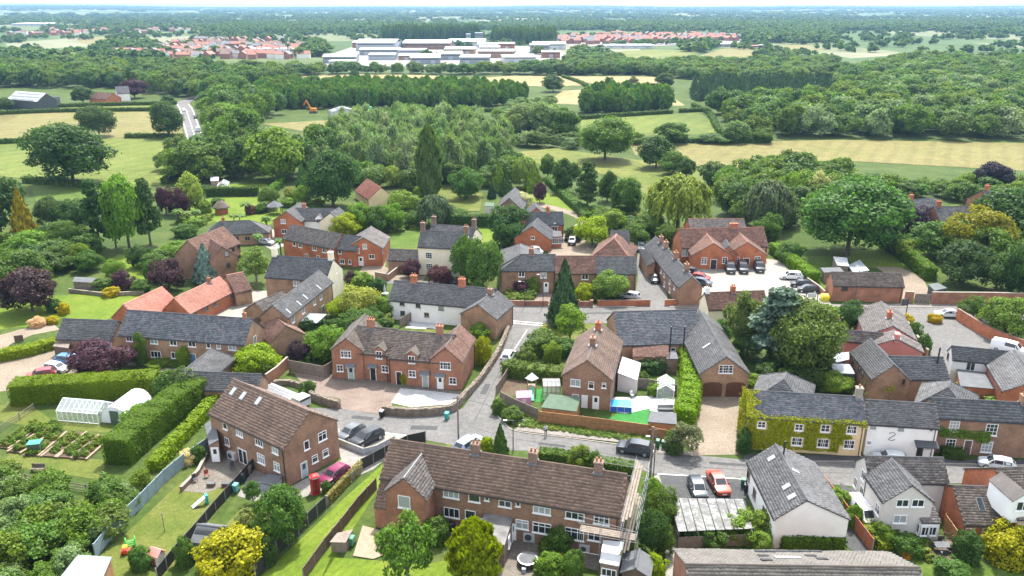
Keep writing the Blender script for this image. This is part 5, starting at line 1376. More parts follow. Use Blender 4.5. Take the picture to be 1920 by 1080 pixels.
# long brick house
r = house('long_brick_house','long orange brick house with slate roof and gabled right wing',620,485)
L1 = Block(r,(546,422),(641,440),6.6,4.0,E=(580,457),roof='tile_grey',wall='brick_orange',tile=(0.4,0.34),Wb=3.6)
L2 = Block(r,(641,441),(676,444),6.2,3.8,E=(648,468),roof='slate',wall='brick_orange',tile=(0.4,0.34),Wb=3.4)
L3 = Block(r,(681,446),(696,425),6.4,4.0,W=8.0,roof='tile_grey',wall='brick_orange',tile=(0.4,0.34))
L1.wins('F',[(552,457,0.9,1.0,''),(563,460,1.1,1.0,'c2'),(590,465,1.1,1.1,'c2'),(608,469,1.1,1.1,'c2'),(575,480,1.0,1.0,'c2'),(597,483,1.0,1.0,'c2')])
L2.wins('F',[(637,470,0.8,1.0,''),(642,490,1.1,1.1,'c2'),(656,491,0.7,1.0,'')])
L3.wins('A',[(670,470,1.0,1.2,'c2'),(684,462,0.9,1.1,'c2'),(697,481,1.2,1.0,'c2')]); L3.door('A',677,491,1.1,2.1,'white_paint','g')
L3.wins('F' if L3.uy.x > 0 else 'K',[(703,458,0.9,1.1,'c2'),(712,450,0.9,1.1,'c2')])
# slate house with white gable
r = house('white_gabled_house','brick house with dark slate roof, tall end chimneys and white right gable',560,545)
G = Block(r,(512.5,480),(624,487.5),7.6,4.6,E=(555,523),roof='slate_dark',wall='brick_buff',tile=(0.4,0.32))
G.win('F',556,531,1.3,1.1,'c2'); G.win('B',630,507,0.8,1.2,''); G.win('B',621,535,0.8,1.2,'c2')
G.chimney(512,473,1.7,0.9,0.9,1,'render_cream'); G.chimney(624,482,1.7,0.9,0.9,1,'render_cream')
mb = MB(); z3 = lambda p_,h_: Vector((p_.x,p_.y,h_)); e = G.ux * 0.03; F0,K0 = G.uy * G.wf,-G.uy * G.wb
mb.prism([z3(G.B0 + e + F0,0),z3(G.B0 + e + K0,0),z3(G.B0 + e + K0,G.he - 0.03),z3(G.b + e,G.H - 0.05),z3(G.B0 + e + F0,G.he - 0.03)],[z3(G.B0 + e * 3 + F0,0),z3(G.B0 + e * 3 + K0,0),z3(G.B0 + e * 3 + K0,G.he - 0.03),z3(G.b + e * 3,G.H - 0.05),z3(G.B0 + e * 3 + F0,G.he - 0.03)])
mb.build('white_gable','render_cream',r)
# narrow slate barn running to the camera
r = house('slate_cottage','narrow brick barn conversion with slate roof, four skylights and a glass canopy',580,590)
N1 = Block(r,(511,573),(599,508),7.4,5.0,E=(576,566),roof='slate',wall='brick_buff',tile=(0.4,0.3))
N1.wins('F',[(601,555,0.9,1.3,'c2'),(589,565,0.9,1.3,'c2'),(568,581,0.9,1.3,'c2'),(549,598,0.9,1.3,'c2'),(545,621,0.9,1.2,'c2')]); N1.door('F',605,578,1.3,2.1,'white_paint','p'); N1.door('F',554,615,1.0,2.1,'white_paint','g')
for x,y in ((540,584),(560,569),(572,557),(597,539)): N1.skylight(x,y,0.5,1.2)
quad_build(r,[(572,588,2.8),(613,590,2.8),(594,607,2.6),(560,603,2.6)],None,'sheet_grey',roof_name='canopy_roof')
for x,y in ((612,591),(595,606),(604,598)):
    g = P(x,y,2.7); mb = MB(); mb.bar((g.x,g.y,0),(g.x,g.y,2.75),0.07,n=5); mb.build('canopy_post','black_plastic',r)
N2 = Block(r,(507,588),(537,612),4.8,2.6,W=6.0,roof='tile_redbrown',wall='brick_buff',tile=(0.36,0.3),ridge='tile_redbrown')
N3 = Block(r,(530,548),(478,568),4.6,2.5,W=6.5,roof='tile_grey',wall='brick_buff',tile=(0.4,0.34))
arch_door(N3,'B',486,575,3.0,2.0,'wood_dark')
# cream house
r = house('cream_house','cream rendered three storey house with double slate roof and four chimneys',830,515)
C1 = Block(r,(790,433),(877,437),8.8,6.2,E=(820,464),roof='slate',wall='render_cream',tile=(0.4,0.32))
C2 = Block(r,(811,421),(892,427),8.8,6.2,W=8.0,roof='slate',wall='render_cream',tile=(0.4,0.32))
C1.wins('F',[(804,479,1.4,1.35,'c3b'),(849,484,1.3,1.35,'c3b'),(805,500,1.4,1.35,'c3b'),(851,506,1.4,1.35,'c3b')]); C1.door('F',828,503,1.1,2.2,'wood_dark')
C1.chimney(792,424,1.9,0.9,0.9,1,'brick_dark'); C1.chimney(874,432,1.5,0.8,0.9,2,'brick_brown'); C2.chimney(812,411,1.9,0.9,0.9,1,'brick_dark'); C2.chimney(891,418,1.9,0.9,0.9,1,'brick_dark')
C3 = Block(r,(731,468),(787,470),4.8,2.8,E=(755,488),roof='tile_grey',wall='brick_buff',tile=(0.4,0.34))
# white cottage row
r = house('white_cottage_row','row of white rendered cottages with slate roof, brick chimneys and brick gabled end',820,590)
R1 = Block(r,(740,527),(930,543),6.3,3.8,E=(810,569),roof='slate',wall='render_white',tile=(0.38,0.3))
R1.wins('F',[(754,569,0.9,0.8,'c2'),(784,573,0.9,0.8,'c2'),(827,577,1.0,0.9,'c2'),(755,587,0.9,0.9,'c2'),(800,590,0.9,0.8,'c2')],frame='stone_trim')
R1.chimney(778,521,1.5,0.8,1.1,2,'brick_orange'); R1.chimney(862,534,1.6,0.8,1.2,3,'brick_orange')
R2 = Block(r,(896,571),(930,544),6.0,3.8,W=6.6,roof='slate',wall='brick_buff',tile=(0.38,0.3))
R2.win('F' if R2.uy.x < 0 else 'K',882,590,0.9,0.9,'c2'); R2.chimney(929,548,1.2,0.8,0.8,1,'brick_brown')
# brick row on the main road
r = house('brick_cottage_row','brick cottages with mixed red and grey tile roof behind the dark conifer',1090,545)
K1 = Block(r,(978,478),(1041,478),7.2,4.6,E=(1000,507),roof='slate',wall='brick_brown',hipA=4.0,tile=(0.4,0.32))
K0_ = Block(r,(976,478),(976,458),7.0,4.6,W=8.0,roof='slate',wall='brick_brown',hipB=3.5,tile=(0.4,0.32))
K2 = Block(r,(1041,481),(1118,481),6.9,4.3,E=(1100,512),roof='tile_redbrown',wall='brick_brown',tile=(0.4,0.32),ridge='tile_redbrown')
K3 = Block(r,(1118,481.5),(1191,482),6.9,4.3,E=(1150,513),roof='slate',wall='brick_brown',tile=(0.4,0.32),ridge='tile_redbrown')
K1.wins('F',[(978,514,1.2,1.1,'c2'),(1019,516,1.2,1.1,'c2')]); K1.door('F',1024,532,1.0,2.1,'white_paint','g'); K2.win('F',1097,519,1.3,1.1,'c2'); K3.win('F',1169.5,519,1.3,1.0,'c2'); K1.chimney(996,469,1.4,0.8,1.0,2,'brick_brown')
# brick house behind with porch
r = house('porch_house','orange brick house with dark slate roof, gabled wing and white framed porch windows',1030,455)
H1 = Block(r,(985,399),(1055,398),6.8,4.2,E=(1030,421),roof='slate_dark',wall='brick_orange',tile=(0.42,0.34))
H2 = Block(r,(998,425),(1008,410),5.7,2.8,W=8.4,roof='slate_dark',wall='brick_orange',tile=(0.42,0.34))
H1.dormer(1040,429,1.3,1.3,'render_white','slate_dark','c2',0.9); H1.win('F',1020,426,0.6,0.6,''); H2.win('A',999,446,0.9,0.8,'c2'); H1.chimney(1026,391,1.4,0.7,0.9,1,'brick_orange')
q = quad_build(r,[(1014,432,3.2),(1052,434,3.2),(1054,444,2.6),(1020,446,2.6)],'brick_orange','slate_dark')[0]
face_win(r,q[3],q[2],0.62,1.7,4.2,1.3,'c3b')
r = house('slate_outhouse','small stone barn with steep slate roof behind the white blossom shrub',965,395,'barn')
Block(r,(966,352),(955,372),5.6,2.6,W=7.0,roof='slate',wall='brick_dark',tile=(0.45,0.4)); Block(r,(1006,390),(1003,381),6.0,3.2,W=7.0,roof='slate',wall='brick_orange',tile=(0.45,0.4))
r = house('hipped_cottage','small brick building with brown hipped roof beside the side lane',1150,480)
Block(r,(1152,447),(1156,440),6.0,2.6,W=8.6,roof='tile_redbrown',wall='brick_brown',hipA=4.2,hipB=3.0,tile=(0.42,0.34),ridge='tile_pink'); Block(r,(1145,433),(1178,433),6.2,3.2,W=7.5,roof='slate',wall='brick_brown',tile=(0.42,0.34))
# terraced cottages by the side lane
r = house('chimney_cottage_row','row of brick cottages with slate roof and four chimney stacks beside the school yard',1275,545)
V = Block(r,(1297,519),(1229,444),5.8,3.7,E=(1272,537),roof='slate',wall='brick_brown',tile=(0.42,0.32))
ks = 'F' if V.uy.x < 0 else 'K'
V.wins(ks,[(1240,508,0.9,1.0,'c2'),(1246,515,0.9,1.0,'c2'),(1256,528,0.9,1.0,'c2'),(1265,538,0.9,1.0,'c2'),(1246,533,0.9,1.0,'c2'),(1256,544,0.9,1.0,'c2')])
for x,y in ((1241,449),(1249,459),(1266,479),(1284,501)): V.chimney(x,y,1.5,0.8,1.1,3,'brick_brown')
quad_build(r,[(1199,475,2.6),(1212,466,4.2),(1228,492,4.2),(1213,500,2.6)],'brick_brown','slate',tiles=(0.42,0.34))
# the school
r = house('old_school','orange brick school with red tile roof and twin front gables by the pale yard',1355,505,'school')
Z1 = Block(r,(1272,430),(1431,427),6.8,3.4,E=(1355,463),roof='tile_redbrown',wall='brick_orange',tile=(0.42,0.34),ridge='tile_red')
Z0 = Block(r,(1291,411),(1394,411),6.6,4.0,W=9.0,roof='tile_grey',wall='brick_orange',tile=(0.45,0.36),ridge='tile_red')
Z2 = Block(r,(1338,457),(1322,435),5.7,3.0,W=8.6,roof='tile_redbrown',wall='brick_orange',tile=(0.42,0.34),ridge='tile_red')
Z3 = Block(r,(1402,455),(1384,434),5.7,3.0,W=8.6,roof='tile_redbrown',wall='brick_orange',tile=(0.42,0.34),ridge='tile_red')
Z4 = Block(r,(1366,462),(1361,450),4.8,3.0,W=4.0,roof='slate',wall='brick_orange',tile=(0.42,0.34))
Z2.wins('A',[(1320,489,1.2,1.5,'c2b'),(1359,488,1.1,1.4,'c2b')]); Z3.wins('A',[(1381,488,1.2,1.5,'c2b'),(1420,487,1.2,1.5,'c2b')]); Z1.wins('F',[(1283,474,1.3,1.5,'c2b'),(1295,474,1.3,1.5,'c2b'),(1428,468,1.2,1.4,'c2b')])
Z2.door('A',1338,492,1.4,2.2,'black_plastic','',False,'arched dark school door'); Z3.door('A',1399,491,1.4,2.2,'black_plastic','',False,'arched dark school door'); Z1.chimney(1373,421,1.2,0.9,1.8,2,'brick_orange')
# brick barn by the gate
r = house('brick_barn','plain brick barn with lichen spotted tile roof along the main road',1630,566,'barn')
Q = Block(r,(1559,511),(1690,514),5.8,3.3,E=(1630,536),roof='tile_moss',wall='brick_red',tile=(0.4,0.32),ridge='tile_grey')
Q.win('F',1584,540,1.2,1.0,'c3',frame='wood_dark')
# cream gabled house behind the cedar
r = house('cream_gable_house','cream gabled house with brown tile roof half hidden by the cedar',1370,595)
M1 = Block(r,(1322,550),(1432,546),5.8,3.6,E=(1380,578),roof='tile_redbrown',wall='render_cream',tile=(0.4,0.32),ridge='tile_redbrown'); M1.chimney(1324,548,1.2,0.7,0.7,2,'render_white'); M1.chimney(1374,542,1.2,0.7,0.8,2,'brick_orange')
r = house('slate_lodge','low slate roofed building right of the cedar',1520,600)
Block(r,(1515,578),(1530,600),5.4,3.0,W=7,roof='slate',wall='brick_orange',tile=(0.4,0.34))
# pink and brick houses on the right
r = house('pink_house','pink rendered house with grey tile roofs and chimneys by the pub car park',1670,650)
X1 = Block(r,(1674,612),(1652,566),5.8,3.8,W=7.4,roof='tile_grey',wall='render_pink',tile=(0.4,0.32)); X1.chimney(1664,590,1.2,0.7,0.9,2,'brick_orange')
X2 = Block(r,(1585,620),(1655,626),5.4,3.8,E=(1615,641),roof='tile_grey',wall='render_pink',tile=(0.4,0.32))
X3 = Block(r,(1682,636),(1676,620),5.4,3.6,W=7.8,roof='tile_grey',wall='render_pink',tile=(0.4,0.32)); X3.chimney(1680,636,0.9,0.7,1.2,0,'render_pink')
r = house('brick_house','brick house with slate roof, conservatories and lower right range near the pink house',1700,735)
Y1 = Block(r,(1676,685),(1632,636),6.8,4.4,E=(1630,702),roof='slate',wall='brick_brown',tile=(0.38,0.3)); Y2 = Block(r,(1668,669),(1767,671),6.2,4.2,E=(1742,711),roof='slate_dark',wall='brick_brown',tile=(0.38,0.3))
Y1.wins('A',[(1694,716,0.5,0.9,'')],frame='wood_dark'); ky = 'F' if Y1.uy.x < 0 else 'K'; Y1.wins(ky,[(1600,676,0.8,1.2,''),(1612,690,0.8,1.2,''),(1618,697,0.8,1.2,'')],frame='wood_dark')
quad_build(r,[(1557,664,2.6),(1592,661,2.9),(1592,675,2.9),(1568,681,2.6)],'brick_brown','sheet_grey'); quad_build(r,[(1555,683,2.5),(1594,684,2.8),(1603,702,2.7),(1566,701,2.4)],'clad_dark','sheet_grey')
g = P(1758,678,6.0); mb = MB(); mb.bar((g.x,g.y,5.2),(g.x,g.y,8.2),0.12,n=8); mb.build('flue','black_plastic',r)
r = house('white_house','white rendered L shaped house with dark slate roof at the right edge',1840,700)
U1 = Block(r,(1785,650),(1902,661),6.2,4.3,E=(1840,678),roof='slate_dark',wall='render_white',tile=(0.38,0.3)); U2 = Block(r,(1942,715),(1902,658),6.0,4.0,W=7,roof='slate',wall='brick_orange',tile=(0.38,0.3))
U1.wins('F',[(1820,686,1.2,1.5,'c2'),(1864,691,1.2,1.5,'c2')]); U1.win('A',1778,668,0.8,1.0,'',frame='wood_dark')
quad_build(r,[(1794,693,2.7),(1900,706,2.7),(1915,735,2.6),(1800,725,2.6)],'brick_orange','felt_grey')
quad_build(r,[(1868,717,3.0),(1910,722,3.0),(1914,732,2.75),(1868,727,2.75)],None,'clear_glass',roof_name='glass_roof')
# houses under the far right trees
for i,(a,b_,H_,he_,W_,lab) in enumerate([((1751,388),(1840,388),7.6,4.8,9.0,'brick house with grey slate roof behind the golden tree'),((1700,376),(1752,372),7.4,4.6,8.0,'brick house with slate roof left of the golden tree'),((1842,358),(1935,352),7.8,4.8,9.0,'brick house with slate roof at the right edge below the hay field')]):
    r = house('brick_house',lab,*[(a[0] + b_[0]) / 2,a[1] + 26]); k = Block(r,a,b_,H_,he_,W=W_,roof='slate',wall='brick_red',tile=(0.5,0.45)); k.chimney(a[0] + 8,a[1] - 6,1.5,0.8,1.0,2,'brick_orange')
    k.win('F',(a[0] + b_[0]) / 2 - 5,a[1] + 18,1.6,1.2,'c3')
# cottage with red roof in the orchard, sheds and barns among the fields
r = house('red_roofed_cottage','small cottage with red tile roof among the orchard trees',700,362)
Block(r,(688,336),(714,352),5.4,2.4,W=7.5,roof='tile_red',wall='render_tan',tile=(0.5,0.45),ridge='tile_red')
r = house('dark_barn','dark clad farm barn with white sheet roof at the far left',50,195,'barn')
Block(r,(30,171),(86,175),8.5,5.5,E=(30,187),roof='sheet_white',wall='clad_dark',tile=(6,2.5),ridge='sheet_white'); 
for x in (68,106):
    g = P(x,196,0); mb = MB(); mb.box(g,Vector((1,0,0)),Vector((0,1,0)),5,0.3,4.4); mb.build('barn_door','sheet_grey',r)
r = house('brick_farmhouse','low brick farm building beside the dark barn',190,190); Block(r,(180,173),(212,175),6,3,W=10,roof='tile_redbrown',wall='brick_orange',tile=(0.8,0.7))
r = house('white_farmhouse','white farmhouse with slate roof by the purple tree in the fields',228,181); Block(r,(216,163),(240,162),8,4.5,W=11,roof='slate',wall='render_white',tile=(0.8,0.7))
r = house('white_shed','white metal shed in front of the plantation',648,212,'shed'); Block(r,(645,203),(640,199),5.2,3.4,W=13,roof='sheet_grey',wall='sheet_white',tile=(3,3))
# ------------------------------------------------------------------ woods that read as one mass
stand('plantation','dense young plantation with dark trunks along its front edge',[[(480,206),(930,202),(990,194),(985,184),(900,176),(700,172),(480,176)]],5.0,9.5,5.2,LOD_PLANT + LOD_MIX[:2])
stand('pale_plantation','silvery green plantation of willow and poplar in the middle ground',[[(622,268),(640,330),(700,336),(800,346),(880,342),(935,322),(955,300),(900,265),(870,252),(700,250)]],4.8,12.5,6.2,LOD_PALE)
stand('mature_wood','mature mixed wood beside the country road',[[(404,318),(412,225),(425,200),(480,206),(540,212),(485,228),(470,262),(480,306),(560,318),(615,312),(632,335),(560,338),(500,330),(440,335)]],8.0,13.0,10.0,LOD_MIX)
stand('far_left_wood','broad wood across the far left below the town',[[(-160,172),(0,166),(240,166),(330,182),(400,196),(480,172),(560,162),(500,146),(300,136),(200,134),(-160,138)]],9.5,12.0,11.5,LOD_MIX)
stand('small_wood','small dark wood standing between two pale fields',[[(1088,217),(1248,208),(1240,198),(1180,194),(1090,202)]],5.5,11.0,6.5,LOD_PLANT + LOD_MIX[:1])
stand('conifer_wood','dark conifer plantation below the hay field on the right',[[(1290,182),(1345,205),(1450,206),(1570,202),(1570,168),(1400,164),(1300,170)]],5.5,9.0,5.0,LOD_PINE)
stand('right_wood','wide mixed wood covering the right middle ground',[[(1335,212),(1400,262),(1470,262),(1560,258),(1760,262),(2100,262),(2100,132),(1700,122),(1570,150),(1570,205),(1450,208)]],9.0,11.5,11.0,LOD_MIX + LOD_PALE[:1])
stand('estate_belt','belt of trees between the straw fields and the white industrial roofs',[[(300,146),(560,142),(680,139),(800,140),(1000,141),(1230,142),(1230,134),(1060,130),(1000,136),(860,137),(620,137),(520,136),(300,138)],[(1060,132),(1230,142),(1400,162),(1570,152),(1560,118),(1470,120),(1340,124),(1200,126),(1150,118),(1070,116)]],9.0,9.0,10.5,LOD_MIX + LOD_PALE[3:])
stand('scrub','scrubby bushes along the stream beside the pale plantation',[[(940,205),(1000,196),(1035,198),(1030,215),(1000,225),(985,240),(960,262),(940,290),(925,250),(930,225)],[(960,268),(1090,262),(1100,285),(1040,276),(970,286)]],6.0,5.0,6.5,LOD_PALE + LOD_MIX[3:])
stand('garden_thicket','leafy thicket behind the gardens on the right',[[(1330,350),(1380,335),(1480,325),(1560,330),(1640,390),(1600,420),(1500,430),(1400,430),(1340,420)]],6.5,7.5,7.5,LOD_MIX)
stand('garden_thicket','leafy thicket behind the poplar and the orchard',[[(650,345),(780,352),(900,340),(960,322),(1000,320),(985,345),(930,372),(880,350),(780,362),(660,356)]],6.5,7.0,7.5,LOD_MIX + LOD_PALE[3:])
stand('garden_thicket','dense thicket at the left edge below the yellow conifer',[[(-80,470),(20,462),(100,455),(160,452),(190,465),(175,500),(100,515),(70,545),(0,560),(-80,560)]],5.0,4.6,5.5,LOD_MIX)
stand('garden_thicket','overgrown thicket of shrubs at the lower left behind the blue fence',[[(-60,915),(40,905),(150,925),(210,935),(262,920),(290,895),(300,905),(215,990),(175,1045),(120,1120),(-60,1150)]],2.1,2.8,3.1,[LOD_MIX[3],LOD_MIX[1],LOD_PALE[3],LOD_PALE[1],LOD_MIX[5]],hvar=0.5,skip=0.12,floor=False)
stand('garden_thicket','shady thicket round the cedar',[[(1420,660),(1470,680),(1530,690),(1540,712),(1470,730),(1430,700)]],3.6,3.4,4.0,LOD_MIX)
stand('garden_thicket','dark trees massed at the right edge above the main road',[[(1770,520),(1850,530),(2000,545),(2000,470),(1900,460),(1790,490)]],7.0,7.5,7.0,LOD_MIX[:3])
stand('hedgerow_scrub','tall hedgerow bushes below the hay field on the right',[[(1320,346),(1400,342),(1500,340),(1560,346),(2100,372),(2100,392),(1860,386),(1560,364),(1380,362)]],6.0,4.8,6.5,LOD_MIX)
stand('roadside_trees','bushy trees hiding the lower end of the country road',[[(300,300),(395,292),(400,322),(440,340),(390,350),(330,345)]],8.0,10.0,10.0,LOD_MIX)
stand('strip_of_trees','thick tree strip right of the country road',[[(395,184),(410,190),(416,230),(408,290),(398,288),(392,262),(388,235),(380,205)]],7.0,7.5,7.5,LOD_MIX,floor=False)
# distant country: trees among the far houses and field belts
def far_trees(name,label,n,d0,d1,h,wd,kinds,clump=6,spread=60,a0=-0.62,a1=0.62):
    m_ = n // clump; d = np.sqrt(rng.uniform(d0 ** 2,d1 ** 2,m_)); a = rng.uniform(a0,a1,m_)
    # each clump is a strip of trees along a field edge
    cx,cy = d * np.sin(a),d * np.cos(a); th = rng.choice([0.3,1.87],m_,p=[0.75,0.25]) + rng.normal(0,0.15,m_)
    s_ = rng.uniform(-1,1,(m_,clump)) * spread
    X = (cx[:,None] + s_ * np.cos(th)[:,None] + rng.normal(0,wd * 0.5,(m_,clump))).ravel(); Y = (cy[:,None] + s_ * np.sin(th)[:,None] + rng.normal(0,wd * 0.5,(m_,clump))).ravel()
    return points_mass(name,label,'woodland',X,Y,h,wd,kinds,0.3,land_z(X,Y))
far_trees('town_trees','trees scattered among the far town and estate',1700,900,2100,8.0,11,LOD_FAR,10,60)
stand('town_wood','dark wood behind the left town houses',[[(-60,128),(190,124),(300,120),(300,116),(190,110),(-60,108)],[(180,100),(300,98),(300,88),(200,88)],[(380,66),(700,62),(900,58),(900,50),(500,46),(380,54)],[(560,110),(615,108),(600,84),(575,82)]],13,11,15,LOD_FAR,floor=False)
stand('estate_wood','wood wrapping round the red roofed estate',[[(1400,82),(1560,80),(1570,62),(1400,58)],[(880,56),(1400,56),(1560,58),(1900,56),(1900,46),(1400,44),(1000,46),(880,48)],[(1062,118),(1150,118),(1140,105),(1075,100)],[(1270,96),(1315,100),(1345,90),(1325,84),(1290,88)]],14,11,16,LOD_FAR,floor=False)
stand('poplar_row','rows of tall poplars behind the industrial estate',[[(715,76),(820,75),(900,74),(900,71),(715,72)],[(925,82),(1040,84),(1040,79),(925,77)]],8,19,7,LOD_POP,floor=False)
far_trees('field_belts','tree belts between the distant fields',6400,1900,4500,10,18,LOD_FAR,24,170)
far_trees('distant_woods','bluish belts of woodland towards the horizon',9600,4500,14000,12,48,LOD_FAR,28,560)
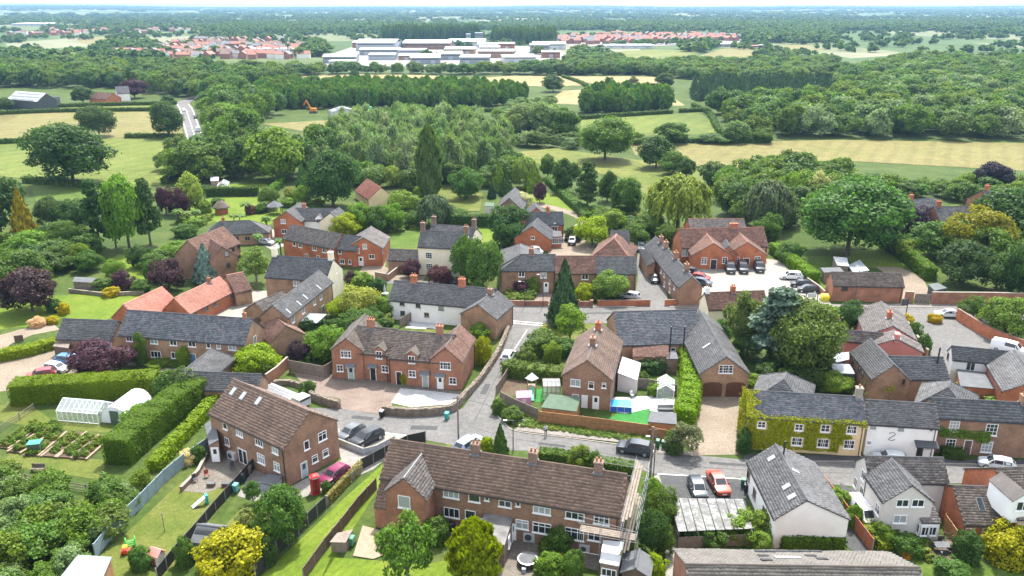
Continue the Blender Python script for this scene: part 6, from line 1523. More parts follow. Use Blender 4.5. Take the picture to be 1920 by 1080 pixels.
# ------------------------------------------------------------------ single trees and shrubs
D_,M_,B_,L_ = (0.034,0.068,0.018),(0.052,0.098,0.022),(0.088,0.150,0.026),(0.150,0.205,0.022)
Y_,GO,PU,PL,BL,CR = (0.36,0.31,0.02),(0.26,0.235,0.02),(0.052,0.024,0.034),(0.110,0.155,0.062),(0.100,0.150,0.125),(0.42,0.40,0.22)
for k,x,yt,yb,wp,c,lab in [
        ('oak',138,235,343,140,D_,'great spreading oak alone in the left field'),('oak',187,200,256,66,D_,'second oak behind the great oak in the hay field'),('oak',318,193,257,58,D_,'tall oak beside the country road'),
        ('broad',156,163,194,42,D_,'round tree in front of the far left farm'),('broad',253,148,184,44,PU,'purple leaved tree beside the white farmhouse'),('broad',12,184,208,30,D_,'small dark tree in front of the dark barn'),('broad',93,178,198,18,B_,'small bright tree against the dark barn'),('broad',316,178,194,24,D_,'small dark tree left of the road bend'),
        ('broad',2,322,440,96,D_,'tall dark tree at the left edge below the big field'),('conifer',52,355,462,56,(0.15,0.14,0.012),'golden yellow conifer at the left edge'),('low',100,370,425,60,D_,'dark holly right of the golden conifer'),('low',142,374,428,62,D_,'dark spreading bush left of the tall pines'),
        ('pine',188,340,462,66,D_,'grey green pine left of the bright lime tree'),('broad',243,335,466,70,B_,'bright green tall tree between the pines'),('pine',283,338,460,62,D_,'dark pine right of the bright tall tree'),('pine',218,345,465,50,D_,'slender pine beside the pond'),
        ('low',312,350,402,34,PU,'purple plum tree left of its twin in the palm garden'),('low',338,352,404,36,PU,'purple plum tree next to the pale lime tree'),('broad',356,328,396,52,(0.14,0.20,0.05),'pale green round tree in the palm garden'),('broad',62,505,584,98,(0.040,0.024,0.026),'dark copper tree on the left lawn'),
        ('low',130,415,478,66,M_,'green tree behind the yellow bushes on the left'),('low',60,432,485,80,B_,'leafy bush below the golden conifer'),('low',42,468,545,100,M_,'broad green bush behind the copper tree'),('low',118,460,505,50,M_,'green tree above the lawn shed'),('low',150,455,498,40,B_,'light bush beside the lane on the left'),
        ('low',318,486,546,66,(0.040,0.022,0.024),'round copper beech beside the brown brick house'),('low',287,488,532,32,M_,'green bush left of the round copper beech'),('spruce',388,458,530,48,BL,'blue spruce in front of the brown brick house'),('airy',482,462,532,62,(0.10,0.15,0.045),'pale willowy tree beside the white gabled house'),('conifer',441,480,518,30,D_,'small dark fir left of the pale willowy tree'),
        ('oak',625,288,388,98,D_,'large dark round tree behind the part white house'),('conifer',568,304,352,26,M_,'green conifer left of the large dark tree'),('column',806,236,378,44,(0.055,0.10,0.03),'tall narrow poplar behind the village'),('willow',815,362,424,66,(0.055,0.085,0.042),'grey green weeping tree below the poplar'),
        ('broad',520,246,338,104,B_,'big light green tree at the wood edge'),('broad',600,272,332,60,PL,'silvery tree at the wood edge'),('broad',455,205,300,80,M_,'tall wood edge tree right of the country road'),('broad',427,196,262,70,B_,'rounded light tree near the road bend'),('broad',402,240,300,44,D_,'dark round tree close to the white van'),('broad',375,265,338,90,M_,'broad tree hiding the end of the country road'),('low',320,280,318,46,D_,'dark bush at the edge of the big green field'),
        ('willow',736,309,350,38,(0.15,0.21,0.05),'small lime willow behind the red roofed cottage'),('broad',690,306,345,52,B_,'bright tree behind the red roofed cottage'),('airy',776,303,352,26,PL,'pale birch left of the poplar'),
        ('low',676,380,434,46,B_,'orchard tree nearest the long brick house'),('low',706,384,437,46,M_,'second orchard tree behind the long brick house'),('low',737,382,432,46,B_,'third orchard tree left of the cream house'),('low',758,358,398,60,B_,'loose bright bush in the orchard meadow'),('low',648,400,445,52,L_,'lime green bush right of the part white house'),('low',840,386,418,60,M_,'wide bush in the yellow meadow'),('low',876,318,372,60,M_,'green tree behind the yellow meadow'),('low',795,345,372,34,B_,'small tree at the meadow left of the poplar'),
        ('low',505,352,392,38,M_,'round garden tree behind the part white house'),('low',570,348,386,40,B_,'bright bush left of the large dark tree'),('broad',975,198,258,60,PL,'left tree of the pale clump'),('broad',1020,192,260,66,PL,'middle tree of the pale clump'),('broad',1056,202,262,58,M_,'right tree of the pale clump'),('oak',1134,224,300,96,(0.060,0.110,0.022),'big round oak in the middle of the fields'),('broad',1230,259,314,66,D_,'dark round tree at the edge of the hay field'),('low',1262,284,326,48,M_,'bush beside the dark round field tree'),('low',1286,296,332,34,D_,'dark bush at the right of the field tree'),
        ('broad',1257,231,268,62,M_,'round hedgerow tree below the green field'),('low',1190,248,270,34,M_,'hedgerow bush right of the big round oak'),('broad',1378,227,268,52,(0.085,0.13,0.045),'pale rounded hedgerow tree'),('low',1430,240,268,40,M_,'dark hedgerow bush right of the pale rounded tree'),('low',1335,250,268,60,M_,'low hedgerow bush left of the pale rounded tree'),
        ('broad',1037,142,172,42,D_,'lone dark tree at the straw field hedge'),('airy',1140,144,168,22,M_,'thin tree standing in the straw field hedge'),('airy',1187,142,162,22,(0.10,0.10,0.06),'nearly bare tree in the straw field'),('broad',1245,138,164,34,D_,'dark tree at the right end of the straw fields'),('broad',664,132,146,18,D_,'small dark tree at the far straw field'),
        ('conifer',936,304,358,34,B_,'light green conifer left of the dark pointed one'),('conifer',949,320,366,30,D_,'dark pointed conifer beside the steep slate barn'),('conifer',922,342,372,18,(0.02,0.045,0.018),'small black green cypress'),('conifer',1001,305,358,40,B_,'bright green larch above the curved drive'),('broad',1027,291,334,32,M_,'small tree behind the bright larch'),('broad',1060,299,360,50,D_,'dark tree left of the grey pine'),('pine',1101,304,394,62,D_,'tall grey pine in the wooded garden'),('broad',1138,324,378,40,D_,'dark tree right of the grey pine'),('broad',1175,334,404,60,M_,'green tree left of the golden willow'),('willow',985,290,352,50,(0.13,0.18,0.045),'pale weeping willow above the bright larch'),('low',1012,340,380,24,PU,'small purple tree on the curved lawn'),
        ('shrub',978,361,394,42,(0.28,0.28,0.17),'white flowering shrub beside the steep slate barn'),('low',953,385,456,74,D_,'dark round tree left of the porch house'),('low',940,428,466,38,D_,'dark green bush left of the gabled wing'),('low',1110,406,460,66,(0.13,0.20,0.02),'lime green tree beside the parked black car'),('willow',1270,322,434,122,(0.125,0.155,0.03),'great golden weeping willow behind the school'),
        ('broad',1380,344,404,66,D_,'dark tree right of the golden willow'),('willow',1437,333,430,92,(0.062,0.092,0.045),'grey green birch behind the school'),('low',1482,324,384,48,B_,'bright green tree above the grey birch'),('broad',1532,324,390,46,(0.25,0.25,0.12),'cream flowering tree left of the huge green tree'),('oak',1588,344,478,180,(0.048,0.095,0.022),'huge green tree right of the school'),('low',1335,303,346,54,D_,'dark bush at the lower edge of the hay field'),('low',1366,310,354,50,M_,'bush left of the tall hedgerow'),('broad',1500,290,352,84,M_,'wide tree at the corner of the hay field'),('low',1440,400,452,50,M_,'green bush behind the school yard hedge'),('low',1250,420,460,40,M_,'bush left of the school roof'),
        ('low',1710,387,444,64,(0.030,0.020,0.034),'dark purple tree left of the green dome tree'),('broad',1855,306,360,66,(0.022,0.018,0.028),'almost black purple tree near the right edge'),('low',1745,414,480,92,M_,'green dome shaped tree left of the golden tree'),('low',1832,392,490,118,(0.125,0.125,0.012),'golden yellow tree on the right'),('broad',1888,358,462,112,D_,'dark tree behind the golden tree'),('low',1797,448,534,92,(0.035,0.062,0.022),'dark yew below the golden tree'),('low',1866,470,545,80,D_,'dark spreading tree above the brick wall'),('low',1908,452,560,66,D_,'dark tree at the right edge above the brick wall'),('low',1882,556,634,86,(0.085,0.135,0.03),'green tree inside the pub car park wall'),
        ('pine',1455,545,684,150,(0.062,0.092,0.066),'blue green cedar in the walled garden'),('oak',1503,574,704,124,(0.062,0.104,0.028),'full rounded green tree in front of the cedar'),('airy',1392,543,660,84,(0.07,0.10,0.03),'feathery tree left of the cedar'),('low',1592,566,622,56,D_,'dark round tree beside the main road'),('conifer',1057,488,606,66,(0.030,0.058,0.022),'tall dark conifer beside the junction'),('airy',1068,572,640,64,B_,'small airy tree in front of the dark conifer'),('low',1142,511,562,66,(0.085,0.14,0.03),'round tree in front of the brick cottage row'),('shrub',1095,534,566,34,L_,'lime yellow bush right of the dark conifer'),
        ('low',876,441,534,56,M_,'left tree of the pair beside the cream house'),('low',906,449,548,66,M_,'right tree of the pair beside the cream house'),('low',771,486,522,36,PU,'purple shrub left of the cream house door'),('low',826,497,534,44,(0.065,0.026,0.032),'purple shrub in front of the cream house door'),
        ('shrub',978,527,552,30,(0.07,0.03,0.034),'dark red bush in the front garden of the brick row'),('shrub',998,520,550,30,B_,'green bush in the front garden of the brick row'),
        ('airy',765,962,1100,112,(0.075,0.135,0.028),'leafy young tree in front of the terrace gable'),('column',890,976,1098,92,(0.120,0.150,0.014),'lime yellow conifer in front of the terrace'),('shrub',426,1016,1085,122,(0.170,0.190,0.012),'bright yellow spreading shrub at the bottom left'),('low',528,912,1014,92,M_,'round green tree behind the grey storage box'),('shrub',498,1010,1062,40,D_,'dark shrub right of the yellow shrub'),
        ('shrub',1900,1000,1062,84,(0.180,0.20,0.016),'bright yellow shrub at the bottom right'),('shrub',1815,1002,1058,52,D_,'dark round shrub left of the yellow shrub'),('conifer',938,795,856,36,M_,'small pointed conifer beside the road'),('shrub',912,822,850,26,L_,'lime bush left of the small pointed conifer'),('shrub',1655,702,756,66,(0.19,0.21,0.055),'cream green spotted laurel in front of the brick house'),('shrub',1755,728,752,26,(0.26,0.23,0.015),'yellow shrub beside the hipped roof'),
        ('low',190,640,702,98,(0.055,0.026,0.034),'purple maple in front of the long slate barn'),('low',485,648,702,78,(0.125,0.195,0.022),'lime green tree at the end of the long slate barn'),('low',560,640,680,42,(0.035,0.022,0.03),'dark purple shrub above the fence'),('low',618,612,672,70,B_,'green bush left of the cottage row'),('shrub',578,602,634,28,D_,'clipped dark bush beside the glass canopy'),('low',672,538,596,76,(0.165,0.19,0.045),'cream variegated bush in the middle garden'),('low',637,560,596,48,L_,'golden green bush left of the cream variegated one'),('low',676,578,630,70,M_,'green bush below the cream variegated one'),('low',722,556,596,40,B_,'bright bush left of the white cottages'),('low',700,575,606,40,M_,'dark bush beside the green water butt'),('shrub',678,514,540,44,B_,'bush beside the gravel drive'),('shrub',710,522,552,30,D_,'round dark bush beside the white parasol'),('low',660,508,535,26,PU,'purple shrub below the long brick house'),
        ('ball',757,698,722,15,(0.15,0.17,0.02),'clipped golden bush beside the passage'),('shrub',905,636,684,34,(0.16,0.18,0.015),'yellow green hedge plant beside the cottage row'),('shrub',900,608,640,40,B_,'green shrub behind the right cottage gable'),('shrub',576,718,746,28,M_,'dark green bush beside the lorry'),('shrub',1015,625,664,66,M_,'wide green bush in the corner garden'),('shrub',1060,640,668,50,M_,'green bush in front of the airy corner tree'),('shrub',1036,642,682,34,B_,'light bush behind the lane hedge'),('shrub',985,655,690,36,(0.08,0.11,0.03),'bush at the lane edge behind the parked white car'),
        ('low',352,690,748,60,(0.06,0.095,0.035),'loose shrub inside the corner of the big hedge'),('shrub',315,705,752,60,M_,'green shrub between the two big hedges'),('shrub',255,768,812,60,B_,'bush beside the polytunnel'),('shrub',1085,842,882,40,(0.10,0.14,0.03),'pale bush behind the terrace ridge'),('shrub',1115,850,888,30,M_,'green bush beside the third chimney'),('shrub',1225,905,950,40,B_,'green bush beside the scaffolding'),('low',1240,915,985,60,M_,'tall bush along the side path'),('low',1222,955,1035,60,D_,'dark bush below the scaffolding'),('low',1245,990,1040,40,M_,'bush at the bins by the side path'),('ball',1287,990,1022,24,D_,'clipped dark round bush beside the carport'),('shrub',1230,1045,1085,40,L_,'lime bush at the bottom of the side path'),
        ('shrub',1390,975,1015,70,B_,'bright bush in front of the carport'),('shrub',1440,968,1010,56,B_,'bush at the corner of the white bungalow'),('shrub',1340,998,1030,50,M_,'low shrub below the carport'),('shrub',1430,1004,1034,40,(0.12,0.17,0.04),'pale green shrub behind the nearest roof'),('shrub',1395,808,850,30,D_,'dark clipped bush at the ivy house corner'),('shrub',1265,810,852,36,M_,'shrub beside the gravel drive entrance'),('airy',1280,795,850,66,(0.09,0.10,0.05),'twiggy half bare tree beside the gravel drive'),('shrub',1420,705,738,44,B_,'rounded bush right of the garage doors'),('shrub',1440,690,725,50,D_,'dark laurel behind the garage barn'),('low',1560,700,736,60,B_,'bushes behind the ivy house roof'),('low',1520,690,730,50,D_,'dark bush left of the conservatories'),('shrub',1850,730,760,90,(0.09,0.15,0.03),'climber covered wall below the white house'),
        ('shrub',1702,592,615,24,(0.26,0.23,0.015),'yellow bush on the corner of the pub car park'),('shrub',1716,605,640,26,M_,'green shrub inside the curved wall'),('shrub',1734,630,665,24,M_,'green shrub at the end of the curved wall'),('shrub',1755,590,606,26,(0.26,0.23,0.015),'yellow shrub on the traffic island'),('low',1824,556,598,44,M_,'small tree beside the brick car park wall'),('shrub',1545,574,592,30,L_,'lime shrub beside the main road'),
        ('shrub',1570,925,960,44,(0.11,0.17,0.03),'grassy shrub beside the rust coloured fence'),('shrub',1600,950,990,30,B_,'bush at the nose of the white van'),('shrub',1655,990,1025,40,B_,'leafy border below the rendered house'),('shrub',1700,1010,1042,50,M_,'garden border beside the deck'),('shrub',1700,1028,1046,24,(0.45,0.26,0.02),'orange flowering plant in the bottom right garden'),('shrub',1790,1060,1085,60,M_,'low shrubs at the bottom right lawn'),
        ('shrub',350,848,872,28,(0.44,0.36,0.22),'cream plume grass beside the blue fence'),('shrub',372,838,868,26,M_,'green plant beside the patio wall'),('shrub',462,962,992,44,(0.12,0.15,0.05),'island bed of mixed shrubs on the left lawn'),('airy',475,900,945,36,M_,'spindly tree beside the grey storage box'),('shrub',345,1015,1062,36,M_,'bush against the black fence beside the shed'),('shrub',262,1030,1070,40,M_,'bush on the play lawn'),('shrub',612,905,925,18,M_,'pot plant beside the red telephone box'),('shrub',818,975,1020,50,M_,'dark shrub right of the young tree'),('shrub',1050,1000,1045,44,M_,'shrub beside the hot tub'),('shrub',1030,1045,1085,50,B_,'leafy plant at the bottom below the hot tub'),('shrub',1075,1040,1082,40,(0.08,0.13,0.03),'shrub at the bottom beside the small white shed'),('shrub',206,540,557,30,(0.26,0.23,0.015),'yellow bush on the left lawn'),('shrub',118,570,590,22,(0.26,0.23,0.015),'yellow bush beside the copper tree'),('shrub',96,594,608,22,(0.26,0.23,0.015),'yellow shrub at the lawn edge beside the barn'),('shrub',68,598,614,30,(0.42,0.30,0.20),'pale pink shrub at the lawn edge'),('shrub',100,562,586,28,D_,'dark shrub beside the copper tree trunk'),('shrub',230,512,545,36,PU,'small purple bush above the left lawn'),('shrub',190,525,548,44,M_,'green bush beside the lawn shed'),('shrub',262,528,550,34,M_,'clipped green bush above the left lawn'),
        ('shrub',292,678,690,40,B_,'flower bed in front of the long slate barn'),('shrub',265,628,688,22,M_,'climber between the barn windows'),('shrub',345,650,688,26,(0.12,0.18,0.03),'light climber beside the blue door'),('shrub',1205,700,722,26,M_,'garden bush beside the greenhouse'),('shrub',1230,722,742,30,B_,'bush beside the pool terrace'),('shrub',1225,675,700,50,D_,'dark hedge plant behind the small greenhouse'),('shrub',935,750,778,26,M_,'shrub at the bend of the lane'),('shrub',960,770,792,40,M_,'low shrub along the grey fence')]:
    plant(k,x,yt,yb,wp,c,lab)
for x,yt,yb,lab in ((336,390,418,'leftmost palm in the palm garden'),(352,394,419,'second palm from the left in the palm garden'),(368,391,416,'palm left of the thatched hut'),(439,400,416,'left of two small palms behind the slate bungalow'),(450,400,416,'right of two small palms behind the slate bungalow'),(462,377,402,'palm on the sunny lawn right of the thatched hut'),(500,375,396,'palm beside the small gazebo'),(502,402,438,'tall palm left of the part white house'),(485,436,465,'palm in front of the slate bungalow'),(527,445,477,'palm left of the long brick house')):
    plant('palm',x,yt,yb,22,(0.085,0.135,0.035),lab,'garden palms',cat='palm')

for x,yt,yb,wp,c,lab in [(405,372,386,26,M_,'green shrub left of the thatched hut'),(380,376,400,30,B_,'bright shrub between palms and thatched hut'),(360,410,426,34,B_,'low shrub at the edge of the palm lawn'),(345,424,446,40,M_,'dark shrub left of the slate bungalow'),(470,385,402,22,(0.10,0.05,0.04),'reddish shrub on the palm lawn'),(488,384,400,26,M_,'green shrub left of the gazebo'),(540,372,388,30,B_,'shrub row behind the gazebo'),(590,376,396,34,M_,'shrub behind the part white house roof'),(385,348,364,30,D_,'dark shrub at the end of the palm garden hedge'),(545,352,372,26,(0.15,0.16,0.05),'pale shrub behind the garden hedge'),(300,470,505,60,M_,'shrub beside the pines on the left'),(330,455,492,60,B_,'green shrub left of the brown brick house'),(265,460,500,44,D_,'dark shrub under the pines'),(170,470,508,50,M_,'shrub beside the lane at the left lawn'),(215,488,520,40,B_,'bright shrub at the top of the left lawn'),(620,392,424,40,M_,'shrub at the orchard edge behind the part white house'),(780,395,425,40,M_,'shrub left of the weeping tree'),(1075,428,452,34,D_,'clipped shrub beside the black parked car'),(1190,420,462,50,M_,'bush above the side lane'),(1215,400,440,60,M_,'bush below the golden willow'),(1150,395,432,50,B_,'bush in the wooded garden'),(1480,455,490,50,M_,'bush inside the school hedge'),(1660,430,470,50,M_,'bush right of the huge green tree'),(1770,440,480,50,B_,'bush between the green dome and golden trees'),(1700,450,486,44,(0.13,0.17,0.03),'yellow green bush beside the garden hedge'),(1460,640,690,50,D_,'dark bush at the foot of the cedar'),(1400,620,668,56,M_,'bush at the foot of the feathery tree'),(1350,600,640,40,M_,'bush behind the slate barn roof')]:
    plant('low' if yb - yt > 26 else 'shrub',x,yt,yb,wp,c,lab)
# ------------------------------------------------------------------ far town, estate and industry
def far_house_meshes(L=10.5,W=8.0,he=5.2,H=8.2):
    w1 = MB(); x,y = L / 2,W / 2
    w1.poly([(-x,-y,0),(x,-y,0),(x,-y,he),(-x,-y,he)]); w1.poly([(x,y,0),(-x,y,0),(-x,y,he),(x,y,he)])
    w1.poly([(x,-y,0),(x,y,0),(x,y,he),(x,0,H),(x,-y,he)]); w1.poly([(-x,y,0),(-x,-y,0),(-x,-y,he),(-x,0,H),(-x,y,he)])
    r1 = MB()
    for s_ in (-1,1):
        f = [Vector((-x - .3,s_ * (y + .4),he - .25)),Vector((x + .3,s_ * (y + .4),he - .25)),Vector((x + .3,0,H)),Vector((-x - .3,0,H))]; r1.prism(f,[p_ + UP * 0.2 for p_ in f])
    c1 = MB(); c1.box((x * 0.7,0,H - 0.8),Vector((1,0,0)),Vector((0,1,0)),0.8,0.8,2.0)
    g1 = MB()
    for zz in (1.5,4.1):
        for xx in (-x * 0.55,x * 0.55): g1.box((xx,-y - 0.02,zz - 0.6),Vector((1,0,0)),Vector((0,1,0)),1.6,0.1,1.2)
    return w1.mesh('wall','matte'),r1.mesh('roof','matte'),c1.mesh('chimney','matte'),g1.mesh('window','glass')
FH = [far_house_meshes(),far_house_meshes(8.5,7.5,5.0,7.6),far_house_meshes(14,8.0,5.0,7.8)]
RED,BRN,GRY,BRK,WHT = (0.30,0.135,0.10),(0.19,0.125,0.10),(0.16,0.16,0.17),(0.27,0.12,0.085),(0.70,0.68,0.64)
def far_house(px,py,a,roof,wall,label,group,parts=True):
    g = P(px,py); g.z = 0; m_ = FH[int(rng.integers(0,3))]
    root = thing('town_house',label,'house',g,a,group)
    obj('wall',m_[0],root,color=wall); obj('roof',m_[1],root,color=roof)
    if parts: obj('chimney',m_[2],root,color=BRK)
tr = random.Random(8)
RN,WN = {RED: 'red',BRN: 'brown',GRY: 'grey'},{WHT: 'pale',BRK: 'brick'}
ROW = ['front','second','third','fourth','fifth','sixth','seventh','nearest outlying','middle outlying','farthest outlying']
def side(x,x0,x1): return ('left','middle','right')[min(2,max(0,int(3 * (x - x0) / (x1 - x0))))]
for ri,(y,x0,x1,st,red) in enumerate(((110,300,575,16,.5),(104,205,590,14,.5),(99,300,600,13,.75),(94,300,590,12.5,.75),(89,310,585,12,.5),(84,330,560,12,.3),(79,350,540,12,.3),(66,20,150,14,.4),(62,80,280,13,.4),(58,100,380,16,.3))):
    x = x0
    while x < x1:
        if tr.random() < 0.80:
            u = tr.random(); a_ = tr.choice([0.1,0.1,1.6]) + tr.uniform(-.2,.2); rc = RED if u < red else (GRY if u < red + .3 else BRN); wc = WHT if tr.random() < 0.28 else BRK; far_house(x,y + tr.uniform(-1.5,1.5),a_,rc,wc,'%s roofed %s house, %s part of %s row, far left town' % (RN[rc],WN[wc],side(x,x0,x1),ROW[ri]),'houses of the far left town')
        x += st * tr.uniform(0.8,1.2)
for x,y,lab in ((208,110,'white gabled house at the left end of the far town row'),(250,111,'white house second from the left in the far town row'),(308,112,'white gabled house in front of the far town'),(370,111,'white house at the right of the far town front row')):
    far_house(x,y + 1,0.5,GRY,WHT,lab,None)
for ri,(y,x0,x1,st) in enumerate(((82.5,1042,1210,13),(79,1045,1330,13),(76,1048,1385,12.5),(73,1060,1395,12.5),(70.2,1075,1380,12),(67.6,1095,1300,12))):
    x = x0
    while x < x1:
        if tr.random() < 0.9:
            a_ = tr.choice([0.2,0.2,1.7]) + tr.uniform(-.2,.2); rc = RED if tr.random() < .72 else GRY; wc = WHT if tr.random() < 0.12 else BRK; far_house(x,y + tr.uniform(-.8,.8),a_,rc,wc,'%s roofed %s house, %s part of %s row, right estate' % (RN[rc],WN[wc],side(x,x0,x1),ROW[ri]),'houses of the red roofed estate',False)
        x += st * tr.uniform(0.85,1.15)
def shed(px,py,wpx,depth,h,wall,roof,label,rot=0.0,style='gable',name='industrial_unit',stripe=None):
    g = P(px,py); g.z = 0; L = wpx * pxm(g); h *= 0.78; wall = 'sheet_grey' if wall == 'clad_dark' else wall; root = thing(name,label,'warehouse',g,rot)
    x,y = L / 2,depth; z_ = h; rise = 0.05 * depth if style == 'gable' else 0.02 * depth
    mb = MB(); mb.prism([(-x,0,0),(x,0,0),(x,y,0),(-x,y,0)],[(-x,0,z_),(x,0,z_),(x,y,z_),(-x,y,z_)]); w_ = mb.mesh('wall',wall); obj('wall',w_,root)
    rm = MB(); e = 0.4
    if style == 'gable':
        for f in ([Vector((-x - e,-e,z_ + .05)),Vector((x + e,-e,z_ + .05)),Vector((x + e,y / 2,z_ + rise)),Vector((-x - e,y / 2,z_ + rise))],[Vector((-x - e,y + e,z_ + .05)),Vector((x + e,y + e,z_ + .05)),Vector((x + e,y / 2,z_ + rise)),Vector((-x - e,y / 2,z_ + rise))]): rm.prism(f,[p_ + UP * 0.25 for p_ in f])
    else:
        f = [Vector((-x - e,-e,z_ + .05)),Vector((x + e,-e,z_ + .05)),Vector((x + e,y + e,z_ + rise)),Vector((-x - e,y + e,z_ + rise))]; rm.prism(f,[p_ + UP * 0.3 for p_ in f])
    obj('roof',rm.mesh('roof',roof),root)
    n = max(1,int(L / 14))
    dm = MB(); dm.box((0,-0.1,0),Vector((1,0,0)),Vector((0,1,0)),4.2,0.25,min(4.5,h * .6)); dme = dm.mesh('loading_door',stripe or 'clad_grey')
    for k in range(n): obj('loading_door',dme,root,(-x + L * (k + 0.5) / n,0,0))
    gm = MB(); gm.box((0,-0.06,h * 0.72),Vector((1,0,0)),Vector((0,1,0)),L * 0.9,0.15,h * 0.10); obj('window_band',gm.mesh('window_band','glass'),root)
    return root
for a in [(637,119,62,34,8,'sheet_grey','sheet_white','white shed with curved roof at the left of the industrial estate',.1),(640,123,46,16,5,'sheet_white','sheet_white','low white unit in front of the curved shed',.0,'flat'),
          (705,96,74,60,13,'clad_grey','sheet_white','tall grey warehouse at the back of the estate'),(800,93,90,60,10,'brick_dark','sheet_white','long warehouse with dark red front at the back of the estate',0,'gable','industrial_unit','brick_red'),(672,90,22,30,9,'brick_red','sheet_white','small brick block left of the tall grey warehouse'),
          (712,104,76,26,8,'sheet_grey','sheet_white','white unit with strip windows left of centre in the estate'),(716,113,50,22,7,'clad_grey','sheet_white','grey fronted unit behind the estate trees'),(772,105,52,26,8,'clad_grey','sheet_white','white unit with dark door in the estate'),(762,113,30,20,6,'brick_buff','sheet_white','low brick unit in the estate'),
          (798,121,56,46,8,'clad_dark','sheet_white','wide white roof at the front of the estate',.1),(890,122,56,34,9,'clad_dark','sheet_white','grey and blue unit at the front centre of the estate',0,'flat'),(845,113,46,36,8,'clad_dark','sheet_white','white roofed unit at the centre of the estate',.1),(862,103,56,40,8,'brick_buff','sheet_white','flat brick unit with white roof'),(915,94,40,30,9,'sheet_white','sheet_white','white peaked unit right of the long warehouse'),
          (875,88,70,50,9,'sheet_white','sheet_white','bright white roof behind the long warehouse'),(930,109,68,30,9,'brick_buff','sheet_white','brick unit with window bays right of centre'),(918,99,38,26,8,'brick_dark','sheet_white','small unit behind the brick window bays'),(950,94,30,24,10,'brick_red','clad_grey','brick office block left of the mast'),(1012,100,36,26,12,'clad_dark','sheet_white','tall office with red and grey panels'),(1030,93,62,40,9,'sheet_white','sheet_white','broad white roof at the right end of the estate'),
          (975,118,62,28,7,'sheet_white','sheet_white','low white unit at the right front of the estate',.1,'flat'),(1033,109,34,22,8,'brick_red','sheet_white','brick office with white roof at the right front'),(878,80,8,8,16,'clad_grey','clad_grey','grey tower block behind the estate',0,'flat'),(898,80,14,10,18,'sheet_grey','clad_grey','white silo block behind the estate',0,'flat'),
          (1180,91,92,26,5,'sheet_white','sheet_white','long white nursery roof beside the right meadow',0,'flat'),(1290,88,22,14,4,'sheet_white','sheet_white','white caravan like shed beside the right meadow',0,'flat'),(1375,88,62,16,4.5,'sheet_grey','clad_grey','row of grey sheds at the right meadow',0,'flat'),(1418,92,18,14,5,'brick_red','tile_red','small red shed at the right meadow'),(1434,92,18,14,6,'clad_dark','clad_grey','dark barn at the right meadow'),
          (60,49,76,60,8,'sheet_white','sheet_white','long white glasshouse roof at the far left',0,'flat'),(515,101,88,20,7,'sheet_white','sheet_white','long white building at the right of the far town',0,'flat'),(985,40,50,40,9,'render_cream','render_cream','long cream building on the far wooded rise',0,'flat'),(937,42,6,10,10,'render_cream','render_cream','small cream block on the far wooded rise',0,'flat')]: shed(*a)
g = P(1004,82); mb = MB(); mb.bar((g.x,g.y,0),(g.x,g.y,24),0.5,n=6,r2=0.3); tag(mb.build('mast','sheet_white'),'thin white mast above the industrial estate','mast')
sheet('industrial_yard',[(606,124),(700,124),(900,125),(1050,118),(1060,100),(1030,88),(880,84),(660,88),(610,105)],0.25,'concrete')
sheet('estate_ground',[(1035,86),(1215,87),(1400,80),(1400,66),(1090,64),(1040,74)],0.25,'pavement')
# ------------------------------------------------------------------ ivy on the house
def ivy(blk,k,label,cells,leaf=0.22,dens=30,color=(0.20,0.235,0.012),holes=()):
    """leaves over a wall face: cells are (from, to, low, high) along the wall in metres from its left end; holes keep windows clear"""
    p0,n,u,hl = blk.face(k)
    if (u.x if abs(u.x) > abs(u.y) else u.y) < 0: u = -u
    P_ = []; N_ = []
    for x0,x1,z0,z1 in cells:
        c = int((x1 - x0) * (z1 - z0) * dens); x = rng.uniform(x0,x1,c); z = rng.uniform(z0,z1,c)
        ok = np.ones(c,bool)
        for hx,hz,hw,hh in holes: ok &= ~((np.abs(x - hx) < hw / 2 + 0.1) & (np.abs(z - hz) < hh / 2 + 0.1))
        x,z = x[ok],z[ok]; c = len(x); out = 0.08 + rng.gamma(2,0.05,c) + 0.10 * (np.sin(x * 2.3) * np.sin(z * 2.9) + 1) * 0.5
        P_.append(np.array(p0)[None] + (x - hl)[:,None] * np.array(u) + out[:,None] * np.array(n) + z[:,None] * np.array([0,0,1.0])); N_.append(np.tile(np.array(n) + np.array([0,0,0.45]),(c,1)))
    return np.concatenate(P_),np.concatenate(N_)
def ivy_part(root,P_,N_,color,leaf=0.22):
    v,f = leaf_quads(P_,N_,leaf,0.45); me = quads_mesh('ivy',v - np.array(root.location),f,'leaf',rng.random(len(f))); o = obj('ivy',me,root,color=color); o['kind'] = 'stuff'; o['label'] = 'lime green climbing ivy'
p0,n_,u_,hl = IV.face('F')
if u_.x < 0: u_ = -u_
holes = []
for x,y,w_,h_ in [(1428,796,1.0,.95),(1498,801,1.,.95),(1547.5,803,1.1,1.),(1597,805.5,1.2,1.1),(1494,827.5,1.3,1.15),(1543,830.5,1.35,1.2),(1592,833,1.3,1.2)]:
    q = on_plane(x,y,p0,n_); holes.append(((q - p0).dot(u_) + hl,min(q.z,IV.he - h_ / 2 - .08),w_ + 0.15,h_ + 0.2))
L_i = 2 * hl
cells = [(0,L_i * 0.80,0.55,4.9),(L_i * 0.80,L_i * 0.90,1.6,4.7),(L_i * 0.90,L_i,4.3,4.8),(0,L_i * 0.3,0.2,0.6)]
a1 = ivy(IV,'F','',cells,dens=170,holes=holes)
hl2 = IV.face('A')[3]; a2 = ivy(IV,'A','',[(0,2 * hl2,0.3,4.9),(1.2,2 * hl2 - 1.2,4.9,6.2),(hl2 - 1.0,hl2 + 1.0,6.2,7.2)],dens=120)
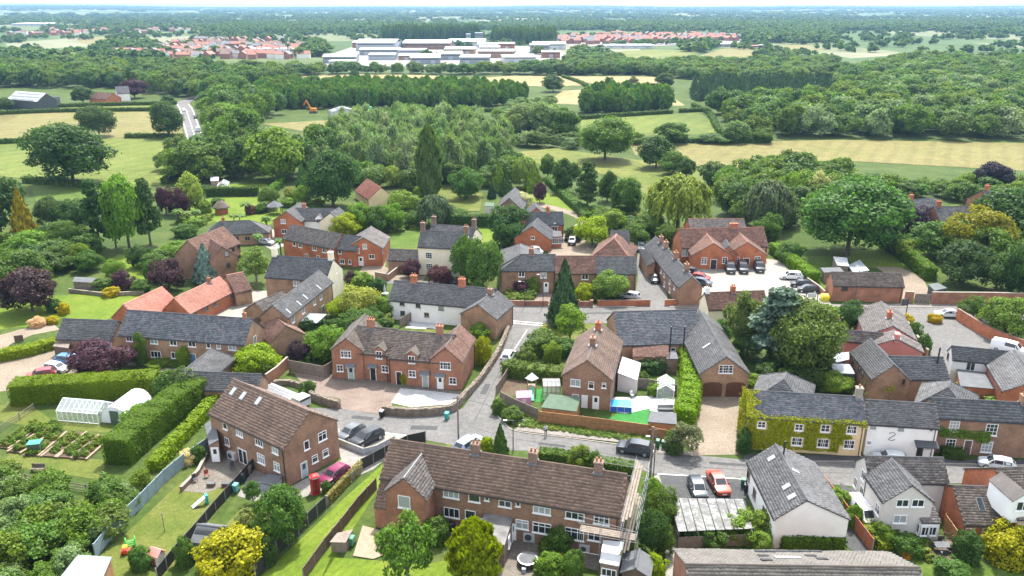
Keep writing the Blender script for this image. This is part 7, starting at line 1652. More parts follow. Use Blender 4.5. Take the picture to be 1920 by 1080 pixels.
# creeping over the verge of the roof
c = 1500; tt = rng.random(c); ww = rng.random(c) ** 1.6 * (1.4 + 0.6 * np.sin(tt * 14)); e0,e1 = np.array(IV.rf[0]),np.array(IV.rf[3]); uu = np.array(IV.ux if IV.ux.x > 0 else -IV.ux)
if IV.ux.x < 0: e0,e1 = np.array(IV.rf[1]),np.array(IV.rf[2])
P3 = e0 + (e1 - e0) * tt[:,None] + uu * ww[:,None] + np.array([0,0,1.0]) * rng.uniform(0.12,0.3,c)[:,None]
c4 = 1500; tt = rng.random(c4); f0,f1 = np.array(IV.rf[0]),np.array(IV.rf[1]); P4 = f0 + (f1 - f0) * tt[:,None] + np.array([0,0,1.0]) * rng.uniform(-0.2,0.28,c4)[:,None] + (np.array(IV.rf[3]) - np.array(IV.rf[0])) * (rng.random(c4) ** 2 * 0.10)[:,None]
ivy_part(IV.root,np.concatenate([a1[0],a2[0],P3,P4]),np.concatenate([a1[1],a2[1],np.tile(np.array(IV.uy) + [0,0,1.2],(c,1)),np.tile(np.array(IV.uy) + [0,0,.8],(c4,1))]),(0.150,0.180,0.007),0.19)
hlb = BH.face('F')[3]; p0,n_,u_,hl = BH.face('F')
if u_.x < 0: u_ = -u_
q = on_plane(1810,812,p0,n_); xc = (q - p0).dot(u_) + hl
a3 = ivy(BH,'F','',[(xc - 3.0,xc + 3.0,q.z - 0.7,q.z + 0.5),(xc - 3.4,xc - 2.4,q.z - 0.3,q.z + 0.8),(xc + 1.5,xc + 3.0,q.z - 1.1,q.z - 0.4)],dens=70); ivy_part(BH.root,a3[0],a3[1],(0.075,0.13,0.02))
p0,n_,u_,hl = LB.face('F')
# ------------------------------------------------------------------ hedges
HG,HL,HD = (0.070,0.130,0.018),(0.125,0.195,0.016),(0.042,0.080,0.018)
hedge('big clipped bright hedge across the top of the vegetable garden',[(40,752),(130,746),(235,740),(290,737)],3.3,3.6,(0.095,0.165,0.014),0.16,75,0.05)
hedge('tall dark green clipped hedge running down beside the vegetable garden',[(376,748),(300,802),(228,866)],3.7,3.8,HG,0.16,75,0.05)
hedge('low bright hedge along the blue garden fence',[(405,758),(370,795),(330,838),(290,882)],1.6,1.7,(0.12,0.20,0.014),0.22,36)
hedge('bright hedge beside the barn gravel',[(-30,680),(40,668),(100,652)],1.6,2.4,HL,0.22,34,0.14)
hedge('dark straight hedge in the palm garden',[(392,368),(440,367),(482,366)],2.6,2.2,HD,0.35,22)
hedge('short hedge rising behind the palm garden',[(505,368),(522,352),(530,342)],2.2,2.0,HG,0.35,20)
hedge('dark trimmed hedge behind the cream house',[(848,424),(925,424)],3.0,2.4,HD,0.3,24)
hedge('long hedge curving along the drive behind the village',[(1030,343),(1060,372),(1085,395),(1100,412)],1.9,2.6,(0.075,0.13,0.03),0.35,22)
hedge('thick flowering hedge beside the lane',[(952,700),(985,707),(1050,714)],2.1,2.6,(0.085,0.125,0.025),0.22,36,0.15)
hedge('tall bright laurel hedge beside the gravel drive',[(1286,672),(1293,715),(1293,760),(1282,800)],3.0,2.6,(0.115,0.205,0.014),0.24,36,0.16)
hedge('long clipped hedge between the terrace and the road',[(1016,866),(1095,877),(1184,893)],1.8,1.7,(0.060,0.110,0.018),0.2,40,0.06)
hedge('bright green hedge beside the school yard',[(1452,474),(1488,502),(1524,530)],2.4,2.6,(0.10,0.18,0.018),0.28,28,0.12)
hedge('tall hedge dividing the gardens on the right',[(1664,456),(1700,488),(1742,524)],2.8,2.6,(0.080,0.145,0.02),0.28,28,0.12)
hedge('dark hedge in front of the white bungalow',[(1468,1028),(1520,1027),(1572,1025)],1.6,1.8,HG,0.2,40,0.07)
hedge('low hedge beside the main road',[(1532,590),(1570,594),(1618,592)],1.7,1.8,(0.09,0.15,0.02),0.28,26)
hedge('low hedge in front of the brick house at the right edge',[(1768,856),(1800,860)],1.3,1.4,HD,0.2,36)
hedge('bushy hedge beside the white van',[(1605,970),(1635,1008),(1660,1034)],1.2,1.5,(0.11,0.165,0.02),0.22,34,0.14)
hedge('mossy yellow hedge on top of the garden wall',[(676,884),(645,915),(616,946)],1.45,0.5,(0.20,0.19,0.06),0.16,50,0.05)
for pts,lab in [([(-60,272),(40,268),(82,264)],'hedgerow left of the great oak'),([(238,259),(290,259),(340,260)],'hedgerow below the tall roadside oak'),([(-60,218),(100,211),(300,208)],'long hedgerow in front of the hay field'),([(-60,208),(160,200),(330,196)],'long hedgerow in front of the far left farm'),([(50,342),(120,348),(186,354)],'hedgerow under the great oak'),([(1090,224),(1180,218),(1258,213)],'hedgerow below the small dark wood'),([(1276,211),(1318,209)],'short hedgerow right of the field gate'),([(1150,166),(1200,163),(1232,162)],'hedgerow between the straw fields'),([(1055,145),(1085,155),(1100,163)],'hedgerow crossing the straw fields'),([(640,206),(760,209),(930,210)],'hedgerow in front of the plantation'),([(1300,200),(1330,215),(1350,250),(1390,262)],'hedgerow down the right of the green field'),([(1095,268),(1150,270),(1210,268),(1330,268),(1440,268)],'hedgerow above the wide hay field'),([(310,345),(345,322),(362,305)],'hedge at the lower right of the big green field')]:
    hedge(lab,pts,1.9,2.4,(0.050,0.090,0.020),0.6,7,0.25,name='hedgerow')
# ------------------------------------------------------------------ walls and fences
plain('rust_wood',(0.30,0.09,0.035),0.8,var=0.15)
stone_wall('short rubble stone wall left of the cottage driveway',[(582,748),(608,758),(636,766)],1.15)
stone_wall('long curving rubble stone wall in front of the cottages and up the lane',[(718,776),(768,780),(831,776),(857,766),(872,748),(900,718),(922,686),(940,655),(953,622)],1.1,seed=5)
stone_wall('low rockery wall behind the lorry',[(515,722),(545,722),(572,730)],0.7,seed=8)
wall_run('brick_wall','curved brick garden wall beside the low slate outbuilding',[(500,724),(520,710),(541,690)],1.9,0.25,'brick_red','stone_trim')
wall_run('brick_wall','brick front wall of the cottage left of the dark conifer',[(944,573),(985,574),(1028,574)],1.0,0.25,'brick_red','brick_dark')
wall_run('brick_wall','short brick wall right of the dark conifer',[(1084,575),(1109,575)],1.0,0.25,'brick_red','brick_dark',piers=True)
wall_run('brick_wall','brick wall in front of the round tree on the main road',[(1120,574),(1219,573)],1.1,0.25,'brick_orange','brick_dark')
wall_run('brick_wall','short brick wall at the end of the chimney cottages',[(1246,573),(1277,572)],1.1,0.25,'brick_orange','brick_dark')
wall_run('brick_wall','high brick wall along the main road at the right',[(1744,570),(1860,571),(1935,573)],2.4,0.35,'brick_red','stone_trim')
wall_run('brick_wall','short brick wall between barn and gate',[(1695,567),(1711,568)],2.2,0.35,'brick_red','stone_trim')
wall_run('brick_wall','brick wall round the pub car park',[(1793,599),(1838,628),(1880,647),(1935,668)],2.1,0.3,'brick_orange','brick_dark')
wall_run('brick_wall','curved stone coloured wall beside the pink house',[(1692,607),(1708,632),(1737,672)],1.5,0.3,'brick_buff','stone_trim',smooth=True)
wall_run('brick_wall','low brick wall in front of the cream house yard',[(704,522),(728,527),(752,508)],1.4,0.3,'brick_buff','stone_trim')
wall_run('brick_wall','brick wall beside the school yard',[(1512,532),(1535,548),(1545,558)],1.3,0.25,'brick_red','stone_trim')
wall_run('garden_wall','pale block garden wall along the grass strip',[(678,884),(645,916),(614,948)],1.2,0.25,'concrete','stone_trim')
wall_run('garden_wall','low curved wall beside the left lawn',[(130,548),(200,556),(270,552)],0.7,0.25,'stone','stone_trim')
wall_run('rendered_wall','low grey rendered wall round the parking bay',[(632,832),(682,852),(706,846),(740,828)],0.8,0.2,'clad_grey','concrete')
wall_run('patio_wall','low brown wall at the edge of the patio',[(388,858),(372,890),(340,922)],0.6,0.3,'brick_dark','stone_trim')
fence('panel_fence','brown panel fence in front of the garden pool',[(1010,793),(1120,806),(1216,819)],1.8,1.83,'wood_brown','wood_brown')
fence('panel_fence','brown panel fence behind the wheelie bins',[(1220,822),(1270,832)],1.7,1.83,'wood_brown','wood_brown')
fence('panel_fence','weathered grey panel fence along the bend of the lane',[(938,754),(962,767),(985,777),(1008,787)],1.7,1.83,'wood_grey','wood_grey')
fence('panel_fence','pale grey fence beside the lane above the bend',[(956,702),(942,724),(930,742)],1.6,1.83,'wood_grey','wood_grey')
fence('panel_fence','black panel fence between grass strip and parking bay',[(678,882),(722,858),(765,836),(798,829)],1.6,2.0,'fence_black','concrete')
fence('panel_fence','black panel fence with concrete posts along the grass strip',[(612,954),(560,1004),(520,1042),(480,1088)],1.7,1.9,'fence_black','concrete')
fence('panel_fence','dark brown fence on the right of the grass strip',[(706,918),(672,955),(640,997),(610,1034),(570,1090)],1.6,1.9,'wood_dark','wood_grey')
fence('panel_fence','long blue grey panel fence beside the play lawn',[(394,842),(350,872),(310,906),(265,953),(220,997),(180,1048)],1.8,1.9,'fence_blue','fence_blue')
fence('panel_fence','black panel fence between play lawn and patio',[(480,876),(440,920),(405,960),(370,1002),(330,1047),(296,1090)],1.5,1.9,'fence_black','concrete')
fence('panel_fence','rust coloured panel fence right of the white bungalow',[(1540,914),(1575,960),(1605,1000),(1634,1038)],1.8,1.9,'rust_wood','concrete')
fence('panel_fence','tall weathered fence left of the cottage row',[(543,698),(608,710),(623,701)],2.1,1.9,'wood_grey','wood_grey')
fence('panel_fence','grey fence in the garden of the white cottages',[(750,614),(770,603),(792,591)],1.7,1.83,'wood_grey','wood_grey')
fence('panel_fence','grey fence behind the garden pool',[(1166,726),(1215,729),(1268,740)],1.6,1.83,'wood_grey','wood_grey')
fence('panel_fence','grey fence behind the lane hedge',[(1012,664),(1045,662),(1078,664)],1.6,1.83,'wood_grey','wood_grey')
fence('panel_fence','orange slatted fence beside the deck',[(1768,992),(1790,1024)],1.9,1.6,'wood_brown','wood_brown')
fence('panel_fence','grey garden fence in front of the terrace',[(818,975),(790,1010),(780,1025)],1.5,1.83,'wood_grey','wood_grey')
fence('rail_fence','post and rail fence at the bottom of the vegetable garden',[(-10,900),(50,904),(100,914),(194,928)],1.1,2.4,'wood_grey','wood_grey',rails=3,ph=0.05)
fence('rail_fence','post and rail fence left of the greenhouse',[(0,812),(38,788),(64,770)],1.1,2.4,'wood_grey','wood_grey',rails=3,ph=0.05)
fence('deck_railing','dark railing round the deck',[(1733,1014),(1786,1014)],1.1,1.2,'wood_dark','wood_dark',rails=2,ph=0.02)
# gates
def gate(label,a,b_,h,mat):
    A,B = P(*a),P(*b_); d = B - A; L = d.length; u = d.normalized(); v = Vector((-u.y,u.x,0)); root = thing('timber_gate',label,'gate',A)
    n = max(4,int(L / 0.2))
    for k in range(n):
        mb = MB(); mb.box(A + u * ((k + .5) * L / n) + UP * 0.06,u,v,L / n * .95,0.05,h - 0.06); mb.build('board',mat,root)
    mb = MB(); mb.box((A + B) / 2 + UP * (h * .8) - v * .06,u,v,L,0.05,0.12); mb.box((A + B) / 2 + UP * (h * .15) - v * .06,u,v,L,0.05,0.12); mb.build('rail',mat,root)
gate('grey timber gate in the high brick wall',(1713,569),(1742,570),2.0,'wood_grey'); gate('small wooden gate beside the barn path',(28,642),(45,640),1.2,'wood_dark')
# ------------------------------------------------------------------ sheds
def garden_shed(label,corners,wall,roof,gable=None,name='garden_shed'):
    cx = sum(c[0] for c in corners) / 4; cy = sum(c[1] for c in corners) / 4
    r_ = thing(name,label,'shed',P(cx,cy)); c,ro = quad_build(r_,corners,wall,roof)
    return r_,c
r_,c = garden_shed('shed with mossy green felt roof beside the brown fence',[(1030,740,2.4),(1089,746,2.4),(1081,773,2.0),(1014,765,2.0)],'wood_brown','felt_green')
r_,c = garden_shed('orange timber shed with grey felt roof in the fence corner',[(1220,772,2.3),(1268,776,2.3),(1269,797,2.0),(1214,792,2.0)],'wood_brown','felt_grey')
r_,c = garden_shed('brick outhouse with white sheet roof at the bottom',[(1131,1014,2.6),(1170,1018,2.6),(1161,1063,2.4),(1124,1056,2.4)],'brick_dark','sheet_white'); face_win(r_,c[3],c[2],0.5,1.5,1.5,0.9,'c3')
r_,c = garden_shed('shed with pale blue sheet roof at the bottom left',[(146,1042,2.6),(210,1046,2.6),(190,1092,2.3),(110,1088,2.3)],'wood_brown','sheet_grey')
r_,c = garden_shed('low grey storage box beside the brick semi',[(502,890,1.2),(530,893,1.2),(515,913,1.0),(484,906,1.0)],'clad_grey','felt_grey')
r_,c = garden_shed('log store with sloping wooden roof beside the blue garage',[(108,640,2.0),(132,643,2.0),(128,654,1.7),(99,650,1.7)],'wood_dark','wood_grey')
r_,c = garden_shed('dark shed on the left lawn',[(140,520,2.4),(182,522,2.4),(172,531,2.0),(136,529,2.0)],'wood_grey','felt_grey')
r_,c = garden_shed('small shed with green roof behind the cream house',[(910,380,2.6),(927,381,2.6),(926,388,2.3),(909,387,2.3)],'render_grey','felt_green')
r_,c = garden_shed('black trailer shed behind the high brick wall',[(1740,534,2.3),(1758,531,2.3),(1776,541,2.2),(1752,546,2.2)],'clad_dark','clad_dark')
r_,c = garden_shed('white sheet roofed lean to behind the brick barn',[(1562,482,2.6),(1588,484,2.6),(1592,500,2.3),(1570,498,2.3)],'wood_grey','sheet_white')
r_,c = garden_shed('grey tarpaulin covered stack behind the brick barn',[(1590,498,2.0),(1612,488,2.8),(1630,508,2.2),(1600,513,1.8)],'wood_grey','sheet_grey')
r_,c = garden_shed('flat dark shed left of the brick barn',[(1538,503,2.3),(1575,502,2.3),(1582,510,2.2),(1545,512,2.2)],'wood_grey','felt_grey')
r_,c = garden_shed('brick passage with white sheet roof beside the small greenhouse',[(1245,660,2.5),(1268,662,2.5),(1272,674,2.3),(1250,674,2.3)],'brick_dark','felt_grey')
r_,c = garden_shed('pale shed in the palm garden allotment',[(394,332,2.6),(410,331,2.6),(410,339,2.3),(395,340,2.3)],'wood_pale','sheet_white')
r_ = thing('garden_shed','dark grey gabled shed at the bottom below the scaffolding','shed',P(1195,1070)); Block(r_,(1192,1066),(1199,1032),2.6,1.9,W=2.6,roof='felt_grey',wall='wood_dark',tile=(3,1.2),ridge='felt_grey',gutter=False)
r_ = thing('summer_house','pale blue summer house with grey roof and small window','shed',P(388,1010)); SH = Block(r_,(372,985),(412,990),2.9,2.1,W=2.7,roof='felt_grey',wall='fence_blue',tile=(3,1.2),ridge='felt_grey',gutter=False,over=0.3); SH.win('F',382,1008,0.7,0.6,'c2b',frame='black_plastic')
r_ = thing('thatched_hut','round timber hut with conical thatched roof in the palm garden','hut',P(416,402)); g = P(416,400); mb = MB(); mb.lathe(g,[(1.7,0),(1.7,1.9)],14); mb.build('wall','rust_wood',r_); mb = MB(); mb.lathe(g,[(2.3,1.6),(2.2,1.95),(1.0,3.2),(0.2,3.8),(0.25,4.1)],16); mb.build('thatch','thatch',r_)
r_ = thing('gazebo','small grey roofed gazebo in the palm garden','gazebo',P(517,402)); g = P(517,401)
for k in range(6):
    mb = MB(); a = k * 1.047; mb.bar(g + Vector((1.9 * math.cos(a),1.9 * math.sin(a),0)),g + Vector((1.9 * math.cos(a),1.9 * math.sin(a),2.3)),0.08); mb.build('post','wood_dark',r_)
mb = MB(); mb.lathe(g,[(2.4,2.2),(2.3,2.35),(0.1,3.7)],6); mb.build('roof','felt_grey',r_)
# carport roof of stained sheets
r_ = thing('carport','carport with black and white stained sheet roof beside the car park','carport',P(1335,985)); c = [P(1256,934,2.4),P(1394,936,2.4),P(1413,991,2.2),P(1272,997,2.2)]
m,t,b = newmat('stained_sheet'); f = noise(t,pos(t),1.1,8,0.82); t.links.new(ramp(t,f,[(0.42,(0.008,0.008,0.008)),(0.5,(0.035,0.035,0.036)),(0.58,(0.19,0.19,0.195))]),b.inputs['Base Color']); MATS['stained_sheet'] = m
for k in range(8):
    a,b_ = k / 8,(k + 1) / 8 - 0.012; f = [c[0].lerp(c[1],a),c[0].lerp(c[1],b_),c[3].lerp(c[2],b_),c[3].lerp(c[2],a)]; mb = MB(); mb.prism([p_ - UP * .02 for p_ in f],[p_ + UP * 0.03 for p_ in f]); mb.build('roof_sheet','stained_sheet',r_)
    mb = MB(); mb.bar(c[0].lerp(c[1],a) + UP * .06,c[3].lerp(c[2],a) + UP * .06,0.035,n=4); mb.build('rib','felt_grey',r_)
for q in (c[0],c[1],c[2],c[3],c[0].lerp(c[3],.5),c[1].lerp(c[2],.5)):
    mb = MB(); mb.bar((q.x,q.y,0),(q.x,q.y,2.3),0.06); mb.build('post','dark_metal',r_)
for q0,q1 in ((c[0],c[3]),(c[3],c[2]),(c[1],c[2])):
    mb = MB(); mb.prism([Vector((q0.x,q0.y,0.1)),Vector((q1.x,q1.y,0.1)),Vector((q1.x + .06,q1.y + .06,0.1)),Vector((q0.x + .06,q0.y + .06,0.1))],[Vector((q0.x,q0.y,1.5)),Vector((q1.x,q1.y,1.5)),Vector((q1.x + .06,q1.y + .06,1.5)),Vector((q0.x + .06,q0.y + .06,1.5))]); mb.build('side_panel','wood_grey',r_)
# greenhouses
def greenhouse(label,A,B,H_,he_,W_,frame='white_paint',nb=8):
    a,b_ = P(A[0],A[1],H_),P(B[0],B[1],H_); a.z = b_.z = 0; u = (b_ - a).normalized(); L = (b_ - a).length; v = Vector((-u.y,u.x,0)); r_ = thing('greenhouse',label,'greenhouse',(a + b_) / 2)
    for k in range(nb + 1):
        q = a + u * (L * k / nb); l,r2,t_ = q + v * W_ / 2,q - v * W_ / 2,q + UP * H_; mb = MB()
        for s0,s1 in ((l,l + UP * he_),(r2,r2 + UP * he_),(l + UP * he_,t_),(r2 + UP * he_,t_)): mb.bar(s0,s1,0.045,n=4)
        mb.build('frame_rib',frame,r_)
    mb = MB()
    for q0,q1 in ((a + UP * H_,b_ + UP * H_),(a + v * W_ / 2 + UP * he_,b_ + v * W_ / 2 + UP * he_),(a - v * W_ / 2 + UP * he_,b_ - v * W_ / 2 + UP * he_),(a + v * W_ / 2 + UP * .1,b_ + v * W_ / 2 + UP * .1),(a - v * W_ / 2 + UP * .1,b_ - v * W_ / 2 + UP * .1)): mb.bar(q0,q1,0.055,n=4)
    mb.build('purlin',frame,r_)
    for k in range(nb):
        q0,q1 = a + u * (L * k / nb + .04),a + u * (L * (k + 1) / nb - .04)
        for sg in (-1,1):
            e0,e1 = q0 + v * (sg * W_ / 2),q1 + v * (sg * W_ / 2)
            for f in ([e0 + UP * .05,e1 + UP * .05,e1 + UP * he_,e0 + UP * he_],[e0 + UP * he_,e1 + UP * he_,q1 + UP * H_,q0 + UP * H_]):
                n_ = (f[1] - f[0]).cross(f[3] - f[0]).normalized() * 0.008; mb = MB(); mb.prism([p_ - n_ for p_ in f],[p_ + n_ for p_ in f]); mb.build('pane','clear_glass',r_)
    for q in (a,b_):
        mb = MB(); f = [q + v * W_ / 2,q - v * W_ / 2,q - v * W_ / 2 + UP * he_,q + UP * H_,q + v * W_ / 2 + UP * he_]; mb.prism([p_ - u * .01 for p_ in f],[p_ + u * .01 for p_ in f]); mb.build('end_pane','clear_glass',r_)
greenhouse('white framed greenhouse in the vegetable garden',(118,746),(194,752),2.7,1.6,3.4); greenhouse('small white greenhouse in the garden behind the pool',(1249,722),(1249,702),2.2,1.4,2.4,nb=4); greenhouse('small greenhouse beside the pale garden shed',(416,343),(420,336),2.4,1.5,3.0,nb=3); greenhouse('grey mesh aviary beside the brown brick house',(1018,716),(1050,716),2.4,2.3,2.6,'wood_grey',4)
a,b_ = P(217,794),P(264,758); u = (b_ - a).normalized(); v = Vector((-u.y,u.x,0)); r_ = thing('polytunnel','white polythene tunnel with green door beside the greenhouse','polytunnel',a); L = (b_ - a).length; Wt = 2.1; n = 12; mb = MB()
ring = [(Wt * math.cos(math.pi * k / n),2.5 * math.sin(math.pi * k / n) ** 0.8) for k in range(n + 1)]
for i in range(8):
    for k in range(n):
        q = lambda ii,kk: a + u * (L * ii / 8) + v * ring[kk][0] + UP * ring[kk][1]; mb.poly([q(i,k),q(i + 1,k),q(i + 1,k + 1),q(i,k + 1)])
mb.poly([a + v * x + UP * z_ for x,z_ in ring]); mb.poly([b_ + v * x + UP * z_ for x,z_ in ring]); mb.build('cover','polythene',r_)
for i in range(9):
    mb = MB(); o_ = a + u * (L * i / 8)
    for k in range(n): mb.bar(o_ + v * ring[k][0] * 1.01 + UP * ring[k][1] * 1.01,o_ + v * ring[k + 1][0] * 1.01 + UP * ring[k + 1][1] * 1.01,0.03,n=4)
    mb.build('hoop','galvanised',r_)
mb = MB(); mb.box(a - u * 0.05,v,u,1.3,0.06,1.9); mb.build('door','felt_green',r_)
# vegetable beds
for i,(x0,y0,x1,y1,mt) in enumerate([(5,842,58,805,'bare_soil'),(28,850,92,808,'bare_soil'),(60,856,112,812,'rough_grass'),(92,858,150,812,'bare_soil'),(122,860,172,818,'rough_grass'),(150,862,196,822,'bare_soil')]):
    A,B = P(x0,y0),P(x1,y1); u = (B - A).normalized(); v = Vector((-u.y,u.x,0)); L = (B - A).length; r_ = thing('raised_bed',['leftmost','second','third','fourth','fifth','rightmost'][i] + ' timber edged vegetable bed in the row of six beds','raised bed',A,group='vegetable beds')
    mb = MB(); mb.box((A + B) / 2,u,v,L,1.7,0.22); mb.build('soil',mt if mt != 'rough_grass' else 'bare_soil',r_)
    for sg in (-1,1):
        mb = MB(); mb.box((A + B) / 2 + v * (sg * 0.95),u,v,L + .3,0.28,0.3); mb.build('edging','wood_pale',r_)
    k = 26 if i % 2 else 44; X = rng.uniform(0.3,L - .3,k); Yv = rng.uniform(-.7,.7,k); pp = [A + u * float(x_) + v * float(y_) for x_,y_ in zip(X,Yv)]
    points_mass('vegetables','rows of leafy vegetables in the beds','vegetables',np.array([q.x for q in pp]),np.array([q.y for q in pp]),0.5,0.7,LOD_TUFT,0.4,np.full(k,.2))
r_ = thing('cold_frame','small green netted cold frame between the vegetable beds','cold frame',P(68,848)); mb = MB(); g = P(68,846); mb.box(g,Vector((1,.2,0)).normalized(),Vector((-.2,1,0)).normalized(),1.5,1.2,1.3); mb.build('netting','felt_green',r_); mb = MB(); mb.box(g + UP * 1.303,Vector((1,.2,0)).normalized(),Vector((-.2,1,0)).normalized(),1.6,1.3,0.05); mb.build('lid','plastic',r_).color = (0.03,0.25,0.16,1)
def tufts(name,label,poly,n,h,wd,kinds=None):
    q = [P(x,y) for x,y in poly]; xs = [p_.x for p_ in q]; ys = [p_.y for p_ in q]; X = rng.uniform(min(xs),max(xs),n * 3); Y = rng.uniform(min(ys),max(ys),n * 3); k = inside_poly(X,Y,[(p_.x,p_.y) for p_ in q]); points_mass(name,label,'plants',X[k][:n],Y[k][:n],h,wd,kinds or LOD_TUFT,0.5)
tufts('verge_grass','long grass on the verge below the brown fence',[(946,772),(1010,794),(1120,808),(1216,821),(1230,832),(1060,812),(975,800),(945,786)],900,0.28,0.55)
tufts('flower_border','mixed plants along the foot of the long slate barn',[(240,676),(340,690),(350,684),(245,668)],70,0.8,1.0)
tufts('flower_border','border plants beside the vegetable garden',[(60,800),(105,800),(110,812),(60,815)],40,0.8,1.0)
tufts('garden_plants','mixed planting in the gardens behind the cottage row',[(560,610),(640,600),(720,600),(740,615),(640,625),(625,670),(560,690)],70,1.3,1.8,LOD_MIX + LOD_TUFT)
tufts('garden_plants','mixed planting round the lawn in the palm garden',[(335,415),(395,408),(395,416),(350,440),(335,445)],60,1.0,1.5)
tufts('garden_plants','rough plants in the front garden of the brick row',[(945,552),(1000,550),(1000,568),(945,570)],60,0.9,1.2)
tufts('garden_plants','wild plants in the orchard garden',[(640,440),(715,440),(790,430),(790,400),(690,395),(650,420)],130,1.0,2.2,LOD_MIX + LOD_TUFT)
tufts('garden_plants','border plants in the wooded garden',[(1090,395),(1230,400),(1240,430),(1180,450),(1120,430)],110,1.6,2.8,LOD_MIX + LOD_TUFT)
tufts('garden_plants','mixed border beside the bottom right garden',[(1640,1000),(1730,1005),(1745,1050),(1690,1045)],60,0.7,1.0)
tufts('garden_plants','plants beside the fences of the terrace gardens',[(1030,1010),(1060,1010),(1060,1085),(1000,1085)],50,0.9,1.1)
# ------------------------------------------------------------------ vehicles
DK,SIL,WHI,RD = (0.02,0.023,0.03),(0.36,0.38,0.41),(0.72,0.73,0.74),(0.42,0.03,0.03)
for a in [('suv',132,683,152,685,(0.05,0.15,0.34),'blue car beside the purple maple'),('hatch',106,696,128,699,(0.55,0.57,0.6),'silver car beside the blue car on the gravel'),('hatch',78,708,52,712,(0.30,0.03,0.04),'dark red car half behind the big hedge'),
          ('hatch',659,817,643,826,(0.10,0.11,0.12),'dark grey car on the left of the parking bay'),('suv',689,828,668,838,DK,'black car on the right of the parking bay'),('hatch',628,897,606,912,(0.17,0.014,0.065),'magenta hatchback beside the red telephone box'),('suv',1190,848,1160,843,(0.035,0.045,0.06),'dark blue grey car parked on the road'),
          ('saloon',1346,912,1356,929,(0.40,0.06,0.03),'bright orange red car in the car park'),('hatch',1307,922,1313,936,(0.03,0.04,0.055),'small dark car left of the orange red car'),('hatch',953,673,961,661,(0.66,0.68,0.7),'white car parked in the lane'),('hatch',1668,867,1645,865,(0.45,0.48,0.5),'silver car in front of the white cottage'),('hatch',1868,877,1846,873,(0.48,0.51,0.55),'silver blue car at the right edge of the road'),
          ('van',1616,972,1630,990,WHI,'white van on the drive of the rendered house'),('suv',880,841,893,833,(0.22,0.30,0.42),'pale blue car half hidden behind the terrace roof'),('van',1368,508,1373,519,(0.022,0.026,0.036),'leftmost dark people carrier in front of the school'),('van',1392,508,1397,519,(0.022,0.026,0.036),'middle dark people carrier in front of the school'),('van',1422,506,1428,517,(0.024,0.03,0.04),'rightmost dark people carrier in front of the school'),
          ('hatch',1313,525,1327,527,RD,'red car beside the chimney cottages'),('hatch',1298,514,1312,516,DK,'black car behind the red car'),('hatch',1316,534,1328,536,(0.05,0.07,0.1),'dark blue car in front of the red car'),('suv',1483,523,1464,522,WHI,'white car in the school yard'),('hatch',1501,537,1484,536,DK,'black car next to the white car in the yard'),('hatch',1514,547,1496,546,DK,'black car nearest the yellow grit bin'),('hatch',1226,527,1231,536,DK,'black car beside the side lane'),('suv',1201,468,1205,478,(0.20,0.23,0.25),'grey car at the top of the side lane'),
          ('hatch',1005,474,1017,480,WHI,'white car beside the gabled porch house'),('suv',1073,456,1070,466,DK,'black car beside the lime green tree'),('saloon',1777,594,1757,593,(0.6,0.62,0.64),'white car on the main road at the right'),('hatch',1182,560,1170,558,(0.4,0.42,0.44),'silver car behind the round tree'),('hatch',1566,612,1560,617,(0.3,0.04,0.05),'red car below the main road hedge'),('hatch',500,458,515,460,SIL,'silver car beside the slate bungalow'),('hatch',844,533,835,531,DK,'black car in front of the cream house'),('van',1889,660,1905,664,WHI,'white van behind the white house')]: car(*a)
car('van',372,246,367,232,WHI,'white van driving on the country road','driving_van','vehicles on the country road',0.14); car('hatch',345,208,349,216,(0.55,0.56,0.58),'silver car at the bend of the country road','driving_car','vehicles on the country road',0.14); car('hatch',367,222,364,212,DK,'dark car ahead of the white van','driving_car','vehicles on the country road',0.14)
# lorry behind the semi
a,b_ = P(500,736),P(574,768); u = (b_ - a).normalized(); v = Vector((-u.y,u.x,0)); r_ = thing('scaffold_lorry','white flatbed lorry loaded with scaffold poles behind the brick semi','lorry',(a + b_) / 2,0); L = (b_ - a).length
mb = MB(); mb.box((a + b_) / 2 - u * 1.2 + UP * 0.9,u,v,L - 2.6,2.2,0.25); mb.build('bed','sheet_white',r_); mb = MB(); mb.box(b_ - u * 0.9 + UP * 0.5,u,v,1.7,2.0,1.35); mb.build('cab','sheet_white',r_); mb = MB(); mb.box(b_ - u * 0.03 + UP * 1.45,u,v,0.1,1.7,0.25); mb.build('windscreen','glass',r_)
for f_ in (0.15,0.3,0.9):
    for sg in (-1,1):
        mb = MB(); q = a + u * (L * f_) + v * (sg * .95) + UP * .45; mb.bar(q - v * .15,q + v * .15,0.45,n=12); mb.build('wheel','tyre',r_)
for k in range(9):
    mb = MB(); q = a + v * (-.8 + .2 * k) + UP * (1.25 + .07 * (k % 3)); mb.bar(q + u * .2,q + u * (L - 2.8),0.045,n=5); mb.build('pole','galvanised',r_)
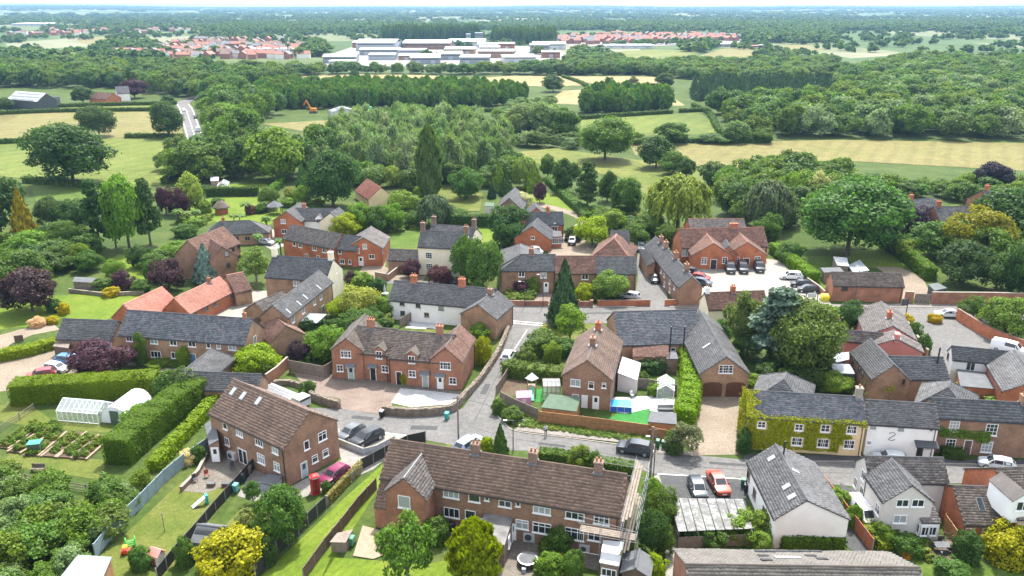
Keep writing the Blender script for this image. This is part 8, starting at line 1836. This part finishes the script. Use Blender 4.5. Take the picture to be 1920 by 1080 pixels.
# ------------------------------------------------------------------ street furniture
r_ = thing('telephone_box','red telephone box beside the magenta car','telephone box',P(592,924),0.5); X,Y = Vector((1,0,0)),Vector((0,1,0)); mb = MB()
for sx in (-1,1):
    for sy in (-1,1): mb.box((sx * .40,sy * .40,0.1),X,Y,.12,.12,2.1)
mb.box((0,0,0),X,Y,0.96,0.96,0.12); mb.box((0,0,2.08),X,Y,0.98,0.98,0.18); o = obj('frame',mb.mesh('frame','plastic'),r_,color=(0.50,0.02,0.02))
mb = MB(); mb.lathe((0,0,2.26),[(0.66,0),(0.60,0.12),(0.38,0.22),(0.1,0.26)],4); o = obj('roof',mb.mesh('roof','plastic'),r_,rotz=math.pi / 4,color=(0.50,0.02,0.02))
for k in range(4):
    mb = MB(); mb.box((0,-.42,0.16),X,Y,.68,.02,1.9); p_ = obj('pane',mb.mesh('pane','glass'),r_,rotz=k * math.pi / 2); mb = MB()
    for z_ in np.arange(0.16,2.0,0.24): mb.box((0,-.44,float(z_)),X,Y,.68,.03,.05)
    for x_ in (-.18,.18): mb.box((x_,-.44,0.16),X,Y,.04,.03,1.9)
    obj('glazing_bars',mb.mesh('glazing_bars','plastic'),p_,color=(0.50,0.02,0.02))
fc_ = bpy.data.curves.new('lettering','FONT'); fc_.body = 'TELEPHONE'; fc_.size = 0.15; fc_.align_x = 'CENTER'; fc_.extrude = 0.002; fc_.materials.append(MATS['black_plastic'])
to = bpy.data.objects.new('lettering',fc_); COL.objects.link(to); lm = bpy.data.meshes.new_from_object(to.evaluated_get(bpy.context.evaluated_depsgraph_get())); bpy.data.objects.remove(to); bpy.data.curves.remove(fc_)
for k in range(4):
    mb = MB(); mb.box((0,-.5,2.11),X,Y,.7,.02,.13); s_ = obj('sign_panel',mb.mesh('sign_panel','sheet_white'),r_,rotz=k * math.pi / 2)
    tx = obj('lettering',lm,s_,(0,-.513,2.125)); tx.rotation_euler = (math.pi / 2,0,0); tx.scale = (0.72,0.72,1)
def pole(name,label,px,pb,yt,rad,mat,cat,lamp=False):
    g = P(px,pb); h = height_at(g,px,yt); r_ = thing(name,label,cat,g); mb = MB(); mb.bar(g,g + UP * h,rad,n=8,r2=rad * .75); mb.build('pole',mat,r_)
    if lamp:
        mb = MB(); mb.bar(g + UP * h,g + UP * (h + .1) + Vector((-.9,-.2,0)),0.04); mb.build('bracket',mat,r_); mb = MB(); mb.box(g + UP * (h + .02) + Vector((-1.0,-.2,0)),X,Y,.5,.22,.14); mb.build('lamp_head','galvanised',r_)
    else:
        mb = MB(); mb.box(g + UP * (h - .5),X,Y,1.2,.1,.1)
        for k in (-.5,-.2,.2,.5): mb.bar(g + UP * (h - .4) + X * k,g + UP * (h - .25) + X * k,.04)
        mb.build('crossarm','wood_dark',r_)
    return g,h
poles = [pole('telegraph_pole','wooden telegraph pole at the right end of the terrace',1219,892,800,.15,'wood_grey','pole'),pole('telegraph_pole','wooden telegraph pole at the lane corner by the stone wall',860,836,742,.13,'wood_grey','pole'),pole('telegraph_pole','thin pole in front of the brick barn',1603,566,508,.13,'wood_grey','pole')]
pole('street_lamp','black street lamp on the verge of the road',962,847,788,.07,'dark_metal','lamp',True); pole('street_lamp','dark street lamp beside the terrace telegraph pole',1225,894,818,.07,'dark_metal','lamp',True); pole('street_lamp','street lamp in front of the brick cottage row',984,575,528,.08,'dark_metal','lamp',True); pole('street_lamp','thin street lamp beside the front path of the brick row',1018,575,515,.08,'dark_metal','lamp',True)
(ga,ha),(gb,hb) = poles[0],poles[1]; mb = MB(); prev = None
for k in range(17):
    f_ = k / 16; q = (ga + UP * (ha - .2)).lerp(gb + UP * (hb - .2),f_) - UP * (3.0 * f_ * (1 - f_)); 
    if prev is not None: mb.bar(prev,q,0.018,n=3)
    prev = q
tag(mb.build('telephone_wire','black_plastic'),'telephone wire between the two telegraph poles','wire')
r_ = thing('pub_sign','dark pub sign on a post beside the main road','sign',P(1697,598)); g = P(1697,598); mb = MB(); mb.bar(g,g + UP * 4.2,0.09); mb.build('post','black_plastic',r_); mb = MB(); mb.box(g + UP * 2.6 - X * .6,X,Y,1.0,.1,1.3); mb.build('sign_board','clad_dark',r_)
r_ = thing('notice_board','white notice board beside the yellow grit bin','sign',P(1521,566)); g = P(1521,566); mb = MB(); mb.box(g + UP * .9,X,Y,1.6,.1,.9); mb.build('board','sheet_white',r_)
for sx in (-2.2,2.2): mb = MB(); mb.box(g + X * sx * .5,X,Y,.12,.12,1.9); mb.build('post','black_plastic',r_)
r_ = thing('grit_bin','bright yellow grit bin beside the brick barn','bin',P(1546,564)); g = P(1546,564); mb = MB(); mb.prism([g + Vector(p_) for p_ in ((-.6,-.45,0),(.6,-.45,0),(.6,.45,0),(-.6,.45,0))],[g + Vector(p_) for p_ in ((-.75,-.55,.9),(.75,-.55,.9),(.75,.55,1.1),(-.75,.55,1.1))]); mb.build('body','plastic',r_).color = (.70,.55,.01,1); mb = MB(); mb.prism([g + Vector(p_) for p_ in ((-.8,-.6,.91),(.8,-.6,.91),(.8,.6,1.11),(-.8,.6,1.11))],[g + Vector(p_) for p_ in ((-.6,-.4,1.25),(.6,-.4,1.25),(.6,.4,1.38),(-.6,.4,1.38))]); mb.build('lid','plastic',r_).color = (.75,.6,.02,1)
BIN = MB(); BIN.prism([(-.22,-.25,.06),(.22,-.25,.06),(.22,.25,.06),(-.22,.25,.06)],[(-.28,-.34,.95),(.28,-.34,.95),(.28,.34,.98),(-.28,.34,.98)]); BINM = BIN.mesh('body','plastic'); LID = MB(); LID.prism([(-.3,-.37,.96),(.3,-.37,.96),(.3,.36,1.0),(-.3,.36,1.0)],[(-.27,-.3,1.06),(.27,-.3,1.06),(.27,.3,1.1),(-.27,.3,1.1)]); LIDM = LID.mesh('lid','plastic'); WHL = MB()
WHL.bar((-.27,.27,.12),(.27,.27,.12),.12,n=10); WHM = WHL.mesh('wheel','tyre')
def wheelie(px,py,body,lid,label,rz=0.0):
    r_ = thing('wheelie_bin',label,'bin',P(px,py,.05),rz,'wheelie bins'); obj('body',BINM,r_,color=body); obj('lid',LIDM,r_,color=lid); obj('wheel',WHM,r_)
GRN,BLK,TEA = (.02,.10,.06),(.02,.02,.022),(.03,.30,.27)
for a in [(716,782,BLK,(.3,.32,.34),'black wheelie bin with pale lid at the driveway end of the stone wall'),(838,786,TEA,TEA,'teal recycling bin in front of the stone wall'),(1232,838,GRN,GRN,'leftmost of the three green bins behind the parked car'),(1244,840,GRN,GRN,'middle of the three green bins behind the parked car'),(1256,842,GRN,GRN,'rightmost of the three green bins behind the parked car'),(1242,1012,GRN,(.4,.2,.08),'green bin with brown lid beside the side path'),(1393,912,GRN,GRN,'green bin beside the white bungalow'),(1399,922,BLK,BLK,'black bin beside the white bungalow'),(1835,700,BLK,BLK,'left black bin on the white house terrace'),(1844,702,BLK,BLK,'right black bin on the white house terrace'),(134,660,(.03,.04,.10),(.03,.04,.10),'navy bin beside the log store'),(97,655,GRN,GRN,'green bin left of the log store'),(470,882,GRN,GRN,'green bin at the top of the bin row beside the semi'),(466,888,(.25,.2,.15),(.3,.2,.15),'brown bin in the row beside the semi'),(460,895,BLK,BLK,'black bin in the row beside the semi'),(455,902,(.03,.06,.08),BLK,'dark blue bin in the row beside the semi'),(443,922,(.10,.35,.36),(.14,.42,.42),'pale teal barrel at the bottom of the bin row'),(1256,695,(.03,.05,.25),(.03,.05,.25),'blue bin beside the small greenhouse'),(660,1022,(.05,.22,.12),(.06,.26,.15),'green compost bin on the deck')]: wheelie(*a,rz=-.3)
r_ = thing('bin_store','open grey timber bin store beside the deck','bin store',P(640,1040)); quad_build(r_,[(632,1000,1.3),(662,993,1.3),(648,1018,1.3),(618,1017,1.3)],'wood_grey','wood_grey',thick=.05)
r_ = thing('white_board','white square board lying on the verge by the street lamp','board',P(972,788)); c = [P(x,y,.25) for x,y in ((957,787),(972,776),(989,786),(974,798))]; mb = MB(); mb.prism([p_ - UP * .08 for p_ in c],c); mb.build('board','sheet_white',r_); mb = MB(); mb.prism([p_.lerp(c[0],.1) - UP * .23 for p_ in c],[p_.lerp(c[0],.1) - UP * .09 for p_ in c]); mb.build('frame','wood_pale',r_)
# ------------------------------------------------------------------ garden things
g = P(1164,766); r_ = thing('paddling_pool','blue frame pool in the turfed garden','pool',g,-.15); mb = MB(); mb.prism([(-1.5,-1.1,0),(1.5,-1.1,0),(1.5,1.1,0),(-1.5,1.1,0)],[(-1.5,-1.1,.8),(1.5,-1.1,.8),(1.5,1.1,.8),(-1.5,1.1,.8)]); obj('wall',mb.mesh('wall','plastic'),r_,color=(.02,.10,.50)); mb = MB(); mb.poly([(-1.42,-1.02,.806),(1.42,-1.02,.806),(1.42,1.02,.806),(-1.42,1.02,.806)]); obj('water',mb.mesh('water','pool_water'),r_); mb = MB()
for q0,q1 in (((-1.5,-1.1),(1.5,-1.1)),((1.5,-1.1),(1.5,1.1)),((1.5,1.1),(-1.5,1.1)),((-1.5,1.1),(-1.5,-1.1))): mb.bar((*q0,.83),(*q1,.83),.05)
obj('rim',mb.mesh('rim','sheet_white'),r_)
for sx in (-1.5,-.5,.5,1.5):
    for sy in (-1.13,1.13): mb = MB(); mb.bar((sx,sy,0),(sx,sy,.83),.04); obj('leg',mb.mesh('leg','sheet_white'),r_)
g = P(989,1058); r_ = thing('hot_tub','round black hot tub on the terrace patio','hot tub',g); mb = MB(); mb.lathe(g,[(.95,0),(1.08,.15),(1.08,.55),(.98,.72)],24); mb.build('tub','black_plastic',r_,smooth=False); mb = MB(); mb.lathe(g + UP * .72,[(.93,.003),(.90,.06),(.2,.10)],24); mb.build('cover','felt_grey',r_); mb = MB(); mb.lathe(g + UP * .7,[(.98,0),(1.05,.04),(.95,.05)],24); mb.build('rim','galvanised',r_); mb = MB(); mb.box(g + Vector((-.4,-1.25,0)),X,Y,.4,.35,.5); mb.build('pump','sheet_grey',r_)
def aircon(label,px,py,rz=0.0,s_=1.0):
    r_ = thing('heat_pump',label,'heat pump',P(px,py),rz); mb = MB(); mb.box((0,0,.1),X,Y,1.05 * s_,.45,.9 * s_); obj('casing',mb.mesh('casing','sheet_white'),r_); mb = MB(); mb.bar((-.15,-.235,.55 * s_),(-.15,-.225,.55 * s_),.32 * s_,n=16); obj('fan_grille',mb.mesh('fan_grille','dark_metal'),r_)
    for sx in (-.4,.4): mb = MB(); mb.box((sx,0,0),X,Y,.08,.4,.1); obj('foot',mb.mesh('foot','black_plastic'),r_)
aircon('white heat pump on the left patio',436,862,-.5,1.15); aircon('grey white heat pump against the terrace wall',993,1016,-.15,1.25); aircon('cream heat pump at the terrace beside the white shed',1096,1036,-.15)
r_ = thing('pink_playhouse','pink plastic playhouse beside the lane','playhouse',P(982,756),.1); mb = MB(); mb.prism([(-1,-.7,0),(1,-.7,0),(1,.7,0),(-1,.7,0)],[(-1,-.7,1.3),(1,-.7,1.3),(1,.7,1.3),(-1,.7,1.3)]); obj('wall',mb.mesh('wall','plastic'),r_,color=(.62,.28,.50)); mb = MB()
for sy in (-1,1): mb.prism([(-1.15,sy * .85,1.25),(1.15,sy * .85,1.25),(1.15,0,1.95),(-1.15,0,1.95)],[(-1.15,sy * .85,1.32),(1.15,sy * .85,1.32),(1.15,0,2.02),(-1.15,0,2.02)])
obj('roof',mb.mesh('roof','plastic'),r_,color=(.66,.34,.56)); mb = MB(); mb.box((0,-.71,.05),X,Y,.55,.04,1.0); obj('door',mb.mesh('door','plastic'),r_,color=(.75,.6,.7))
r_ = thing('play_tower','wooden play tower with slide behind the pink playhouse','play tower',P(997,738)); g = P(997,738)
for sx in (-.6,.6):
    for sy in (-.6,.6): mb = MB(); mb.bar(g + Vector((sx,sy,0)),g + Vector((sx,sy,2.6)),.06); mb.build('post','wood_pale',r_)
mb = MB(); mb.box(g + UP * 1.2,X,Y,1.3,1.3,.1); mb.build('platform','wood_pale',r_); mb = MB(); mb.lathe(g + UP * 2.5,[(1.05,0),(.05,.9)],4); mb.build('roof','sheet_white',r_); mb = MB(); mb.prism([g + Vector(p_) for p_ in ((-.3,-.6,1.3),(.3,-.6,1.3),(.3,-2.6,.15),(-.3,-2.6,.15))],[g + Vector(p_) for p_ in ((-.3,-.6,1.36),(.3,-.6,1.36),(.3,-2.6,.21),(-.3,-2.6,.21))]); mb.build('slide','plastic',r_).color = (.05,.35,.2,1)
r_ = thing('red_playhouse','red and white toy house on the play lawn','playhouse',P(297,1055),-.4); mb = MB(); mb.prism([(-.6,-.5,0),(.6,-.5,0),(.6,.5,0),(-.6,.5,0)],[(-.6,-.5,1.2),(.6,-.5,1.2),(.6,.5,1.2),(-.6,.5,1.2)]); obj('wall',mb.mesh('wall','plastic'),r_,color=(.72,.66,.60)); mb = MB()
for sy in (-1,1): mb.prism([(-.75,sy * .65,1.15),(.75,sy * .65,1.15),(.75,0,1.75),(-.75,0,1.75)],[(-.75,sy * .65,1.22),(.75,sy * .65,1.22),(.75,0,1.82),(-.75,0,1.82)])
obj('roof',mb.mesh('roof','plastic'),r_,color=(.62,.26,.22)); mb = MB(); mb.box((0,-.51,.02),X,Y,.4,.03,.8); obj('door',mb.mesh('door','plastic'),r_,color=(.35,.05,.03))
r_ = thing('toy_car','red and yellow toy car on the play lawn','toy',P(237,1038),.3); mb = MB(); mb.prism([(-.45,-.3,.12),(.45,-.3,.12),(.45,.3,.12),(-.45,.3,.12)],[(-.42,-.27,.5),(.42,-.27,.45),(.42,.27,.45),(-.42,.27,.5)]); obj('body',mb.mesh('body','plastic'),r_,color=(.6,.03,.02)); mb = MB(); mb.prism([(-.3,-.26,.85),(.2,-.26,.85),(.2,.26,.85),(-.3,.26,.85)],[(-.25,-.2,.97),(.15,-.2,.97),(.15,.2,.97),(-.25,.2,.97)])
for sx in (-.27,.17):
    for sy in (-.23,.23): mb.bar((sx,sy,.45),(sx,sy,.88),.03,n=4)
obj('canopy',mb.mesh('canopy','plastic'),r_,color=(.7,.5,.02))
for sx in (-.28,.28):
    for sy in (-.3,.3): mb = MB(); mb.bar((sx,sy - .04,.13),(sx,sy + .04,.13),.13,n=10); obj('wheel',mb.mesh('wheel','tyre'),r_)
r_ = thing('toy_climber','bright green toy climbing frame on the play lawn','toy',P(246,1024),.4); mb = MB()
for sx in (-.45,.45): mb.prism([(sx - .04,-.4,0),(sx + .04,-.4,0),(sx + .04,.4,0),(sx - .04,.4,0)],[(sx - .04,-.2,1.0),(sx + .04,-.2,1.0),(sx + .04,.3,1.0),(sx - .04,.3,1.0)])
obj('side',mb.mesh('side','plastic'),r_,color=(.05,.45,.06)); mb = MB()
for z_ in (.25,.5,.75): mb.box((0,-.35 + z_ * .2,z_),X,Y,.85,.16,.06)
obj('step',mb.mesh('step','plastic'),r_,color=(.06,.5,.07))
r_ = thing('toy_slide','white and turquoise toy slide on the play lawn','toy',P(376,948),.6); mb = MB(); mb.prism([(-.9,-.3,.05),(.6,-.3,.9),(.6,.3,.9),(-.9,.3,.05)],[(-.9,-.3,.15),(.6,-.3,1.0),(.6,.3,1.0),(-.9,.3,.15)]); obj('chute',mb.mesh('chute','plastic'),r_,color=(.65,.72,.75)); mb = MB(); mb.box((.75,0,0),X,Y,.25,.6,1.2); obj('ladder',mb.mesh('ladder','plastic'),r_,color=(.02,.35,.38))
def parasol_table(label,px,py,col,h=2.3,par=True):
    g = P(px,py); r_ = thing('garden_table',label,'table',g); mb = MB(); mb.lathe(g,[(.08,0),(.08,.68)],8); mb.build('leg','dark_metal',r_); mb = MB(); mb.lathe(g + UP * .68,[(.7,0),(.7,.05)],16); mb.build('table_top','sheet_white',r_)
    if par: mb = MB(); mb.bar(g + UP * .7,g + UP * h,.03); mb.build('parasol_pole','wood_pale',r_); mb = MB(); mb.lathe(g + UP * (h - 1.2),[(.22,0),(.28,.3),(.06,1.35)],8); mb.build('parasol','sheet_white',r_)
parasol_table('round table with closed white parasol beside the white cottages',722,556,WHI)
r_ = thing('patio_table','grey patio table on the dark deck','table',P(1765,1032,.3)); mb = MB(); mb.box((0,0,.70),X,Y,1.7,1.0,.05); obj('table_top',mb.mesh('table_top','felt_grey'),r_)
for sx in (-.75,.75):
    for sy in (-.4,.4): mb = MB(); mb.bar((sx,sy,0),(sx,sy,.7),.03); obj('leg',mb.mesh('leg','dark_metal'),r_)
def chair(label,px,py,rz,z=0.04,col=(.05,.05,.055)):
    r_ = thing('garden_chair',label,'chair',P(px,py,z),rz,'garden chairs'); mb = MB(); mb.box((0,0,.42),X,Y,.5,.5,.05); obj('seat',mb.mesh('seat','plastic'),r_,color=col); mb = MB(); mb.box((0,.24,.48),X,Y,.5,.05,.5); obj('backrest',mb.mesh('backrest','plastic'),r_,color=col)
    for sx in (-.22,.22):
        for sy in (-.22,.22): mb = MB(); mb.bar((sx,sy,0),(sx,sy,.44),.025,n=4); obj('leg',mb.mesh('leg','dark_metal'),r_)
for a in [('patio chair at the left of the grey patio table',1751,1030,1.6,.3),('patio chair at the right of the grey patio table',1781,1036,-1.6,.3),('patio chair behind the grey patio table',1763,1022,0,.3),('patio chair in front of the grey patio table',1768,1043,3.1,.3),('black chair near the patio wall',366,903,.8),('red brown chair on the left patio',388,895,.5,.04,(.22,.06,.04)),('grey chair beside the heat pump',436,880,0.3),('white garden chair on the pool terrace',1185,745,.5,.06,(.6,.6,.6)),('teal chair against the terrace wall',864,990,.2,.04,(.02,.28,.30))]: chair(*a)
r_ = thing('covered_barbecue','black covered barbecue against the terrace wall','barbecue',P(847,992)); g = P(847,992); mb = MB(); mb.lathe(g,[(.55,.05),(.6,.4),(.5,.9),(.3,1.05)],10); mb.build('cover','black_plastic',r_); mb = MB(); mb.lathe(g,[(.3,0),(.3,.05)],8); mb.build('base','dark_metal',r_)
for x,y,lab in ((396,912,'dark storage chest on the left patio'),(424,912,'red brown planter at the edge of the left patio')):
    r_ = thing('patio_chest',lab,'chest',P(x,y)); g = P(x,y); mb = MB(); mb.box(g,X,Y,.9,.5,.45); mb.build('body','wood_dark',r_); mb = MB(); mb.box(g + UP * .453,X,Y,.95,.55,.06); mb.build('lid','felt_grey',r_)
r_ = thing('white_bench','white garden bench on the left lawn','bench',P(487,1030),.9); mb = MB(); mb.box((0,0,.4),X,Y,1.5,.45,.06); obj('seat',mb.mesh('seat','sheet_white'),r_); mb = MB(); mb.box((0,.22,.46),X,Y,1.5,.05,.45); obj('backrest',mb.mesh('backrest','sheet_white'),r_)
for sx in (-.65,.65): mb = MB(); mb.box((sx,0,0),X,Y,.08,.4,.4); obj('leg',mb.mesh('leg','sheet_white'),r_)
r_ = thing('wooden_bench','weathered wooden bench below the vegetable beds','bench',P(72,884)); g = P(72,884); mb = MB(); mb.box(g + UP * .42,X,Y,1.6,.5,.06); mb.build('seat','wood_grey',r_); mb = MB(); mb.box(g + UP * .5 + Y * .25,X,Y,1.6,.06,.5); mb.build('backrest','wood_grey',r_)
for sx in (-.7,.7): mb = MB(); mb.box(g + X * sx,X,Y,.1,.45,.42); mb.build('leg','wood_grey',r_)
r_ = thing('washing_post','wooden washing line post on the play lawn','post',P(309,997)); g = P(309,997); mb = MB(); mb.bar(g,g + UP * 2.4,.05); mb.build('pole','wood_grey',r_); mb = MB(); mb.bar(g + UP * 2.3 - X * .4,g + UP * 2.3 + X * .4,.03); mb.build('crossbar','wood_grey',r_)
g = P(1248,770); r_ = thing('bistro_set','grey sofa set on the white terrace','garden sofa',g); mb = MB(); mb.box(g,X,Y,2.2,.8,.4); mb.build('seat','felt_grey',r_); mb = MB(); mb.box(g + Y * .45,X,Y,2.2,.15,.8); mb.build('backrest','sheet_white',r_)
r_ = thing('water_butt','dark green water butt at the corner of the white cottages','water butt',P(732,598)); g = P(732,598); mb = MB(); mb.lathe(g,[(.45,0),(.55,.6),(.48,1.3),(.1,1.4)],12); mb.build('barrel','plastic',r_).color = (.015,.06,.045,1); mb = MB(); mb.bar(g + Vector((0,-.55,.25)),g + Vector((0,-.7,.25)),.04); mb.build('tap','dark_metal',r_)
r_ = thing('excavator','orange excavator in front of the plantation','excavator',P(588,212)); g = P(588,212); mb = MB(); mb.box(g + UP * 1,X,Y,3.2,2.4,1.6); mb.build('cab','plastic',r_).color = (.55,.2,.02,1); mb = MB(); mb.box(g,X,Y,4,2.6,1.0); mb.build('track','dark_metal',r_); mb = MB(); mb.bar(g + Vector((-1,0,2)),g + Vector((-3.4,0,6.5)),.35); mb.bar(g + Vector((-3.4,0,6.5)),g + Vector((-5,0,4)),.28); mb.build('arm','plastic',r_).color = (.55,.2,.02,1)
r_ = thing('turquoise_digger','turquoise machine beside the hedge in front of the plantation','digger',P(697,213)); g = P(697,213); mb = MB(); mb.box(g,X,Y,5,2.5,1.6); mb.build('body','plastic',r_).color = (.04,.35,.33,1); mb = MB(); mb.box(g + UP * 1.6 - X * 1.0,X,Y,2,2.2,2.0); mb.build('cab','plastic',r_).color = (.05,.40,.38,1)
# ------------------------------------------------------------------ scaffolding at the end of the terrace
gA = T.b if T.b.x > T.a.x else T.a; ux = T.ux if T.ux.x > 0 else -T.ux; uy = T.uy
r_ = thing('scaffolding','galvanised scaffolding with boards round the right end of the terrace','scaffolding',gA)
pts = [gA + ux * dx + uy * dy for dx,dy in ((.4,-5.6),(.4,-3.2),(.4,-.8),(.4,1.6),(.4,4.0),(.4,6.0),(1.9,-5.6),(1.9,-3.2),(1.9,-.8),(1.9,1.6),(1.9,4.0),(1.9,6.0),(-1.6,6.0),(-3.6,6.0),(-1.6,4.85),(-3.6,4.85),(-1.6,-5.6),(-3.6,-5.6))]
for q in pts:
    mb = MB(); mb.bar(q,q + UP * (7.2 if (q - gA).dot(ux) > 0 else 5.8),.026,n=5); mb.build('upright','scaffold_tube',r_)
for z_ in (2.2,4.4,5.6,6.8):
    for dx in (.4,1.9): mb = MB(); mb.bar(gA + ux * dx - uy * 5.8 + UP * z_,gA + ux * dx + uy * 6.2 + UP * z_,.024,n=5); mb.build('ledger','scaffold_tube',r_)
    for dy in (6.0,-5.6): mb = MB(); mb.bar(gA - ux * 3.8 + uy * dy + UP * min(z_,6.4),gA + ux * 2.1 + uy * dy + UP * min(z_,5.6),.024,n=5); mb.build('ledger','scaffold_tube',r_)
for k in range(3):
    for z_ in (4.5,6.5): mb = MB(); mb.box(gA + ux * (.55 + .29 * k) + uy * .2 + UP * (z_ - 1.9 if z_ < 5 else z_),ux,uy,.22,11.6 - k * .9,.05); mb.build('board','wood_grey',r_)
for k in range(4): mb = MB(); mb.box(gA - ux * .9 + uy * (4.95 + .27 * k) + UP * 4.5,ux,uy,5.6,.23,.05); mb.build('board','wood_grey',r_)
for dx,z0,z1 in ((.4,.2,4.3),(1.9,4.4,8.2)): mb = MB(); mb.bar(gA + ux * dx - uy * 5.4 + UP * z0,gA + ux * dx + uy * 1 + UP * z1,.03,n=5); mb.build('brace','scaffold_tube',r_)
# ------------------------------------------------------------------ the person on the verge
def person(px,py,label):
    g = P(px,py,.10); r_ = thing('person',label,'person',g,.2)
    J = {'pel': (0,0,.93),'wai': (0,0,1.08),'che': (0,.01,1.32),'nec': (0,.0,1.47),'hea': (0,-.01,1.58),'top': (0,0,1.70),
         'lh': (-.09,0,.90),'lk': (-.10,-.05,.50),'la': (-.10,.03,.10),'lt': (-.11,-.13,.04),'rh': (.09,0,.90),'rk': (.11,.02,.50),'ra': (.12,.12,.10),'rt': (.13,-.02,.04),
         'ls': (-.18,0,1.40),'le': (-.25,.03,1.13),'lw': (-.24,-.10,.92),'lf': (-.24,-.14,.84),'rs': (.18,0,1.40),'re': (.25,.05,1.13),'rw': (.25,-.06,.90),'rf': (.25,-.09,.82)}
    E = [('pel','wai'),('wai','che'),('che','nec'),('nec','hea'),('hea','top'),('pel','lh'),('lh','lk'),('lk','la'),('la','lt'),('pel','rh'),('rh','rk'),('rk','ra'),('ra','rt'),('che','ls'),('ls','le'),('le','lw'),('lw','lf'),('che','rs'),('rs','re'),('re','rw'),('rw','rf')]
    rd = {'pel': .14,'wai': .135,'che': .155,'nec': .06,'hea': .095,'top': .06,'lh': .095,'lk': .065,'la': .045,'lt': .035,'ls': .07,'le': .045,'lw': .033,'lf': .028}
    ks = list(J); me = bpy.data.meshes.new('body'); me.from_pydata([J[k] for k in ks],[(ks.index(a),ks.index(b_)) for a,b_ in E],[]); o = obj('body',me,r_)
    md = o.modifiers.new('skin','SKIN'); sv = me.skin_vertices[0].data
    for i,k in enumerate(ks): q = rd.get(k,rd.get('l' + k[1:],.05)); sv[i].radius = (q,q); sv[i].use_root = (k == 'pel')
    o.modifiers.new('sub','SUBSURF').levels = 2
    dg = bpy.context.evaluated_depsgraph_get(); m2 = bpy.data.meshes.new_from_object(o.evaluated_get(dg)); o.modifiers.clear(); o.data = m2; m2.name = 'body'
    m2.materials.clear(); [m2.materials.append(MATS[k]) for k in ('skin','shirt','trouser')]
    for f in m2.polygons:
        c_ = f.center; f.material_index = 2 if c_.z < .98 and abs(c_.x) < .2 else (1 if c_.z < 1.45 and not (abs(c_.x) > .2 and c_.z < 1.12) else 0); f.use_smooth = True
    mb = MB(); mb.lathe((0,.015,1.60),[(.105,-.02),(.11,.05),(.07,.12),(.02,.135)],10); obj('hair',mb.mesh('hair','wood_dark',smooth=True),r_)
plain('shirt',(.45,.55,.62),.8); plain('trouser',(.03,.03,.035),.8)
person(1023,817,'person in a pale top and dark trousers walking on the verge')
# ------------------------------------------------------------------ bluish air over the far country
hb_ = 18500.0; mb = MB(); mb.prism([(-hb_,-800,-1.0),(hb_,-800,-1.0),(hb_,hb_,-1.0),(-hb_,hb_,-1.0)],[(-hb_,-800,80.0),(hb_,-800,80.0),(hb_,hb_,80.0),(-hb_,hb_,80.0)])
m = bpy.data.materials.new('haze'); m.use_nodes = True; t = m.node_tree; t.nodes.clear(); ou = t.nodes.new('ShaderNodeOutputMaterial'); pv = t.nodes.new('ShaderNodeVolumePrincipled')
pv.inputs['Color'].default_value = (0.30,0.52,0.80,1); pv.inputs['Density'].default_value = 0.000085; pv.inputs['Anisotropy'].default_value = 0.2; t.links.new(pv.outputs[0],ou.inputs['Volume']); MATS['haze'] = m
tag(mb.build('haze','haze'),None,None,None,'stuff')
# the roads and planting go on past the edges of the view
sheet('road',[(1926,870),(2400,884),(2400,922),(1926,906)],0.036,'asphalt'); sheet('main_road',[(1926,578),(2300,590),(2300,614),(1926,600)],0.032,'asphalt')
sheet('barn_gravel',[(-56,668),(-56,742),(-300,770),(-300,690)],0.030,'gravel')
stand('outer_gardens','trees and bushes in the gardens past the right edge',[[(1945,610),(2300,630),(2400,860),(1960,850)],[(1945,925),(2400,940),(2500,1150),(1990,1120)]],7.0,5.0,5.5,LOD_MIX + LOD_PALE[3:],hvar=0.5,skip=0.35,floor=False)
stand('outer_gardens','trees and bushes in the gardens past the left edge',[[(-60,760),(-60,900),(-500,960),(-400,780)],[(-80,560),(-80,640),(-400,660),(-350,500)]],7.0,5.0,5.5,LOD_MIX + LOD_PALE[3:],hvar=0.5,skip=0.35,floor=False)
